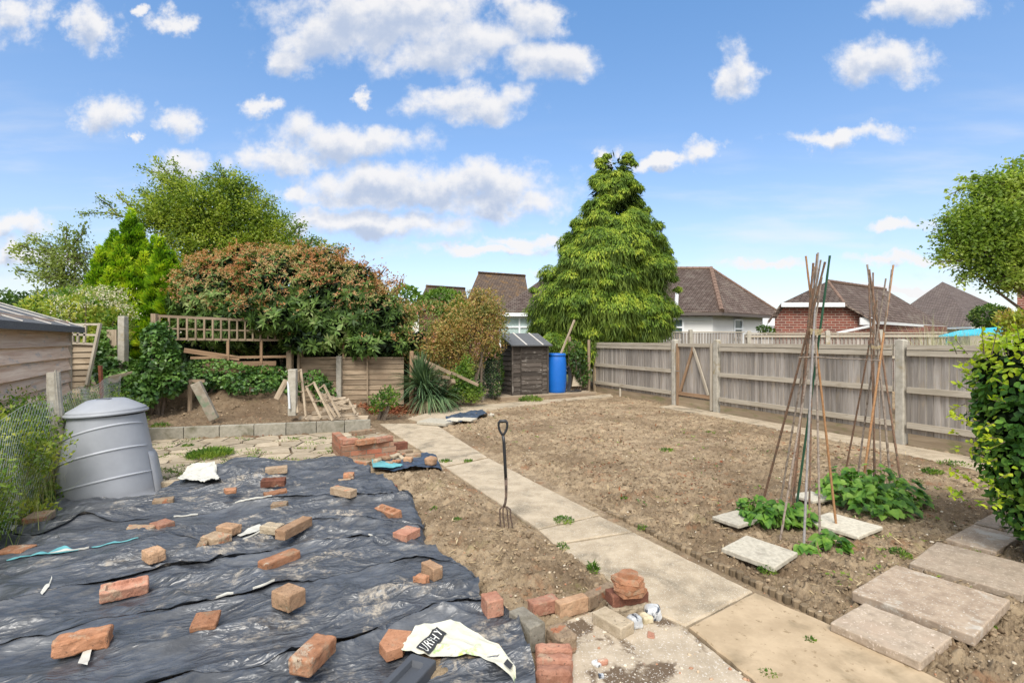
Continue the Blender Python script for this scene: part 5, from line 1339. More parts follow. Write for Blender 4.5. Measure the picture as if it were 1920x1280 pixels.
m.tube([c + p for p in ring], [.011, .009, .009, .009, .010, .013, .013, .013, .010, .009, .009, .009, .011], 10); m.build('grip', MBK, fk, smooth=True)
m = MB(); m.tube([P(948.5, 895, Yk), P(949, 915, Yk), P(949, 930, Yk), P(947.5, 942, Yk), P(945, 949, Yk)], [.0125, .011, .010, .010, .011], 10); m.build('socket', MRU, fk, smooth=True)
m = MB()
for i, (u0, u1, v1) in enumerate(((937, 939, 990), (943, 947, 994), (951, 955, 998), (957, 962, 1001))):
    m.tube([P(945.5, 949, Yk), P((945.5 + u0) / 2, 950, Yk), P(u0, 955, Yk), P(u0 + .3, 968, Yk), P((u0 + u1) / 2 + .5, 982, Yk - .0), P(u1, v1 + 6, Yk)], [.007, .0065, .006, .006, .0055, .003], 7)
m.build('tines', MRU, fk, smooth=True)

# ---------------------------------------------------------------- bean cane wigwams
MCN = [stone('bamboo_brown', (.15, .09, .06), (.27, .17, .115), 60, (.12, .1, .08), (.5, .65), 20), stone('bamboo_grey', (.24, .19, .155), (.36, .30, .25), 50, (.16, .12, .09), (.5, .65), 20),
       stone('bamboo_orange', (.30, .15, .07), (.42, .24, .12), 50), plain('green_cane', (.03, .10, .06), .4, .5, var=.2), stone('pale_pole', (.21, .195, .19), (.30, .28, .27), 40, (.3, .26, .23), (.6, .7), 15)]
def wigwam(canes, tie, Yt, label, origin, ties):
    r = thing('cane_wigwam', origin, label, 'cane wigwam', 'cane wigwams over the bean plants')
    T = P(*tie, Yt)
    for (bu, bv, tu, tv, mi, rad) in canes:
        bt = G(bu, bv); k = (tie[1] - tv) / (bv - tie[1]); top = P(tu, tv, Yt + (Yt - bt.y) * k * .8 + random.uniform(-.03, .03))
        n = 14; pts = []; rr = []
        bow = Vector((random.uniform(-.01, .01), random.uniform(-.012, .012), 0))
        for i in range(n * 3 + 1):
            s_ = i / (n * 3); pts.append((bt - Z * .05).lerp(top, s_) + bow * math.sin(s_ * math.pi)); rr.append(rad * .82 * (1.1 - .25 * s_) * (1.15 if i % 3 == 0 else 1.0))
        m = MB(); m.tube(pts, rr, 8); m.build('cane', MCN[mi], r)
    m = MB()
    for (u, v, w) in ties:
        for k in range(3): m.tube([P(u - w, v + k * 2, Yt - .05), P(u, v + 2 + k * 2, Yt - .07), P(u + w, v + k * 2, Yt - .05), P(u + w * .8, v + k * 2, Yt + .04), P(u - w * .8, v + k * 2, Yt + .04), P(u - w, v + k * 2, Yt - .05)], .003, 5)
    m.build('twine', plain('jute_twine', (.42, .34, .2), .9, .2), r)
wigwam([(1427, 942, 1547, 491, 0, .011), (1459, 957, 1539, 487, 1, .009), (1461, 1011, 1541, 520, 1, .009), (1486, 953, 1525, 493, 0, .011), (1491, 955, 1556, 479, 3, .011), (1506, 1038, 1534, 474, 4, .0095),
        (1516, 990, 1522, 518, 0, .008), (1538, 1025, 1526, 500, 1, .009), (1570, 993, 1511, 480, 2, .010), (1476, 985, 1532, 476, 0, .009)], (1531, 617), 4.1, 'taller left wigwam of bamboo canes with one green and one pale pole', G(1500, 985), ((1531, 617, 12), (1530, 622, 10)))
wigwam([(1582, 891, 1644, 563, 0, .010), (1606, 904, 1661, 522, 1, .010), (1614, 925, 1675, 497, 2, .012), (1639, 912, 1637, 511, 0, .010), (1642, 915, 1629, 532, 0, .009), (1653, 917, 1644, 545, 1, .008), (1672, 917, 1626, 496, 1, .012), (1693, 921, 1630, 505, 0, .011), (1620, 900, 1672, 505, 1, .009)],
       (1643, 650), 5.2, 'right wigwam of brown bamboo canes nearer the concrete fence post', G(1643, 912), ((1643, 648, 9),))
m = MB(); m.tube([P(1497, 670, 4.0), P(1530, 669, 4.05), P(1570, 672, 4.4), P(1610, 673, 4.9), P(1650, 676, 5.1)], .006, 7); tag(m.build('bamboo_cane', MCN[1], origin=P(1530, 669, 4.05)), 'thin horizontal cane joining the two bamboo wigwams', 'cane')

# ---------------------------------------------------------------- houses beyond the fences
def tiles(name, c1, c2, c3, bw=.17, bh=.10):
    t = NT(name); v = t.coord('UV', (1, 1, 1)); b = t.n('TexBrick'); t.l(v, b.inputs['Vector']); b.inputs['Scale'].default_value = 1
    b.inputs['Brick Width'].default_value = bw; b.inputs['Row Height'].default_value = bh; b.inputs['Mortar Size'].default_value = .012; b.inputs['Mortar Smooth'].default_value = .6
    b.inputs['Color1'].default_value = (*c1, 1); b.inputs['Color2'].default_value = (*c2, 1); b.inputs['Mortar'].default_value = (c1[0] * .3, c1[1] * .3, c1[2] * .3, 1)
    c = t.mix(t.ramp(t.noise(v, 1.3, 6, .7), .5, .7), b.outputs['Color'], c3); c = t.mix(t.ramp(t.noise(v, 9, 3, .6), .66, .7, 0, .6), c, (.4, .36, .3))
    sp_ = t.n('SeparateXYZ'); t.l(v, sp_.inputs[0]); saw = t.math('SUBTRACT', 1.0, t.math('FRACT', t.math('DIVIDE', sp_.outputs[1], bh)))
    t.bump(t.math('MULTIPLY', t.math('ADD', saw, t.math('MULTIPLY', b.outputs['Fac'], -.5)), 1), 1.0, .16)
    return t.done(c, .9, .15)
TB = tiles('roof_tiles_brown', (.125, .088, .072), (.205, .155, .13), (.235, .195, .16), .2, .14)
TG_ = tiles('roof_tiles_grey', (.14, .11, .098), (.19, .15, .133), (.20, .165, .145), .24, .18)
TO = tiles('roof_tiles_lichen', (.12, .088, .07), (.185, .135, .10), (.30, .17, .06), .24, .18)
tk = NT('house_brick'); v = tk.coord('UV', (1, 1, 1)); b = tk.n('TexBrick'); tk.l(v, b.inputs['Vector']); b.inputs['Scale'].default_value = 1; b.inputs['Brick Width'].default_value = .27; b.inputs['Row Height'].default_value = .09
b.inputs['Mortar Size'].default_value = .009; b.inputs['Color1'].default_value = (.27, .085, .06, 1); b.inputs['Color2'].default_value = (.15, .06, .05, 1); b.inputs['Mortar'].default_value = (.38, .32, .26, 1)
tk.bump(b.outputs['Fac'], -.4, .01); MHB = tk.done(b.outputs['Color'], .9, .2)
MWW = plain('white_render', (.86, .85, .83), .8, .3, var=.04, sc_=2)
MWP = plain('white_upvc', (.80, .82, .84), .35, .5)
MGL = plain('window_glass', (.10, .14, .15), .08, .6); MCUR = plain('net_curtain', (.42, .52, .50), .6, .3, var=.25, sc_=6)
def roofpart(root, faces, mat, th=.10, name='roof'):
    m = MB()
    for f_ in faces:
        nn = (f_[1] - f_[0]).cross(f_[2] - f_[0]).normalized()
        if nn.z < 0: f_ = f_[::-1]; nn = -nn
        m.slab(f_, (0, 0, 1), th)
    return m.build(name, mat, root)
def wallpart(root, pts, z0, z1, mat, name='wall'):
    m = MB(); n = len(pts)
    for i in range(n):
        a, b = pts[i], pts[(i + 1) % n]; m.poly([(a.x, a.y, z0), (b.x, b.y, z0), (b.x, b.y, z1), (a.x, a.y, z1)])
    return m.build(name, mat, root)
def window(root, a, b, z0, z1, mull=1, trans=.3, nrm=Vector((0, -1, 0)), pane=MGL):
    """window between ground points a and b"""
    d = (b - a).normalized(); q = nrm * .04; m = MB(); L = (b - a).length
    for z in (z0, z1): m.bar(a + q + Z * z, b + q + Z * z, .08, .09)
    if trans: z = z1 - (z1 - z0) * trans; m.bar(a + q + Z * z, b + q + Z * z, .07, .08)
    for i in range(mull + 1): p = a.lerp(b, i / mull) + q; m.bar(p + Z * z0, p + Z * z1, .09 if i in (0, mull) else .08, .075, up=nrm)
    f_ = m.build('window_frame', MWP, root)
    m = MB(); m.bar(a + nrm * .015 + Z * (z0 + z1) / 2, b + nrm * .015 + Z * (z0 + z1) / 2, .01, z1 - z0); m.build('window_pane', pane, f_).location = (0, 0, 0)
    return f_
def ridge(root, pts, mat, r_=.11):
    m = MB()
    for a, b in zip(pts[:-1], pts[1:]):
        d = (b - a); n = max(1, int(d.length / .33))
        for i in range(n):
            p, q = a.lerp(b, i / n), a.lerp(b, (i + .96) / n); m.tube([p, q], [r_, r_ * .9], 8)
    m.build('ridge_tiles', mat, root)
# white bungalow
ze = 2.84; CL, C1_, CR = at(930, 24), at(1353, 24), at(1470, 28.3)
def sz(p, z): return Vector((p.x, p.y, z))
bg_ = thing('white_bungalow', sz(C1_, 0), 'white rendered bungalow with a brown tiled hipped roof behind the weeping conifer', 'bungalow')
A1 = P(1333, 503, 27.8); AL = P(1045, 503, 27.8); zr = A1.z; bk = 7.5
BL = CL + Vector((0, bk, 0)); BRr = CR + Vector((-1, bk - 3, 0))
roofpart(bg_, [[sz(CL, ze), sz(C1_, ze), A1, AL], [sz(C1_, ze), sz(CR, ze), A1], [sz(CL, ze), AL, sz(BL, ze)], [sz(CR, ze), sz(BRr, ze), A1], [sz(BRr, ze), sz(BL, ze), AL, A1]], TB)
MRT = stone('ridge_tile', (.16, .105, .08), (.25, .165, .125), 8)
ridge(bg_, [sz(C1_, ze + .02), A1 + Z * .02], MRT, .13); ridge(bg_, [AL, A1], MRT, .10); ridge(bg_, [sz(CR, ze), A1], MRT, .09)
i1, i2, i3, i4, i5 = CL + Vector((.4, .4, 0)), C1_ + Vector((-.25, .45, 0)), CR + Vector((-.4, .1, 0)), BRr - Vector((.3, .4, 0)), BL + Vector((.4, -.4, 0))
wallpart(bg_, [i1, i2, i3, i4, i5], 0, ze - .12, MWW)
m = MB(); m.bar(sz(CL, ze - .13), sz(C1_, ze - .13), .05, .13); m.bar(sz(C1_, ze - .13), sz(CR, ze - .13), .05, .13); m.build('fascia', plain('dark_soffit', (.12, .10, .09), .7, .3), bg_)
m = MB(); m.bar(sz(CL, ze - .16) - Vector((0, .03, 0)), sz(at(1010, 24), ze - .16) - Vector((0, .03, 0)), .09, .16); m.build('gutter', MWP, bg_); m = MB(); m.bar(i2 + Z * (ze - .32) - Vector((3.2, .03, 0)), i2 + Z * (ze - .32) - Vector((0, .03, 0)), .05, .2); m.build('gutter', MWP, bg_)
yw = i1.y
window(bg_, at(938, yw - .1), at(1010, yw - .1), 1.2, 2.56, 2, .33, pane=MCUR); window(bg_, at(1195, yw), at(1240, yw), 1.5, 2.5, 2, .4); window(bg_, at(1258, yw), at(1280, yw), 1.5, 2.5, 1, .4)
dn = (i3 - i2).normalized(); nn2 = Vector((dn.y, -dn.x, 0)); nn2 = -nn2 if nn2.y > 0 else nn2
window(bg_, i2.lerp(i3, .30), i2.lerp(i3, .42), 1.6, 2.5, 1, .5, nn2)
m = MB(); yq = yw - .35; m.tube([P(1270, 540, yq), P(1267, 592, yq), P(1264, 597, yq), P(1256, 606, yq + .15), P(1253, 612, yq + .25), P(1253, 640, yq + .25)], .085, 8); m.build('drain_pipe', MWP, bg_)
# brick garage
ga_ = thing('brick_garage', at(1532, 18), 'red brick garage with half hipped tiled roof and white fascias', 'garage')
RFb, RBb = P(1640, 602, 17.8), P(1775, 610, 24.5); RFb.z = RBb.z = 2.17
ap, rb = P(1552, 527, 19.3), P(1660, 541, 22.5); rb.z = ap.z
mr = P(1583, 568, 17.85); ml = P(1464, 572, 17.85); mr.z = ml.z = 2.77
LFb = P(1440, 603, 17.8); LFb.z = 2.17; LBb = LFb + (RBb - RFb)
roofpart(ga_, [[ml, mr, ap], [mr, RFb, RBb, rb, ap], [ml, ap, rb, LBb, LFb], [rb, RBb, LBb]], TB, .07)
ridge(ga_, [ap, rb], MRT, .08); ridge(ga_, [mr, ap], MRT, .06)
w1, w2 = at(1452, 18.05), at(1634, 18.05); w3 = RBb - Vector((.4, .5, 0)); w3.z = 0; w4 = w1 + (w3 - w2)
wallpart(ga_, [w1, w2, w3, w4], 0, 2.12, MHB)
m = MB(); g0, g1_ = P(1464, 572, 18.05), P(1583, 568, 18.05); m.poly([(w1.x, 18.05, 2.12), (w2.x, 18.05, 2.12), (g1_.x, 18.05, 2.74), (g0.x, 18.05, 2.74)]); m.build('gable', MHB, ga_)
m = MB(); m.bar(ml - Vector((0, .03, .05)), mr - Vector((0, .03, .05)), .03, .15); m.bar(RFb - Vector((-.0, .02, .07)), RBb - Vector((0, 0, .07)), .04, .10)
for u0, u1, v0, v1 in ((1430, 1452, 596, 611), (1612, 1638, 594, 610)): m.bar(P(u0, (v0 + v1) / 2, 17.9), P(u1, (v0 + v1) / 2, 17.9), .05, .26)
m.build('fascia', MWP, ga_)
m = MB(); m.bar(P(1570, 624, 17.2), P(1637, 610, 17.6), .06, .07); m.bar(P(1424, 611, 17.2), P(1450, 624, 17.2), .06, .07); m.build('verge_board', MWP, ga_)
# grey roofed house
gh = thing('hipped_house', at(1800, 33), 'distant house with a plain grey brown pyramid roof right of the brick garage', 'house')
ap3 = P(1767, 528, 38); n3 = P(1822, 611, 31); l3 = P(1640, 608, 40); r3 = P(1960, 607, 36); z3 = n3.z; l3.z = r3.z = z3; b3 = Vector((l3.x + r3.x - n3.x, l3.y + r3.y - n3.y, z3))
roofpart(gh, [[l3, n3, ap3], [n3, r3, ap3], [r3, b3, ap3], [b3, l3, ap3]], TG_)
cc3 = (l3 + r3) / 2; wq = [sz(cc3.lerp(p, .93), 0) for p in (l3, n3, r3, b3)]; wallpart(gh, wq, 0, z3 - .05, stone('cream_render', (.5, .45, .36), (.56, .5, .42), 4))
dn = (wq[1] - wq[0]).normalized(); nn3 = Vector((dn.y, -dn.x, 0)); nn3 = -nn3 if nn3.y > 0 else nn3
window(gh, wq[0].lerp(wq[1], .72), wq[0].lerp(wq[1], .82), 1.3, 2.1, 2, 0, nn3)
m = MB(); m.bar(sz(l3, z3 - .1), sz(n3, z3 - .1), .05, .12); m.bar(sz(n3, z3 - .1), sz(r3, z3 - .1), .05, .12); m.build('gutter', MWP, gh)
# lichen roofed pair on the left
for (u0, v0, u1, v1, ue, ve, lb) in ((897, 512, 985, 518, 872, 570, 'taller distant house with an orange lichened tiled roof left of the conifer'), (799, 537, 872, 540, 780, 578, 'lower distant house roof just above the red shrubs')):
    hs = thing('gabled_house', at((u0 + u1) / 2, 40), lb, 'house'); a, b = P(u0, v0, 41), P(u1, v1, 43); b.z = a.z
    e0 = P(ue, ve, 36.5); dd = b - a; e1 = e0 + dd * 1.25; f0 = Vector((2 * a.x - e0.x, 2 * a.y - e0.y, e0.z)); f1 = f0 + dd
    roofpart(hs, [[e0, e1, b, a], [a, b, f1, f0]], TO, .15); q0, q1, q2, q3 = [sz(p, 0) for p in (e0 + dd * .04 + Vector((0, .5, 0)), e1 - dd * .04 + Vector((0, .5, 0)), f1 - dd * .04, f0 + dd * .04)]
    wallpart(hs, [q0, q1, q2, q3], 0, e0.z, MHB); m = MB(); m.poly([sz(q0, e0.z), sz(q3, e0.z), Vector((a.x, a.y, a.z - .15)) + dd * .04]); m.build('gable', stone('tile_hung', (.20, .12, .08), (.28, .18, .12), 6), hs); ridge(hs, [a + Z * .03, b + Z * .03], TO, .12)
bh = thing('brick_house', at(1960, 20), 'red brick house corner at the right picture edge under the tree', 'house')
wallpart(bh, [at(1907, 20), at(2200, 20), at(2200, 26), at(1950, 26)], 0, 3.72, MHB)
ra, rb_, rc, rd = [sz(at(u, Y), 3.72) for u, Y in ((1905, 19.9), (2210, 19.9), (2210, 26.2), (1945, 26.2))]; cm = (ra + rb_ + rc + rd) / 4 + Vector((2.5, 0, .1)); roofpart(bh, [[ra, rb_, cm], [rb_, rc, cm], [rc, rd, cm], [rd, ra, cm]], TG_)
# turquoise cover beyond the hedge
m = MB(); a, b, c_, d_ = P(1760, 629, 11.5), P(1800, 619, 12.2), P(1882, 612, 12.6), P(1880, 625, 11.4); m.slab([a, d_, c_, b], (0, 0, 1), .03)
for u in (1775, 1875): q = at(u, 11.6); m.tube([q, q + Z * 1.55], .02, 6)
tag(m.build('garden_canopy', plain('turquoise_cloth', (.05, .42, .55), .6, .3, var=.25, sc_=4), origin=a), 'turquoise canopy sheet showing behind the hedge and fence', 'canopy')

# ---------------------------------------------------------------- foliage
def unit(a): return a / np.maximum(np.linalg.norm(a, axis=-1, keepdims=True), 1e-9)
def leafset(P0, D, N, L, W, shape=4, droop=.0):
    """P0 base points, D directions, N face normals, L lengths, W widths"""
    D = unit(D); S_ = unit(np.cross(D, N)); N = unit(np.cross(S_, D)); L = np.asarray(L).reshape(-1, 1); W = np.asarray(W).reshape(-1, 1); n = len(P0)
    if shape == 4:
        V = np.stack([P0, P0 + D * L * .45 + S_ * W * .5 + N * W * .12, P0 + D * L - N * L * droop, P0 + D * L * .45 - S_ * W * .5 + N * W * .12], 1)
        return V.reshape(-1, 3), (np.arange(n)[:, None] * 4 + np.arange(4)[None]), None
    pr_ = [(0, 0, 0), (.18, .34, .06), (.5, .5, .10), (.8, .26, .05), (1, 0, 0), (.5, 0, -.02)]
    V = [P0 + D * L * a + S_ * W * b + N * (W * c - L * droop * a * a) for a, b, c in pr_] + [P0 + D * L * a - S_ * W * b + N * (W * c - L * droop * a * a) for a, b, c in pr_[1:4]]
    V = np.stack(V, 1); b = np.arange(n)[:, None] * 9
    F1 = b + np.array([[0, 1, 2, 5]]); F2 = b + np.array([[5, 2, 3, 4]]); F3 = b + np.array([[0, 5, 7, 6]]); F4 = b + np.array([[5, 4, 8, 7]])
    return V.reshape(-1, 3), np.concatenate([F1, F2, F3, F4]), None
class LS:
    def __init__(s): s.V = []; s.F = []; s.n = 0
    def add(s, *a, **k):
        V, Fc, _ = leafset(*a, **k); s.V.append(V); s.F.append(Fc + s.n); s.n += len(V)
    def build(s, name, mat, parent=None, origin=None):
        return arr(name, np.concatenate(s.V), np.concatenate(s.F), mat, parent, origin)
def rdir(r, n): 
    v = r.normal(size=(n, 3)); return unit(v)
def blobpts(r, blobs, n, lo=.75, hi=1.03, outer=True):
    """points near the surface of a union of ellipsoids; returns points, outward normals, blob centres"""
    B = np.array(blobs, float); vol = (B[:, 3] * B[:, 4] * B[:, 5]) ** (2 / 3); k = r.choice(len(B), n, p=vol / vol.sum())
    d = rdir(r, n); rad = r.uniform(lo, hi, n)[:, None]; C = B[k, :3]; R = B[k, 3:6]; Pp = C + d * R * rad; Nn = unit(d / R)
    if outer:
        keep = np.ones(n, bool)
        for b in B:
            q = (((Pp - b[:3]) / b[3:6]) ** 2).sum(1) < .62
            keep &= ~q
        Pp, Nn, k = Pp[keep], Nn[keep], k[keep]
    return Pp, Nn, k
def pb(u, v, Y, ru, rv, rd=None):
    c = P(u, v, Y); a, b = ru / 960 * Y, rv / 960 * Y
    return (c.x, c.y, c.z, a, rd if rd else (a + b) / 2, b)
BARK = stone('bark', (.10, .075, .055), (.19, .15, .115), 18, bump=.9, bd=.01, var=(1, 1))
def limbs(root, base, targets, r0, name='trunk', mat=BARK, fork=.35, wob=.12, build=True):
    m = MB(); base = Vector(base); tgt = [Vector(t) for t in targets]; c = sum(tgt, Vector((0, 0, 0))) / len(tgt); f = base.lerp(c, fork)
    m.tube([base - Z * .1, base.lerp(f, .5) + Vector((wob * .3, 0, 0)), f], [r0 * 1.15, r0 * .9, r0 * .7], 8)
    for t in tgt:
        q = f.lerp(t, .5) + Vector((random.uniform(-wob, wob), random.uniform(-wob, wob), random.uniform(0, wob))) * (t - f).length * .5
        m.tube([f, f.lerp(q, .5) + Z * .02, q, q.lerp(t, .6), t], [r0 * .5, r0 * .4, r0 * .28, r0 * .16, r0 * .05], 6)
    return m.build(name, mat, root) if build else m
UPV = np.array([0, 0, 1.0])
def bushy(root, r, blobs, n, L, W, mat, name='crown', shape=4, up=.35, out=.6, jit=.7, lo=.75, hi=1.05, droop=.1, outer=True):
    Pp, Nn, k = blobpts(r, blobs, n, lo, hi, outer); n = len(Pp)
    D = unit(Nn * out + UPV * up + rdir(r, n) * jit); N = unit(Nn + UPV * .5 + rdir(r, n) * .5); s_ = LS()
    s_.add(Pp, D, N, L * r.uniform(.6, 1.25, n), W * r.uniform(.7, 1.2, n), shape=shape, droop=droop); return s_.build(name, mat, root)

# --- weeping golden green conifer
r = np.random.default_rng(21)
YT = 16.6; cb2 = at(1122, YT); tw = thing('weeping_conifer', cb2, 'tall weeping conifer with drooping golden green fronds and a forked tip', 'tree')
prof = [(318, 1124, 1180), (335, 1112, 1190), (380, 1095, 1207), (430, 1072, 1230), (480, 1036, 1250), (530, 1014, 1258), (575, 1002, 1258), (615, 1004, 1238), (650, 1020, 1160), (672, 1045, 1120)]
pv = np.array([p[0] for p in prof]); pl_ = np.array([p[1] for p in prof]); pr2 = np.array([p[2] for p in prof])
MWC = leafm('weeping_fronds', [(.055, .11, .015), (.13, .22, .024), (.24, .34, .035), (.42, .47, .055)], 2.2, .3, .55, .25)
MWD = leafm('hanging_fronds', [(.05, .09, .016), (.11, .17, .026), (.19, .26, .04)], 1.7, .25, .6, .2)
s1, s2 = LS(), LS(); boughs = []
nb_ = 230; vv = 322 + (660 - 322) * r.uniform(0, 1, nb_) ** .72
for v_ in vv:
    l_, rr_ = np.interp(v_, pv, pl_), np.interp(v_, pv, pr2); cx_, hw = (l_ + rr_) / 2, (rr_ - l_) / 2
    th = r.uniform(-math.pi * 1.05, .15 * math.pi) if r.uniform() < .85 else r.uniform(0, 6.28)
    rad = hw / 960 * YT; c = P(cx_, v_, YT); k = r.uniform(.58, 1.10)
    Rb_ = max(.13, min(.5, rad * .34)) * r.uniform(.6, 1.35); rad = max(.05, rad - .75 * Rb_)
    boughs.append((c.x + rad * k * math.cos(th), c.y + rad * k * math.sin(th), c.z, math.cos(th), math.sin(th), Rb_))
for (u, v) in ((1137, 292), (1133, 300), (1130, 312), (1124, 308), (1174, 293), (1170, 302), (1167, 314), (1178, 290), (1188, 306), (1126, 322), (1163, 326), (1122, 300), (1183, 300), (1138, 322)): c = P(u, v, YT); boughs.append((c.x, c.y, c.z, 0, -1, .09))
for _ in range(60):
    v_ = r.uniform(330, 640); l_, rr_ = np.interp(v_, pv, pl_), np.interp(v_, pv, pr2); cx_, hw = (l_ + rr_) / 2, (rr_ - l_) / 2; th = r.uniform(-math.pi, 0); rad = hw / 960 * YT * r.uniform(.92, 1.08); c = P(cx_, v_, YT)
    boughs.append((c.x + rad * math.cos(th), c.y + rad * math.sin(th), c.z, math.cos(th), math.sin(th), r.uniform(.08, .16)))
for (u, v) in ((1050, 640), (1065, 655), (1085, 650), (1105, 655), (1095, 668), (1035, 632), (1120, 640), (1140, 625), (1160, 632), (1180, 618), (1205, 612)): c = P(u, v, YT - 1.6); boughs.append((c.x, c.y, c.z, 0, -1, .32))
for (bx, by, bz_, dx, dy, R_b) in boughs:
    n = int(120 + 900 * R_b); o_ = np.array([dx, dy, 0])
    a = r.uniform(0, 6.28, n); q = np.sqrt(r.uniform(0, 1, n)); off = np.stack([np.cos(a) * q, np.sin(a) * q, np.zeros(n)], 1) * R_b
    off[:, 2] = R_b * (.45 - .85 * q ** 2) ; off = off + o_ * R_b * .2
    p0 = np.array([bx, by, bz_]) + off + r.normal(size=(n, 3)) * .02; od = unit(np.stack([np.cos(a), np.sin(a), np.zeros(n)], 1) * (q[:, None] + .1) + o_ * .6)
    D = unit(od * .9 + UPV * (-.15 - .5 * q[:, None]) + r.normal(size=(n, 3)) * .3); N = unit(od * .5 + UPV + r.normal(size=(n, 3)) * .3)
    s1.add(p0, D, N, r.uniform(.07, .15, n), r.uniform(.022, .042, n), droop=.35)
    # hanging curtains on the outer side
    m_ = int(n * .34); a = r.uniform(-1.9, 1.9, m_) + math.atan2(dy, dx); st = np.stack([np.cos(a), np.sin(a), np.zeros(m_)], 1) * R_b * r.uniform(.5, 1.02, m_)[:, None]
    p0 = np.array([bx, by, bz_ - R_b * .1]) + st; ln = R_b * r.uniform(.5, 1.5, m_)
    for seg in range(4):
        p_ = p0 + np.stack([np.zeros(m_), np.zeros(m_), -ln * seg / 4.0], 1) + r.normal(size=(m_, 3)) * .018
        D = unit(np.stack([r.normal(size=m_) * .3 + np.cos(a) * .25, r.normal(size=m_) * .3 + np.sin(a) * .25, -np.ones(m_)], 1)); N = unit(np.stack([np.cos(a), np.sin(a), .2 + 0 * a], 1) + r.normal(size=(m_, 3)) * .35)
        s2.add(p_, D, N, ln / 4 * 1.4 + .02, r.uniform(.02, .04, m_) * (1 - .12 * seg))
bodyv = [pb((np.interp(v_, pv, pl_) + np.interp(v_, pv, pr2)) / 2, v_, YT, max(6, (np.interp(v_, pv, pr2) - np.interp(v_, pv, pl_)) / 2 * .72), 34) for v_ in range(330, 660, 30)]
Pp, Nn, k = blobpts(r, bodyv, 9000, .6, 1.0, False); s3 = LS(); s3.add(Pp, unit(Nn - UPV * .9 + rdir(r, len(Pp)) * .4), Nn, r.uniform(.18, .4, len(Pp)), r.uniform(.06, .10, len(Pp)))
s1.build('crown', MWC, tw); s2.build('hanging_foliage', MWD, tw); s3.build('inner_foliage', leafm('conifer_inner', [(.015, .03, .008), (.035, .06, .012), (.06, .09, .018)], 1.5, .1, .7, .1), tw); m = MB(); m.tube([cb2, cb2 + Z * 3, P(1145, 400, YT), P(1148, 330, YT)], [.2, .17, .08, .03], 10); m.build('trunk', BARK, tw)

# --- bright golden green upright conifer on the left
r = np.random.default_rng(22); YG = 13.0; gc = thing('golden_conifer', at(248, YG), 'bright yellow green upright conifer with feathery pointed tips', 'tree')
MGC = leafm('golden_sprays', [(.07, .17, .01), (.18, .36, .016), (.38, .54, .022), (.60, .66, .05)], 1.6, .4, .55, .2)
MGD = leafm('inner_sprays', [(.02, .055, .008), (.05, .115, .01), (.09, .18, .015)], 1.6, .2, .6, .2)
s1, s2 = LS(), LS()
spires = [(246, 392, 68, 250), (214, 430, 52, 200), (188, 460, 42, 190), (290, 440, 50, 230), (302, 445, 20, 90), (262, 420, 40, 200), (322, 470, 24, 120), (243, 500, 30, 110), (240, 545, 26, 100), (205, 500, 36, 140), (180, 560, 22, 90), (290, 500, 34, 150), (310, 560, 26, 110), (275, 545, 30, 110), (225, 460, 34, 100), (270, 470, 30, 110), (285, 600, 40, 90), (215, 590, 40, 90), (328, 520, 20, 90)]
for i, (u, v, hw, hh) in enumerate(spires):
    Yd = YG + (1.1 if i in (0, 1, 3, 5) else r.uniform(-.9, .3)); H = hh / 960 * Yd; Rw = hw / 960 * Yd; ap_ = P(u, v, Yd); n = int(800 + 4400 * H * Rw); t_ = r.uniform(0, 1, n) ** .6; a = r.uniform(0, 6.28, n)
    tier = .74 + .30 * np.sin(t_ * (14 + 9 * H) + a * 2); q = Rw * t_ ** .8 * tier * r.uniform(.82, 1.03, n); p0 = np.stack([ap_.x + q * np.cos(a), ap_.y + q * np.sin(a), ap_.z - H * t_], 1)
    D = unit(np.stack([np.cos(a) * .75, np.sin(a) * .75, .8 + 0 * a], 1) + r.normal(size=(n, 3)) * .28); N = unit(np.stack([np.cos(a), np.sin(a), .6 + 0 * a], 1) + r.normal(size=(n, 3)) * .5)
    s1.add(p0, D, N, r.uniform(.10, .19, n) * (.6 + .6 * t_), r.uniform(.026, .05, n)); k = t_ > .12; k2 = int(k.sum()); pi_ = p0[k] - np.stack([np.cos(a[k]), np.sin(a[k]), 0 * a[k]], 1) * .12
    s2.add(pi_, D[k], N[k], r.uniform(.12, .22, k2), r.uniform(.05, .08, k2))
s1.build('crown', MGC, gc); s2.build('inner_foliage', MGD, gc); m = MB(); m.tube([at(248, YG), P(248, 560, YG), P(247, 530, YG)], [.16, .12, .03], 8); m.build('trunk', BARK, gc)

# --- airy trees
def airy(name, base, blobs, label, mat, n, L, W, seed, r0=.14, twig=0, cl=26, cr=.22, group=None, shape=4):
    r = np.random.default_rng(seed); root = thing(name, base, label, 'tree', group); lm__ = limbs(root, base, [b[:3] for b in blobs], r0, build=False)
    Pp, Nn, k = blobpts(r, blobs, n // cl, .25, 1.0, False); B = np.array(blobs)
    C = np.repeat(Pp, cl, 0); Cn = np.repeat(Nn, cl, 0); m_ = len(C); off = r.normal(size=(m_, 3)) * cr * np.array([1, 1, .6]); p0 = C + off
    D = unit(Cn * .6 + rdir(r, m_) * .8 + UPV * .15); N = unit(UPV + rdir(r, m_) * .7); s_ = LS(); s_.add(p0, D, N, L * r.uniform(.6, 1.2, m_), W * r.uniform(.7, 1.2, m_), shape=shape, droop=.15); s_.build('crown', mat, root)
    m = lm__
    for j in r.choice(len(Pp), min(len(Pp), 170), False):
        c0 = Vector(B[k[j], :3]); e_ = Vector(Pp[j]); m.tube([c0, c0.lerp(e_, .5) + Z * .05, e_], [.022, .014, .006], 4, False)
    m.build('trunk', BARK, root); return root
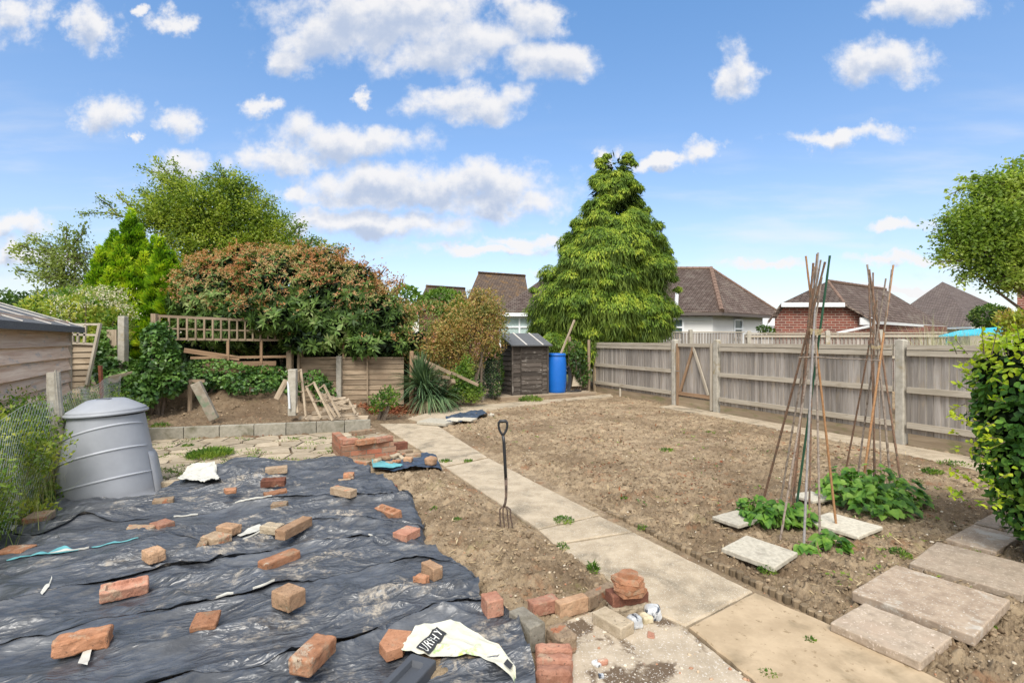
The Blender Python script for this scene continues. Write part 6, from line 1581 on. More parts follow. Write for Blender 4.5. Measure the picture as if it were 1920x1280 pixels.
def sprigs(root, pts, mat, seed, Y, L=.09, W=.055, dens=14, name='outer_sprays'):
    """airy twigs reaching out of a crown; pts = polylines in picture points"""
    r = np.random.default_rng(seed); s_ = LS()
    for pl in pts:
        q = [P(u, v, Y) + Vector((0, r.uniform(-.3, .3), 0)) for u, v in pl]; m = MB(); m.tube(q, [.028 * (1 - .8 * i / (len(q) - 1)) + .003 for i in range(len(q))], 5); m.build('branch', BARK, root)
        for a, b in zip(q[:-1], q[1:]):
            n = int((b - a).length * dens * 2.2) + 3; t_ = r.uniform(0, 1, n)[:, None]; p0 = np.array(a) * (1 - t_) + np.array(b) * t_; d = np.array((b - a).normalized())
            p0 = np.repeat(p0, 5, 0) + r.normal(size=(n * 5, 3)) * .09; s_.add(p0, unit(d + rdir(r, n * 5) * .9), unit(UPV + rdir(r, n * 5) * .7), L * r.uniform(.6, 1.2, n * 5), W * r.uniform(.7, 1.2, n * 5))
    s_.build(name, mat, root)
MAG = leafm('light_green_leaves', [(.06, .11, .02), (.15, .23, .035), (.30, .38, .055), (.46, .50, .10)], 1.3, .45)
Yb = 19.0
t1 = airy('broadleaf_tree', at(390, Yb), [pb(340, 400, Yb, 75, 50), pb(400, 385, Yb, 80, 50), pb(450, 400, Yb, 70, 45), pb(330, 350, Yb, 35, 28), pb(430, 350, Yb, 45, 28), pb(500, 430, Yb, 62, 40), pb(375, 440, Yb, 90, 60), pb(460, 460, Yb, 90, 40), pb(300, 400, Yb, 50, 40), pb(545, 455, Yb, 30, 22), pb(390, 510, Yb, 100, 70), pb(560, 480, Yb, 60, 30)],
          'large airy light green tree rising behind the golden conifer and bush', MAG, 66000, .11, .06, 31, .2, cl=24, cr=.20)
sprigs(t1, [[(340, 370), (318, 330), (300, 308), (292, 300)], [(320, 345), (292, 322), (270, 318)], [(345, 350), (335, 325), (320, 300)], [(440, 355), (420, 330), (410, 312)], [(440, 360), (455, 345), (470, 350)], [(480, 400), (505, 380), (520, 372)], [(540, 440), (562, 425), (568, 418)], [(560, 470), (590, 450), (605, 458)],
            [(580, 480), (620, 462), (650, 470)], [(260, 400), (232, 375), (228, 365)], [(300, 380), (268, 358), (250, 352)], [(470, 370), (488, 355), (500, 362)], [(250, 410), (205, 400), (160, 405)], [(220, 405), (195, 380), (183, 370)], [(610, 485), (640, 470), (655, 478)], [(430, 350), (400, 335), (378, 338)]], MAG, 32, Yb, .11, .06, 15)
MAG2 = leafm('grey_green_leaves', [(.12, .17, .05), (.22, .29, .08), (.34, .40, .12)], .9, .4)
t2 = airy('broadleaf_tree', at(130, 17), [pb(140, 480, 17, 50, 40), pb(120, 520, 17, 50, 35), pb(150, 550, 17, 55, 35), pb(100, 470, 17, 30, 20)], 'sparse grey green tree with long drooping branches at the far left', MAG2, 4200, .11, .06, 33, .12, cl=16, cr=.24)
sprigs(t2, [[(130, 500), (90, 480), (50, 462), (15, 468)], [(120, 470), (125, 445), (135, 425)], [(100, 480), (70, 450), (45, 447)], [(130, 520), (100, 495), (60, 490)], [(125, 540), (80, 515), (30, 505)], [(120, 530), (80, 500), (40, 480)], [(140, 470), (165, 440), (170, 425)], [(140, 560), (90, 560), (60, 545)]], MAG2, 34, 17, .12, .07, 14)
# right hand tree
MRG = leafm('maple_leaves', [(.11, .18, .035), (.21, .31, .06), (.33, .42, .09), (.45, .51, .15)], .9, .5)
Yr = 14.0
t3 = airy('broadleaf_tree', at(2040, Yr), [pb(1880, 400, Yr, 70, 42), pb(1920, 350, Yr, 55, 40), pb(1830, 450, Yr, 60, 28), pb(1900, 470, Yr, 70, 38), pb(1800, 425, Yr, 35, 16), pb(1960, 420, Yr, 70, 90), pb(1850, 500, Yr, 45, 18), pb(1790, 480, Yr, 30, 12), pb(2040, 400, Yr, 90, 110), pb(1870, 350, Yr, 40, 20), pb(1860, 430, Yr, 60, 40), pb(1890, 520, Yr, 46, 22), pb(1930, 530, Yr, 40, 24), pb(1815, 395, Yr, 30, 16)],
          'spreading yellow green maple like tree at the right picture edge', MRG, 50000, .10, .07, 35, .1, cl=18, cr=.19)
sprigs(t3, [[(1850, 380), (1810, 350), (1792, 362)], [(1870, 350), (1845, 330), (1820, 328)], [(1900, 340), (1900, 310), (1918, 300)], [(1830, 420), (1780, 405), (1765, 412)], [(1820, 440), (1770, 440), (1750, 448)], [(1840, 480), (1790, 490), (1752, 492)], [(1850, 500), (1810, 515), (1795, 530)], [(1880, 500), (1870, 525), (1850, 535)], [(1840, 465), (1800, 462), (1765, 470)], [(1920, 490), (1910, 520), (1900, 530)]], MRG, 36, Yr, .12, .09, 12)

# --- large red tipped evergreen bush
r = np.random.default_rng(41); Yp = 12.3
MRD = leafm('photinia_leaves', [(.03, .06, .016), (.07, .13, .028), (.13, .22, .045), (.28, .33, .13)], 1.1, .25, .5, .25)
MRT2 = leafm('red_tips', [(.36, .15, .06), (.50, .24, .105), (.54, .36, .19), (.30, .34, .11)], 1.4, .3, .6, .25)
bl_ = [pb(440, 560, Yp, 110, 85, 1.1), pb(540, 545, Yp, 105, 82, 1.2), pb(630, 565, Yp, 95, 80, 1.1), pb(390, 590, Yp, 52, 52, .8), pb(700, 600, Yp, 62, 62, .8), pb(500, 600, Yp, 130, 70, 1.2), pb(620, 610, Yp, 130, 60, 1.1), pb(400, 520, Yp, 50, 45, .7), pb(470, 505, Yp, 55, 42, .8), pb(590, 505, Yp, 70, 38, .8), pb(660, 540, Yp, 60, 45, .8), pb(735, 610, Yp, 35, 40, .5), pb(520, 600, 10.9, 50, 26, .5), pb(580, 640, 11.0, 50, 18, .35), pb(700, 650, 11.6, 60, 24, .5), pb(455, 585, 10.8, 40, 22, .4)]
ph_ = thing('photinia_bush', at(540, Yp), 'broad dense evergreen bush with coppery red new growth on top', 'bush')
Pp, Nn, k = blobpts(r, bl_, 5200, .84, 1.04); keep = (Nn[:, 1] < .55) & (Pp[:, 2] > 1.15); Pp, Nn = Pp[keep], Nn[keep]
topk = (Pp[:, 2] + r.normal(size=len(Pp)) * .28 + .55 * Nn[:, 2] - .03 * (Pp[:, 0] * 0)) > 2.55 - .27 * (Pp[:, 0] + 3.8).clip(0, 3)
s1, s2, s3 = LS(), LS(), LS()
def rosettes(s_, Pq, Nq, k_, L, W, spread=.85):
    n = len(Pq); a0 = r.uniform(0, 6.28, n); X1 = unit(np.cross(Nq, rdir(r, n))); Y1 = np.cross(Nq, X1)
    for j in range(k_):
        a = a0 + 2 * math.pi * j / k_ + r.normal(size=n) * .2; D = unit(X1 * np.cos(a)[:, None] + Y1 * np.sin(a)[:, None] + Nq * r.uniform(.1, 1.0, n)[:, None] * spread); 
        s_.add(Pq + r.normal(size=(n, 3)) * .015, D, Nq + D * -.2, L * r.uniform(.7, 1.2, n), W * r.uniform(.8, 1.15, n), droop=.15)
G_ = ~topk; tw_ = unit(Nn + UPV * .25 + rdir(r, len(Nn)) * .45)
rosettes(s1, Pp[G_], tw_[G_], 9, .17, .055); rosettes(s1, Pp[topk] - Nn[topk] * .06, tw_[topk], 5, .14, .05)
T = Pp[topk]; rosettes(s2, T + tw_[topk] * .03, tw_[topk], 6, .085, .024, 1.6)
for _ in range(3): rosettes(s2, T + r.normal(size=T.shape) * .085, unit(tw_[topk] + UPV * .4), 5, .055, .018, 1.6)
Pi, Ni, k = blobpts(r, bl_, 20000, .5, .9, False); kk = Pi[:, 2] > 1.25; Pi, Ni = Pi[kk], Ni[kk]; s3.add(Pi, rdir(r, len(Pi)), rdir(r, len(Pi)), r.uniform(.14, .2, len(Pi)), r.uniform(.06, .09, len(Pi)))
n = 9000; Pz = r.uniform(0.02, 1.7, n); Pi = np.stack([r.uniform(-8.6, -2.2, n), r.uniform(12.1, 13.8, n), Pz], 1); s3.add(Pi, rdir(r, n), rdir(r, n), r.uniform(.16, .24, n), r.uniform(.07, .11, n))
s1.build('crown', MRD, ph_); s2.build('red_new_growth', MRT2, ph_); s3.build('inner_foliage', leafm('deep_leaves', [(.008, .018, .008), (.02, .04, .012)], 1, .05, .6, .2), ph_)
for u in (380, 440, 500, 545, 590, 640, 690, 730):
    m = MB(); q = at(u, Yp + random.uniform(-.2, .3)); m.tube([q, q + Vector((random.uniform(-.2, .2), 0, .8)), q + Vector((random.uniform(-.4, .4), 0, 1.8))], [.06, .05, .03], 6); m.build('stem', BARK, ph_)
sprigs(ph_, [[(640, 500), (650, 480), (655, 470)], [(690, 530), (715, 510), (722, 502)], [(725, 560), (745, 535), (748, 520)], [(600, 480), (610, 465), (625, 470)], [(440, 475), (435, 462)], [(560, 470), (565, 455)], [(715, 545), (735, 525), (742, 530)], [(672, 515), (690, 495)]], MRT2, 43, Yp, .09, .04, 10)

# --- shrubs right of it
def shrub(name, blobs, n, L, W, mat, label, seed, stems=3, cat='shrub', grp=None, extra=None, **kw):
    r = np.random.default_rng(seed); B = blobs[0]; b0 = Vector((B[0], B[1], 0)); root = thing(name, b0, label, cat, grp); bushy(root, r, blobs, n, L, W, mat, 'foliage', **kw)
    if stems:
        for i in range(stems):
            m = MB()
            t_ = blobs[i % len(blobs)]; q = b0 + Vector((random.uniform(-.1, .1), random.uniform(-.1, .1), 0)); e_ = Vector(t_[:3]) + Vector((random.uniform(-.3, .3) * t_[3], 0, t_[5] * .5)); k_ = .15 if cat == 'weeds' else 1; m.tube([q, q.lerp(e_, .5) + Vector((random.uniform(-.08, .08), 0, 0)), e_], [.03 * k_, .02 * k_, .008 * k_], 5); m.build('stem', BARK, root)
    return root, r
MSR = leafm('red_shrub_leaves', [(.06, .11, .025), (.15, .24, .05), (.30, .26, .09), (.52, .20, .12)], 2.2, .3)
shrub('photinia_shrub', [pb(790, 640, 12.4, 56, 50), pb(805, 600, 12.5, 52, 36), pb(840, 690, 12.6, 40, 26), pb(760, 610, 12.8, 34, 45), pb(830, 640, 12.7, 40, 50), pb(775, 690, 12.9, 30, 40)], 15000, .09, .04, MSR, 'smaller shrub with pinkish red young leaves right of the big bush', 51, 4, lo=.55)
MBR = leafm('bronze_leaves', [(.12, .15, .04), (.24, .24, .06), (.44, .25, .09), (.30, .32, .08)], 2.0, .3)
rt, rr = shrub('bronze_tree', [pb(880, 600, 12.2, 46, 50), pb(912, 575, 12.2, 34, 36), pb(860, 650, 12.2, 44, 40), pb(920, 630, 12.2, 34, 40), pb(838, 625, 12.0, 36, 30), pb(893, 556, 12.2, 18, 18), pb(935, 600, 12.3, 20, 30), pb(880, 680, 12.3, 30, 24), pb(815, 655, 12.0, 34, 26), pb(850, 690, 12.1, 30, 16)], 13000, .07, .03, MBR, 'slender twiggy tree with fine bronze leaves left of the tool shed', 52, 9, cat='tree', lo=.3, outer=False)
m = MB(); q = at(902, 12.2); m.tube([q, P(903, 650, 12.2), P(897, 590, 12.2), P(890, 560, 12.2)], [.03, .025, .015, .006], 6)
for i in range(26): a = P(random.uniform(875, 915), random.uniform(600, 660), 12.2); m.tube([a, a + Vector((random.uniform(-.35, .35), random.uniform(-.3, .3), random.uniform(.2, .6)))], [.009, .003], 4)
m.build('trunk', BARK, rt)
MDG = leafm('mixed_green', [(.015, .04, .01), (.04, .09, .018), (.09, .17, .03), (.20, .27, .05)], 1.6, .3)
shrub('leafy_shrub', [pb(760, 565, 18, 30, 28), pb(740, 590, 18, 40, 30)], 2500, .15, .09, leafm('fresh_green', [(.05, .12, .02), (.12, .22, .03), (.22, .33, .05)], 1, .35), 'fresh green tree top peeping over between red bush and house roof', 53, 0, cat='tree')
shrub('leafy_shrub', [pb(830, 565, 16, 38, 22), pb(860, 590, 16, 30, 25)], 3200, .12, .07, leafm('fresh_green', None), 'bright green shrub below the distant lichened roofs', 54, 0)
shrub('flowering_weeds', [pb(865, 715, 11.6, 24, 32), pb(885, 735, 11.4, 24, 20), pb(848, 740, 11.4, 16, 16), pb(875, 690, 11.6, 12, 24)], 3600, .07, .03, leafm('weed_green', [(.03, .08, .012), (.08, .17, .02), (.18, .28, .04), (.28, .36, .06)], 3, .35), 'tall bright green weeds with small yellow flowers behind the yucca', 55, 5, cat='weeds', lo=.3, outer=False)
shrub('dark_shrub', [pb(928, 700, 12.9, 14, 50), pb(915, 670, 12.9, 14, 30), pb(900, 715, 12.8, 18, 20)], 2600, .08, .045, MDG, 'dark leafy shrub squeezed against the left side of the tool shed', 56, 3)
shrub('climbing_plant', [pb(1085, 680, 14.2, 16, 24), pb(1092, 705, 14.2, 12, 18), pb(1078, 655, 14.3, 16, 14)], 1100, .09, .06, MDG, 'thin green climber on the brown panel in the fence corner', 57, 3)
# leafy plant foots
WEED = leafm('weed_green', None)
def weed(u, v, ru, hh, label, n=160, mat=WEED, L=.05, W=.022, grp='small weeds', z=None, name='weed', flat=.5):
    r = np.random.default_rng(int(u * 7 + v)); c = G(u, v, 0); zz = soil_z(c.x, c.y) if z is None else z; c.z = max(zz, 0.0); R = ru / 960 * c.y
    a = r.uniform(0, 6.28, n); q = R * np.sqrt(r.uniform(0, 1, n)); p0 = np.stack([c.x + q * np.cos(a), c.y + q * np.sin(a), c.z + hh * r.uniform(0, 1, n) * (1 - (q / R) ** 2 * .7)], 1)
    D = unit(np.stack([np.cos(a) * flat, np.sin(a) * flat, .7 + 0 * a], 1) + r.normal(size=(n, 3)) * .4); s_ = LS(); s_.add(p0, D, unit(UPV + r.normal(size=(n, 3)) * .6), L * r.uniform(.5, 1.3, n), W * r.uniform(.6, 1.3, n), shape=6 if c.y < 5 else 4)
    return tag(s_.build(name, mat, origin=c), label, 'weed', grp)
for (u, v, ru, hh, n, lb) in [(1057, 981, 19, .03, 150, 'flat weed growing in the joint of the concrete path'), (394, 857, 38, .07, 700, 'broad tuft of grass in the middle of the stone patio'), (995, 752, 22, .14, 400, 'bright round plant at the foot of the timber deck'),
      (835, 867, 10, .02, 60, 'tiny weed at the left side of the path joint'), (877, 866, 8, .02, 40, 'tiny weed in the middle of the far path joint'), (1055, 1030, 12, .05, 70, 'small weed at the left path edge beyond the middle slab'), (1112, 1078, 9, .07, 60, 'small upright weed at the near left path edge'),
      (1438, 1090 - 16, 16, .05, 70, 'low weed below the front pale slab'), (1686, 1042, 20, .05, 150, 'weed patch left of the brown stepping slab'), (1748, 890, 16, .05, 120, 'round weed tuft in the bed near the hedge'), (1790, 872, 26, .03, 120, 'spreading weeds below the near fence panel'),
      (816, 958, 10, .03, 50, 'small weed in the dug patch left of the fork'), (858, 985, 8, .02, 40, 'second small weed in the dug patch left of the fork'), (1170, 935, 6, .02, 30, 'tiny weed at the log edging'), (1205, 992, 9, .03, 50, 'weed at the left of the log edging end'),
      (1250, 845, 14, .02, 70, 'faint weed in the middle of the large bed'), (1330, 812, 10, .02, 50, 'small weed in the back of the large bed'), (300, 815, 16, .06, 120, 'weeds at the foot of the first kerb blocks'), (352, 838, 10, .04, 60, 'weed between the kerb blocks and patio'),
      (672, 838, 9, .08, 70, 'upright weed at the left of the brick barbecue'), (1643, 1215, 8, .02, 40, 'tiny weed at the edge of the nearest stepping slab'), (1520, 1205, 9, .02, 40, 'tiny weed on the tan concrete end'), (1858, 1178, 8, .03, 40, 'weed at the right corner of the largest slab'),
      (1440, 1268, 14, .015, 60, 'moss tuft at the bottom of the concrete joint'), (1720, 905, 12, .04, 60, 'low weed behind the right bean plants'), (1660, 805, 10, .06, 50, 'weed between fence post and canes')]:
    weed(u, v, ru, hh, lb, n * 2, L=(.018 if hh < .06 else .03) * (1 if v > 900 else 2), W=.009 * (1 if v > 900 else 1.6), z=.02 if (u, v) in ((1057, 981), (394, 857)) else None)
# tiny weeds nobody would count
r = np.random.default_rng(77); n = 420; Yw = 2.8 * np.exp(r.uniform(0, 1, n) * math.log(14 / 2.8)); Xw = r.uniform(-.25, .95, n) * Yw
k = (sdf(RBED, Xw, Yw) > .1) & (fbm(Xw, Yw, 2, .8) > -.02); Xw, Yw = Xw[k], Yw[k]; Zw = soil_h(Xw, Yw); s_ = LS()
for j in range(7):
    n = len(Xw); a = r.uniform(0, 6.28, n); s_.add(np.stack([Xw + r.normal(size=n) * .02, Yw + r.normal(size=n) * .02, Zw + .004], 1), np.stack([np.cos(a), np.sin(a), .5 + 0 * a], 1), unit(UPV + r.normal(size=(n, 3)) * .4), r.uniform(.015, .045, n), r.uniform(.008, .018, n))
tag(s_.build('seedlings', WEED), 'sparse tiny weed seedlings over the large bed', 'seedlings', kind='stuff')
n = 240; px_ = r.uniform(285, 700, n); pv_ = r.uniform(822, 905, n); s_ = LS()
q = np.array([tuple(G(a, b)) for a, b in zip(px_, pv_)]); kk = (sdf(PATIO, q[:, 0], q[:, 1]) > .02) & (perlin(q[:, 0] * 1.7, q[:, 1] * 1.7) > -.05); q = q[kk]; n = len(q)
for j in range(16):
    a = r.uniform(0, 6.28, n); s_.add(q + r.normal(size=(n, 3)) * np.array([.05, .02, 0]) + np.array([0, 0, .012]), np.stack([np.cos(a) * .7, np.sin(a) * .7, .8 + 0 * a], 1), unit(UPV + r.normal(size=(n, 3)) * .6), r.uniform(.02, .05, n), r.uniform(.006, .012, n))
tag(s_.build('moss', WEED), 'small weeds and moss in the joints of the stone patio', 'moss', kind='stuff')
n = 5200; Yw = 2.9 * np.exp(r.uniform(0, 1, n) ** .8 * math.log(14.5 / 2.9)); Xw = r.uniform(-.35, 1.0, n) * Yw
k = ((sdf(RBED, Xw, Yw) > .08) | (sdf(BED, Xw, Yw) > .05)) & (fbm(Xw, Yw, 3, 1.3) > -.15); Xw, Yw = Xw[k], Yw[k]; n = len(Xw); s_ = LS()
s_.add(np.stack([Xw, Yw, soil_h(Xw, Yw) + .008], 1), rdir(r, n) * np.array([1, 1, .15]), unit(UPV + r.normal(size=(n, 3)) * .3), r.uniform(.03, .10, n) * (1 + Yw * .05), r.uniform(.003, .009, n) * (1 + Yw * .08))
tag(s_.build('dry_stalks', leafm('straw', [(.12, .07, .04), (.42, .32, .19), (.55, .45, .28)], 3, .1, .8, .1)), 'dry straw like weed stalks lying on the dug soil', 'dry stalks', kind='stuff')
# dry reddish leaves
MDRY = leafm('dry_leaves', [(.10, .03, .015), (.22, .07, .03), (.33, .17, .09)], 3, .1, .7, .2); s_ = LS(); n = 2600
a_ = r.uniform(0, 1, n); PA, PB_ = G(690, 772), G(790, 768)
Xd = np.concatenate([PA.x + r.normal(size=700) * .22 + (PB_.x - PA.x) * r.uniform(0, 1, 700), G(490, 770, .4).x + r.normal(size=160) * .3, np.repeat(0, 3200)]); Yd_ = np.concatenate([PA.y + r.normal(size=700) * .3, G(490, 770, .4).y + r.normal(size=160) * .15, np.repeat(0, 3200)])
q = 4.5 * np.exp(r.uniform(0, 1, 3200) * math.log(13 / 4.5)); Yd_[860:] = q; Xd[860:] = r.uniform(-.1, .75, 3200) * q; kk = np.ones(len(Xd), bool); kk[860:] = (sdf(RBED, Xd[860:], Yd_[860:]) > .1) & (fbm(Xd[860:], Yd_[860:], 3, 1.1) > .12)
Xd, Yd_ = Xd[kk], Yd_[kk]; n = len(Xd); s_.add(np.stack([Xd, Yd_, soil_h(Xd, Yd_) + .012], 1), rdir(r, n) * np.array([1, 1, .3]), unit(UPV + r.normal(size=(n, 3)) * .5), r.uniform(.02, .06, n), r.uniform(.01, .03, n)); q_ = 3000; tt = r.uniform(0, 1, q_); XX_ = PA.x + (PB_.x - PA.x) * tt + r.normal(size=q_) * .16; YY_ = PA.y + (PB_.y - PA.y) * tt + r.normal(size=q_) * .25; s_.add(np.stack([XX_, YY_, soil_h(XX_, YY_) + .02], 1), rdir(r, q_) * np.array([1, 1, .4]), unit(UPV + r.normal(size=(q_, 3)) * .5), r.uniform(.04, .08, q_), r.uniform(.02, .04, q_)); tag(s_.build('dead_leaves', MDRY), 'dry reddish leaves scattered on the soil', 'dead leaves', kind='stuff')

# --- bean plants: heart shaped leaves on short stalks
MBE = leafm('bean_leaves', [(.03, .09, .012), (.07, .18, .02), (.14, .28, .035), (.22, .36, .06)], 7, .35, .45, .35)
def beans(ell, n, label, seed):
    r = np.random.default_rng(seed); c = G(*ell[0][:2]); root = thing('bean_plants', c, label, 'bean plants', 'bean plants at the foot of the canes'); s_ = LS(); m = MB()
    for (u, v, ru, hh, w) in ell:
        c = G(u, v); R = ru / 960 * c.y; k = int(n * w); a = r.uniform(0, 6.28, k); q = R * np.sqrt(r.uniform(0, 1, k)); z = .03 + hh * r.uniform(.15, 1, k) * (1.05 - (q / R) ** 2 * .6); x, y = c.x + q * np.cos(a), c.y + q * np.sin(a) * .8
        D = unit(np.stack([np.cos(a) + r.normal(size=k) * .7, np.sin(a) - .3 + r.normal(size=k) * .7, -.25 + r.normal(size=k) * .25], 1)); N = unit(np.stack([.3 * np.cos(a), .3 * np.sin(a) - .35, 1 + 0 * a], 1) + r.normal(size=(k, 3)) * .3)
        L = r.uniform(.04, .088, k); p0 = np.stack([x, y, z], 1); s_.add(p0, D, N, L, L * .92, shape=9, droop=.25)
        for j in range(0, k, 3): m.tube([Vector((c.x + (x[j] - c.x) * .5, c.y + (y[j] - c.y) * .5, 0)), Vector((x[j], y[j], z[j]))], [.004, .0025], 4, False)
    s_.build('leaves', MBE, root); m.build('stems', plain('stem_green', (.12, .2, .05), .6, .3), root)['kind'] = 'stuff'
_ls = leafset
def heart(P0, D, N, L, W, shape=4, droop=.0):
    if shape != 9: return _ls(P0, D, N, L, W, shape, droop)
    D = unit(D); S_ = unit(np.cross(D, N)); N = unit(np.cross(S_, D)); L = np.asarray(L).reshape(-1, 1); W = np.asarray(W).reshape(-1, 1); n = len(P0)
    pr_ = [(.0, 0, 0), (-.10, .2, .04), (.05, .44, .10), (.32, .5, .11), (.65, .3, .06), (1, 0, -.02), (.4, 0, -.03)]
    V = [P0 + D * L * a + S_ * W * b + N * (W * c_ - L * droop * max(a, 0) ** 2) for a, b, c_ in pr_] + [P0 + D * L * a - S_ * W * b + N * (W * c_ - L * droop * max(a, 0) ** 2) for a, b, c_ in pr_[1:5]]
    V = np.stack(V, 1); b = np.arange(n)[:, None] * 11
    return V.reshape(-1, 3), np.concatenate([b + np.array([q]) for q in ([0, 1, 2, 6], [6, 2, 3, 4], [6, 4, 5, 6][:0] or [6, 4, 5, 10], [0, 6, 8, 7], [6, 10, 9, 8])]), None
leafset = heart
beans([(1440, 985, 46, .15, .36), (1480, 985, 40, .17, .3), (1410, 968, 24, .16, .14), (1562, 1030, 26, .10, .10), (1513, 1040, 14, .05, .05)], 330, 'smaller bean plants around the near left wigwam', 5)
beans([(1600, 945, 55, .26, .3), (1650, 965, 60, .24, .34), (1700, 950, 34, .22, .16), (1575, 925, 30, .26, .14), (1640, 930, 50, .28, .2)], 520, 'lush bean plants filling the base of the right wigwam', 6)

# --- clipped hedge at the right
r = np.random.default_rng(61)
MHG = leafm('hedge_leaves', [(.03, .085, .018), (.06, .16, .026), (.12, .25, .036), (.20, .33, .05)], 4, .35, .5, .25)
MHY = leafm('hedge_young', [(.17, .32, .02), (.36, .48, .03), (.55, .60, .05)], 4, .45, .45, .35)
hg = thing('clipped_hedge', Vector((3.45, 3.6, 0)), 'dense bright green hedge with yellow young leaves at the right edge', 'hedge')
hb_ = [(3.52, 3.42, 1.25, .35, .36, .30), (3.54, 3.42, .98, .36, .36, .3), (3.56, 3.40, .70, .35, .36, .3), (3.62, 3.38, .40, .33, .34, .27), (4.0, 3.5, .8, .5, .42, .68), (3.95, 3.6, 1.2, .5, .42, .28), (3.85, 3.35, .32, .4, .36, .24)]
Pp, Nn, k = blobpts(r, hb_, 14500, .84, 1.04); n = len(Pp); D = unit(Nn * .35 + UPV * -.35 + rdir(r, n) * .6); N = unit(Nn * 1.0 + UPV * .55 + rdir(r, n) * .35)
yg = (Pp[:, 2] + r.normal(size=n) * .07 > 1.24) | (r.uniform(0, 1, n) < .05); s1, s2, s3 = LS(), LS(), LS()
g_ = ~yg; s1.add(Pp[g_], D[g_], N[g_], r.uniform(.032, .064, g_.sum()), r.uniform(.024, .042, g_.sum()), shape=6, droop=.18); s2.add(Pp[yg] + UPV * .02, D[yg], N[yg], r.uniform(.028, .055, yg.sum()), r.uniform(.02, .036, yg.sum()), shape=6, droop=.15)
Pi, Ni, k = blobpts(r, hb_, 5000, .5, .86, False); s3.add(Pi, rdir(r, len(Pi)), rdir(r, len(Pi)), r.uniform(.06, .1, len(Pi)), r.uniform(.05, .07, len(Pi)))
m = MB()
for i in range(70):                                # shoots
    if i < 34: p = Vector((r.uniform(3.15, 4.1), r.uniform(3.15, 3.65), 1.40)); d = Vector((r.normal() * .25, r.normal() * .25, 1)); ln = r.uniform(.06, .24)
    else: p = Vector((3.14 + r.uniform(-.03, .05), r.uniform(3.2, 3.6), r.uniform(.4, 1.35))); d = Vector((-1, -.3, r.uniform(-.3, .5))); ln = r.uniform(.05, .2)
    d.normalize(); m.tube([p, p + d * ln], [.003, .0015], 4); kq = int(3 + ln * 40); t_ = r.uniform(.1, 1, kq)[:, None]; p0 = np.array(p) + np.array(d) * ln * t_
    s2.add(p0, unit(np.array(d) * .6 + rdir(r, kq) * .8), unit(UPV + rdir(r, kq) * .6), r.uniform(.02, .05, kq), r.uniform(.015, .032, kq), shape=6)
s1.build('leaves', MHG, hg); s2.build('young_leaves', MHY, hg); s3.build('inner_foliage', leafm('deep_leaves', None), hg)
for i in range(14): q = Vector((3.65 + r.uniform(-.2, .5), 3.45 + r.uniform(-.2, .2), 0)); m.tube([q, q + Vector((r.uniform(-.15, .15), 0, .6)), q + Vector((r.uniform(-.2, .2), 0, 1.3))], [.02, .014, .005], 5)
m.build('stems', BARK, hg)

# --- yucca
def blades(root, c, n, L0, W0, mat, name, seed, up=(.0, 1.2), arch=.35, segs=5, twist=.2):
    r = np.random.default_rng(seed); V = []; Fc = []; b = 0
    for i in range(n):
        a = r.uniform(0, 6.28); e_ = r.uniform(*up); L = L0 * r.uniform(.7, 1.1); w = W0 * r.uniform(.7, 1.2); d = Vector((math.cos(a) * math.cos(e_), math.sin(a) * math.cos(e_), math.sin(e_))); sd_ = Vector((-math.sin(a), math.cos(a), r.uniform(-twist, twist)))
        for k in range(segs + 1):
            t_ = k / segs; p = c + d * L * t_ - Z * (arch * L * t_ ** 2.4 * math.cos(e_) * r.uniform(.95, 1.05)); ww = w * (1 - t_ ** 2.2) * (.6 + .9 * min(t_ * 3, 1)) / 1.5; u_ = d.cross(sd_)
            V += [tuple(p - sd_ * ww), tuple(p + u_ * ww * -.35), tuple(p + sd_ * ww)]
        for k in range(segs):
            for j in (0, 1): Fc.append((b + k * 3 + j, b + k * 3 + j + 1, b + k * 3 + j + 4, b + k * 3 + j + 3))
        b += 3 * (segs + 1)
    return arr(name, np.array(V), np.array(Fc), mat, root)
MYU = leafm('yucca_blades', [(.03, .06, .03), (.07, .125, .055), (.14, .21, .09)], 3, .15, .4, .45)
MYD = leafm('yucca_dead', [(.15, .13, .07), (.30, .25, .15), (.14, .17, .08)], 3, .15)
yc = G(790, 772); yu = thing('yucca', yc, 'big spiky dark green yucca in front of the brown panel fence', 'yucca')
blades(yu, Vector((yc.x - .05, yc.y + .25, .55)), 260, .80, .024, MYU, 'leaves', 1, (-.1, 1.5), .35); blades(yu, Vector((yc.x + .12, yc.y + .1, .36)), 130, .76, .021, MYU, 'leaves', 2, (-.2, 1.2), .5)
blades(yu, Vector((yc.x + .35, yc.y + .2, .28)), 140, .68, .018, MYU, 'leaves', 4, (-.2, 1.1), .6); blades(yu, Vector((yc.x + .1, yc.y + .1, .3)), 90, .70, .014, MYD, 'dead_leaves', 3, (-.5, .3), 1.0)
m = MB(); m.tube([yc + Vector((0, .2, -.05)), yc + Vector((0, .2, .42))], [.08, .06], 8); m.build('trunk', BARK, yu)
shrub('leafy_shrub', [pb(718, 752, 9.6, 26, 16), pb(736, 745, 9.6, 14, 18), pb(704, 762, 9.4, 14, 12), pb(726, 735, 9.7, 12, 12)], 620, .07, .035, leafm('weed_green', None), 'small bright green shrub left of the yucca', 58, 6, lo=.3, outer=False)

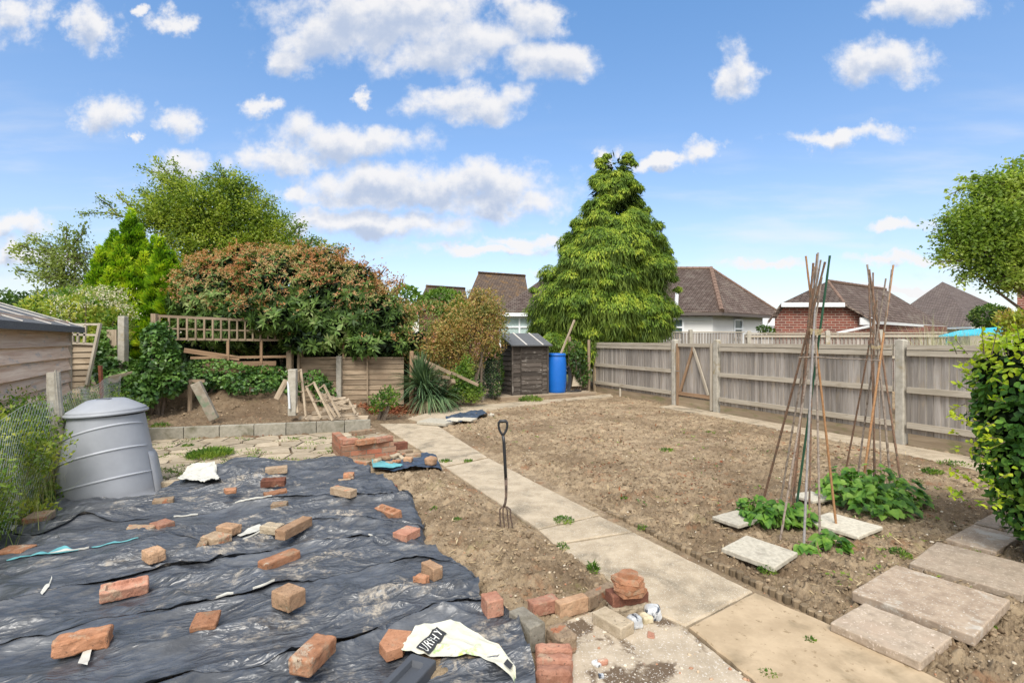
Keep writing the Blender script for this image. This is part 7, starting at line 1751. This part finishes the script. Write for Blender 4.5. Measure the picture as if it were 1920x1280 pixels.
# --- ivy masses
MIV = leafm('ivy_leaves', [(.02, .06, .014), (.05, .12, .022), (.10, .20, .035), (.17, .29, .06)], 2.5, .15, .4, .45)
def ivy(blobs, n, label, seed, L=.085, W=.08, mat=None, nm='ivy'): return shrub(nm, blobs, n, L, W, mat or MIV, label, seed, 3, cat='ivy', jit=.5, up=-.25, out=.5, lo=.8, grp='ivy masses' if nm == 'ivy' else None)
ivy([pb(297, 640, 9.2, 22, 34), pb(303, 675, 9.2, 26, 30), pb(285, 700, 9.2, 26, 26), pb(318, 715, 9.2, 24, 24), pb(270, 725, 9.2, 20, 20), pb(310, 655, 9.3, 20, 16)], 3600, 'tall ivy column climbing the left trellis post', 71)
ivy([pb(360, 705, 10, 60, 22), pb(430, 705, 10.2, 60, 22), pb(500, 712, 10.4, 45, 24), pb(470, 720, 9.9, 50, 16), pb(395, 690, 10.2, 50, 16), pb(540, 730, 10.4, 20, 20)], 5600, 'low dark ivy bank behind the spoil heap below the trellis', 72, .07, .065)
ivy([pb(238, 725, 9.0, 40, 24), pb(212, 700, 9.2, 24, 22), pb(210, 650, 9.8, 20, 36), pb(198, 680, 9.5, 18, 34), pb(255, 745, 8.8, 34, 20), pb(225, 690, 9.6, 24, 24), pb(252, 700, 9.5, 24, 20)], 4600, 'ivy and bramble tangle around the tall concrete post', 73)
ivy([pb(612, 742, 10.4, 16, 20), pb(588, 712, 10.8, 20, 16), pb(603, 725, 10.6, 18, 16)], 900, 'small ivy patch behind the broken frames', 74, .07, .06)
m = MB(); m.bar(P(205, 712, 8.6), P(250, 702, 9.0), .04, .12); tag(m.build('plank', WP, origin=P(205, 712, 8.6)), 'short plank lying in the ivy left of the spoil heap', 'plank')

# --- creamy flowered shrub by the left shed
MEL = leafm('elder_leaves', [(.06, .13, .022), (.14, .25, .035), (.32, .38, .06), (.52, .50, .09)], 1.6, .4, .5, .3)
el, rr = shrub('flowering_shrub', [pb(150, 590, 10.2, 60, 34), pb(190, 580, 10.4, 44, 30), pb(110, 575, 10.6, 50, 30), pb(215, 610, 10.2, 30, 30), pb(80, 585, 10.8, 40, 24), pb(165, 560, 10.6, 44, 22), pb(200, 640, 10.2, 34, 34)], 9000, .10, .055, MEL, 'yellow green shrub with creamy flower heads behind the left shed', 75, 6, lo=.55)
s_ = LS(); fl = [(188, 540), (180, 552), (226, 545), (190, 560), (215, 553), (232, 560), (238, 578), (115, 570), (125, 585), (210, 570), (245, 590), (120, 600), (170, 570), (228, 572), (105, 558), (200, 548), (152, 548)]
for (u, v) in fl:
    c = np.array(P(u, v, 9.75)); n = 70; q = rr.normal(size=(n, 3)) * np.array([.09, .09, .035]); s_.add(c + q, rdir(rr, n), unit(UPV + rdir(rr, n) * .6), rr.uniform(.02, .04, n), rr.uniform(.018, .03, n))
s_.build('flower_heads', leafm('cream_flowers', [(.55, .50, .36), (.72, .70, .56)], 3, .3), el)

# --- long grass and weeds along the wire
MGR = leafm('long_grass', [(.09, .15, .03), (.18, .25, .05), (.34, .35, .13), (.55, .48, .28)], 2, .35)
def grass(a, b, w, n, h, mat, label, seed, zoff=0.0, wd_=.0032):
    r = np.random.default_rng(seed); t_ = r.uniform(0, 1, n); d = np.array(b) - np.array(a); dn = unit(d[None])[0]; nn = np.array([dn[1], -dn[0], 0]); p0 = np.array(a) + d * t_[:, None] + nn * (r.normal(size=n) * w)[:, None]; p0[:, 2] = zoff
    hh = h * r.uniform(.35, 1.15, n) * (.75 + .5 * perlin(p0[:, 0] * 2.1, p0[:, 1] * 2.1 + 5)); az = r.uniform(0, 6.28, n); ln = r.uniform(.05, .55, n); side_ = np.stack([-np.sin(az), np.cos(az), 0 * az], 1); V = []
    for k in range(5):
        q = k / 4; c = p0 + np.stack([np.cos(az) * ln * hh * q ** 2, np.sin(az) * ln * hh * q ** 2, hh * q * (1 - .25 * ln * q)], 1); ww = (wd_ * (1 - q) + .0006)
        V += [c - side_ * ww, c + side_ * ww]
    V = np.stack(V, 1); bse = np.arange(n)[:, None] * 10; Fc = np.concatenate([bse + np.array([[2 * k, 2 * k + 1, 2 * k + 3, 2 * k + 2]]) for k in range(4)])
    return tag(arr('long_grass', V.reshape(-1, 3), Fc, mat), label, 'grass', kind='stuff')
grass(LA - ld * 1.6 + Vector((-.32, -.15, 0)), LA + ld * 4.5 + Vector((-.22, -.1, 0)), .15, 34000, .78, MGR, 'long tangled grass growing through the wire netting', 81)
grass(LA - ld * 1.6 + Vector((-.9, -.4, 0)), LA + ld * 3.5 + Vector((-.9, -.4, 0)), .35, 7000, .8, MGR, 'long grass between the wire netting and the left shed', 82)
wl = ['bramble and nettle clump in the netting at the far left edge', 'yellow flowered weed clump in the netting', 'nettle clump beside the old grey post', 'leafy weeds at the foot of the netting near the sheet corner', 'tall leafy weeds along the left shed wall', 'leafy weeds in the netting beyond the compost bin', 'low leafy weeds in the near left corner', 'leafy weeds between the old grey post and the compost bin', 'leafy weeds around the rusty stake', 'weeds pushing at the netting where it leaves the picture', 'leafy tops leaning over the near end of the netting', 'leafy tops over the netting left of the old grey post']
for i, (s0, off, z_, rx, rz_, n) in enumerate([(-.7, -.45, .50, .36, .42, 1300), (.15, -.38, .48, .34, .42, 1100), (1.4, -.3, .55, .35, .42, 1000), (.25, -.1, .15, .22, .15, 500), (1.6, -1.0, .55, .9, .5, 2600), (3.2, -.1, .5, .45, .42, 1400), (-.5, -.22, .16, .28, .16, 600), (.75, -.22, .45, .3, .42, 1000), (2.3, -.2, .45, .45, .40, 1300), (-1.1, -.3, .55, .3, .42, 1300), (-.3, -.2, .72, .36, .26, 900), (.5, -.2, .75, .36, .25, 900)]):
    c = LA + ld * s0 + Vector((off, off * .3, 0)); shrub('weed_clump', [(c.x, c.y, z_, rx * .8, rx, rz_), (c.x + .1, c.y + .3, z_ * .8, rx * .6, rx * .8, rz_ * .8)], n * 2, .042, .02, leafm('weed_green', None) if i % 2 else leafm('yellow_weed', [(.05, .11, .015), (.14, .22, .03), (.28, .34, .05), (.45, .46, .06)], 3, .4), wl[i], 90 + i, 4, cat='weeds', grp='weed clumps along the wire netting', lo=.3, outer=False, shape=6 if i in (0, 1, 3, 6) else 4)
# pale grasses behind the fence, far greenery
q1, q2 = at(1738, 9.5), at(1845, 9.0); grass(q1, q2, .3, 3600, 2.0, leafm('pale_grass', [(.28, .30, .14), (.48, .46, .30), (.62, .58, .42)], 2, .3), 'pale flowering grasses standing beyond the near fence', 83, 0, .005)
shrub('dark_shrub', [pb(1855, 595, 24, 30, 22), pb(1880, 600, 24, 24, 16)], 2600, .16, .09, MDG, 'dark green shrub in front of the distant grey roof', 59, 0)
shrub('leafy_shrub', [pb(1895, 600, 8, 26, 20), pb(1915, 610, 8, 24, 24), pb(1885, 618, 8, 16, 10)], 1500, .06, .03, leafm('orange_young', [(.18, .26, .03), (.36, .38, .05), (.42, .25, .08)], 4, .4), 'shrub with orange and yellow shoots above the hedge at the right edge', 60, 0, lo=.3, outer=False)
shrub('dark_shrub', [pb(1432, 618, 17, 12, 6), pb(1442, 622, 17, 8, 8)], 300, .10, .06, MDG, 'little green climber at the left corner of the brick garage', 62, 0)
shrub('dark_shrub', [pb(1205, 498, 31, 14, 8)], 300, .2, .1, MDG, 'distant tree top just above the bungalow roof by the conifer', 63, 0)
for i, (u, v, Y, ru, rv) in enumerate(((-60, 580, 16, 130, 40), (30, 590, 15, 60, 24))):
    shrub('background_shrub', [pb(u, v, Y, ru, rv), pb(u + 30, v + 30, Y, ru, rv)], 4200, .14, .09, MDG, ('wide dark hedge behind the left shed', 'bushy growth between left shed roof and sparse tree')[i], 64 + i, 0, cat='shrub')
for o in bpy.data.objects:
    if '_o' in o: del o['_o']
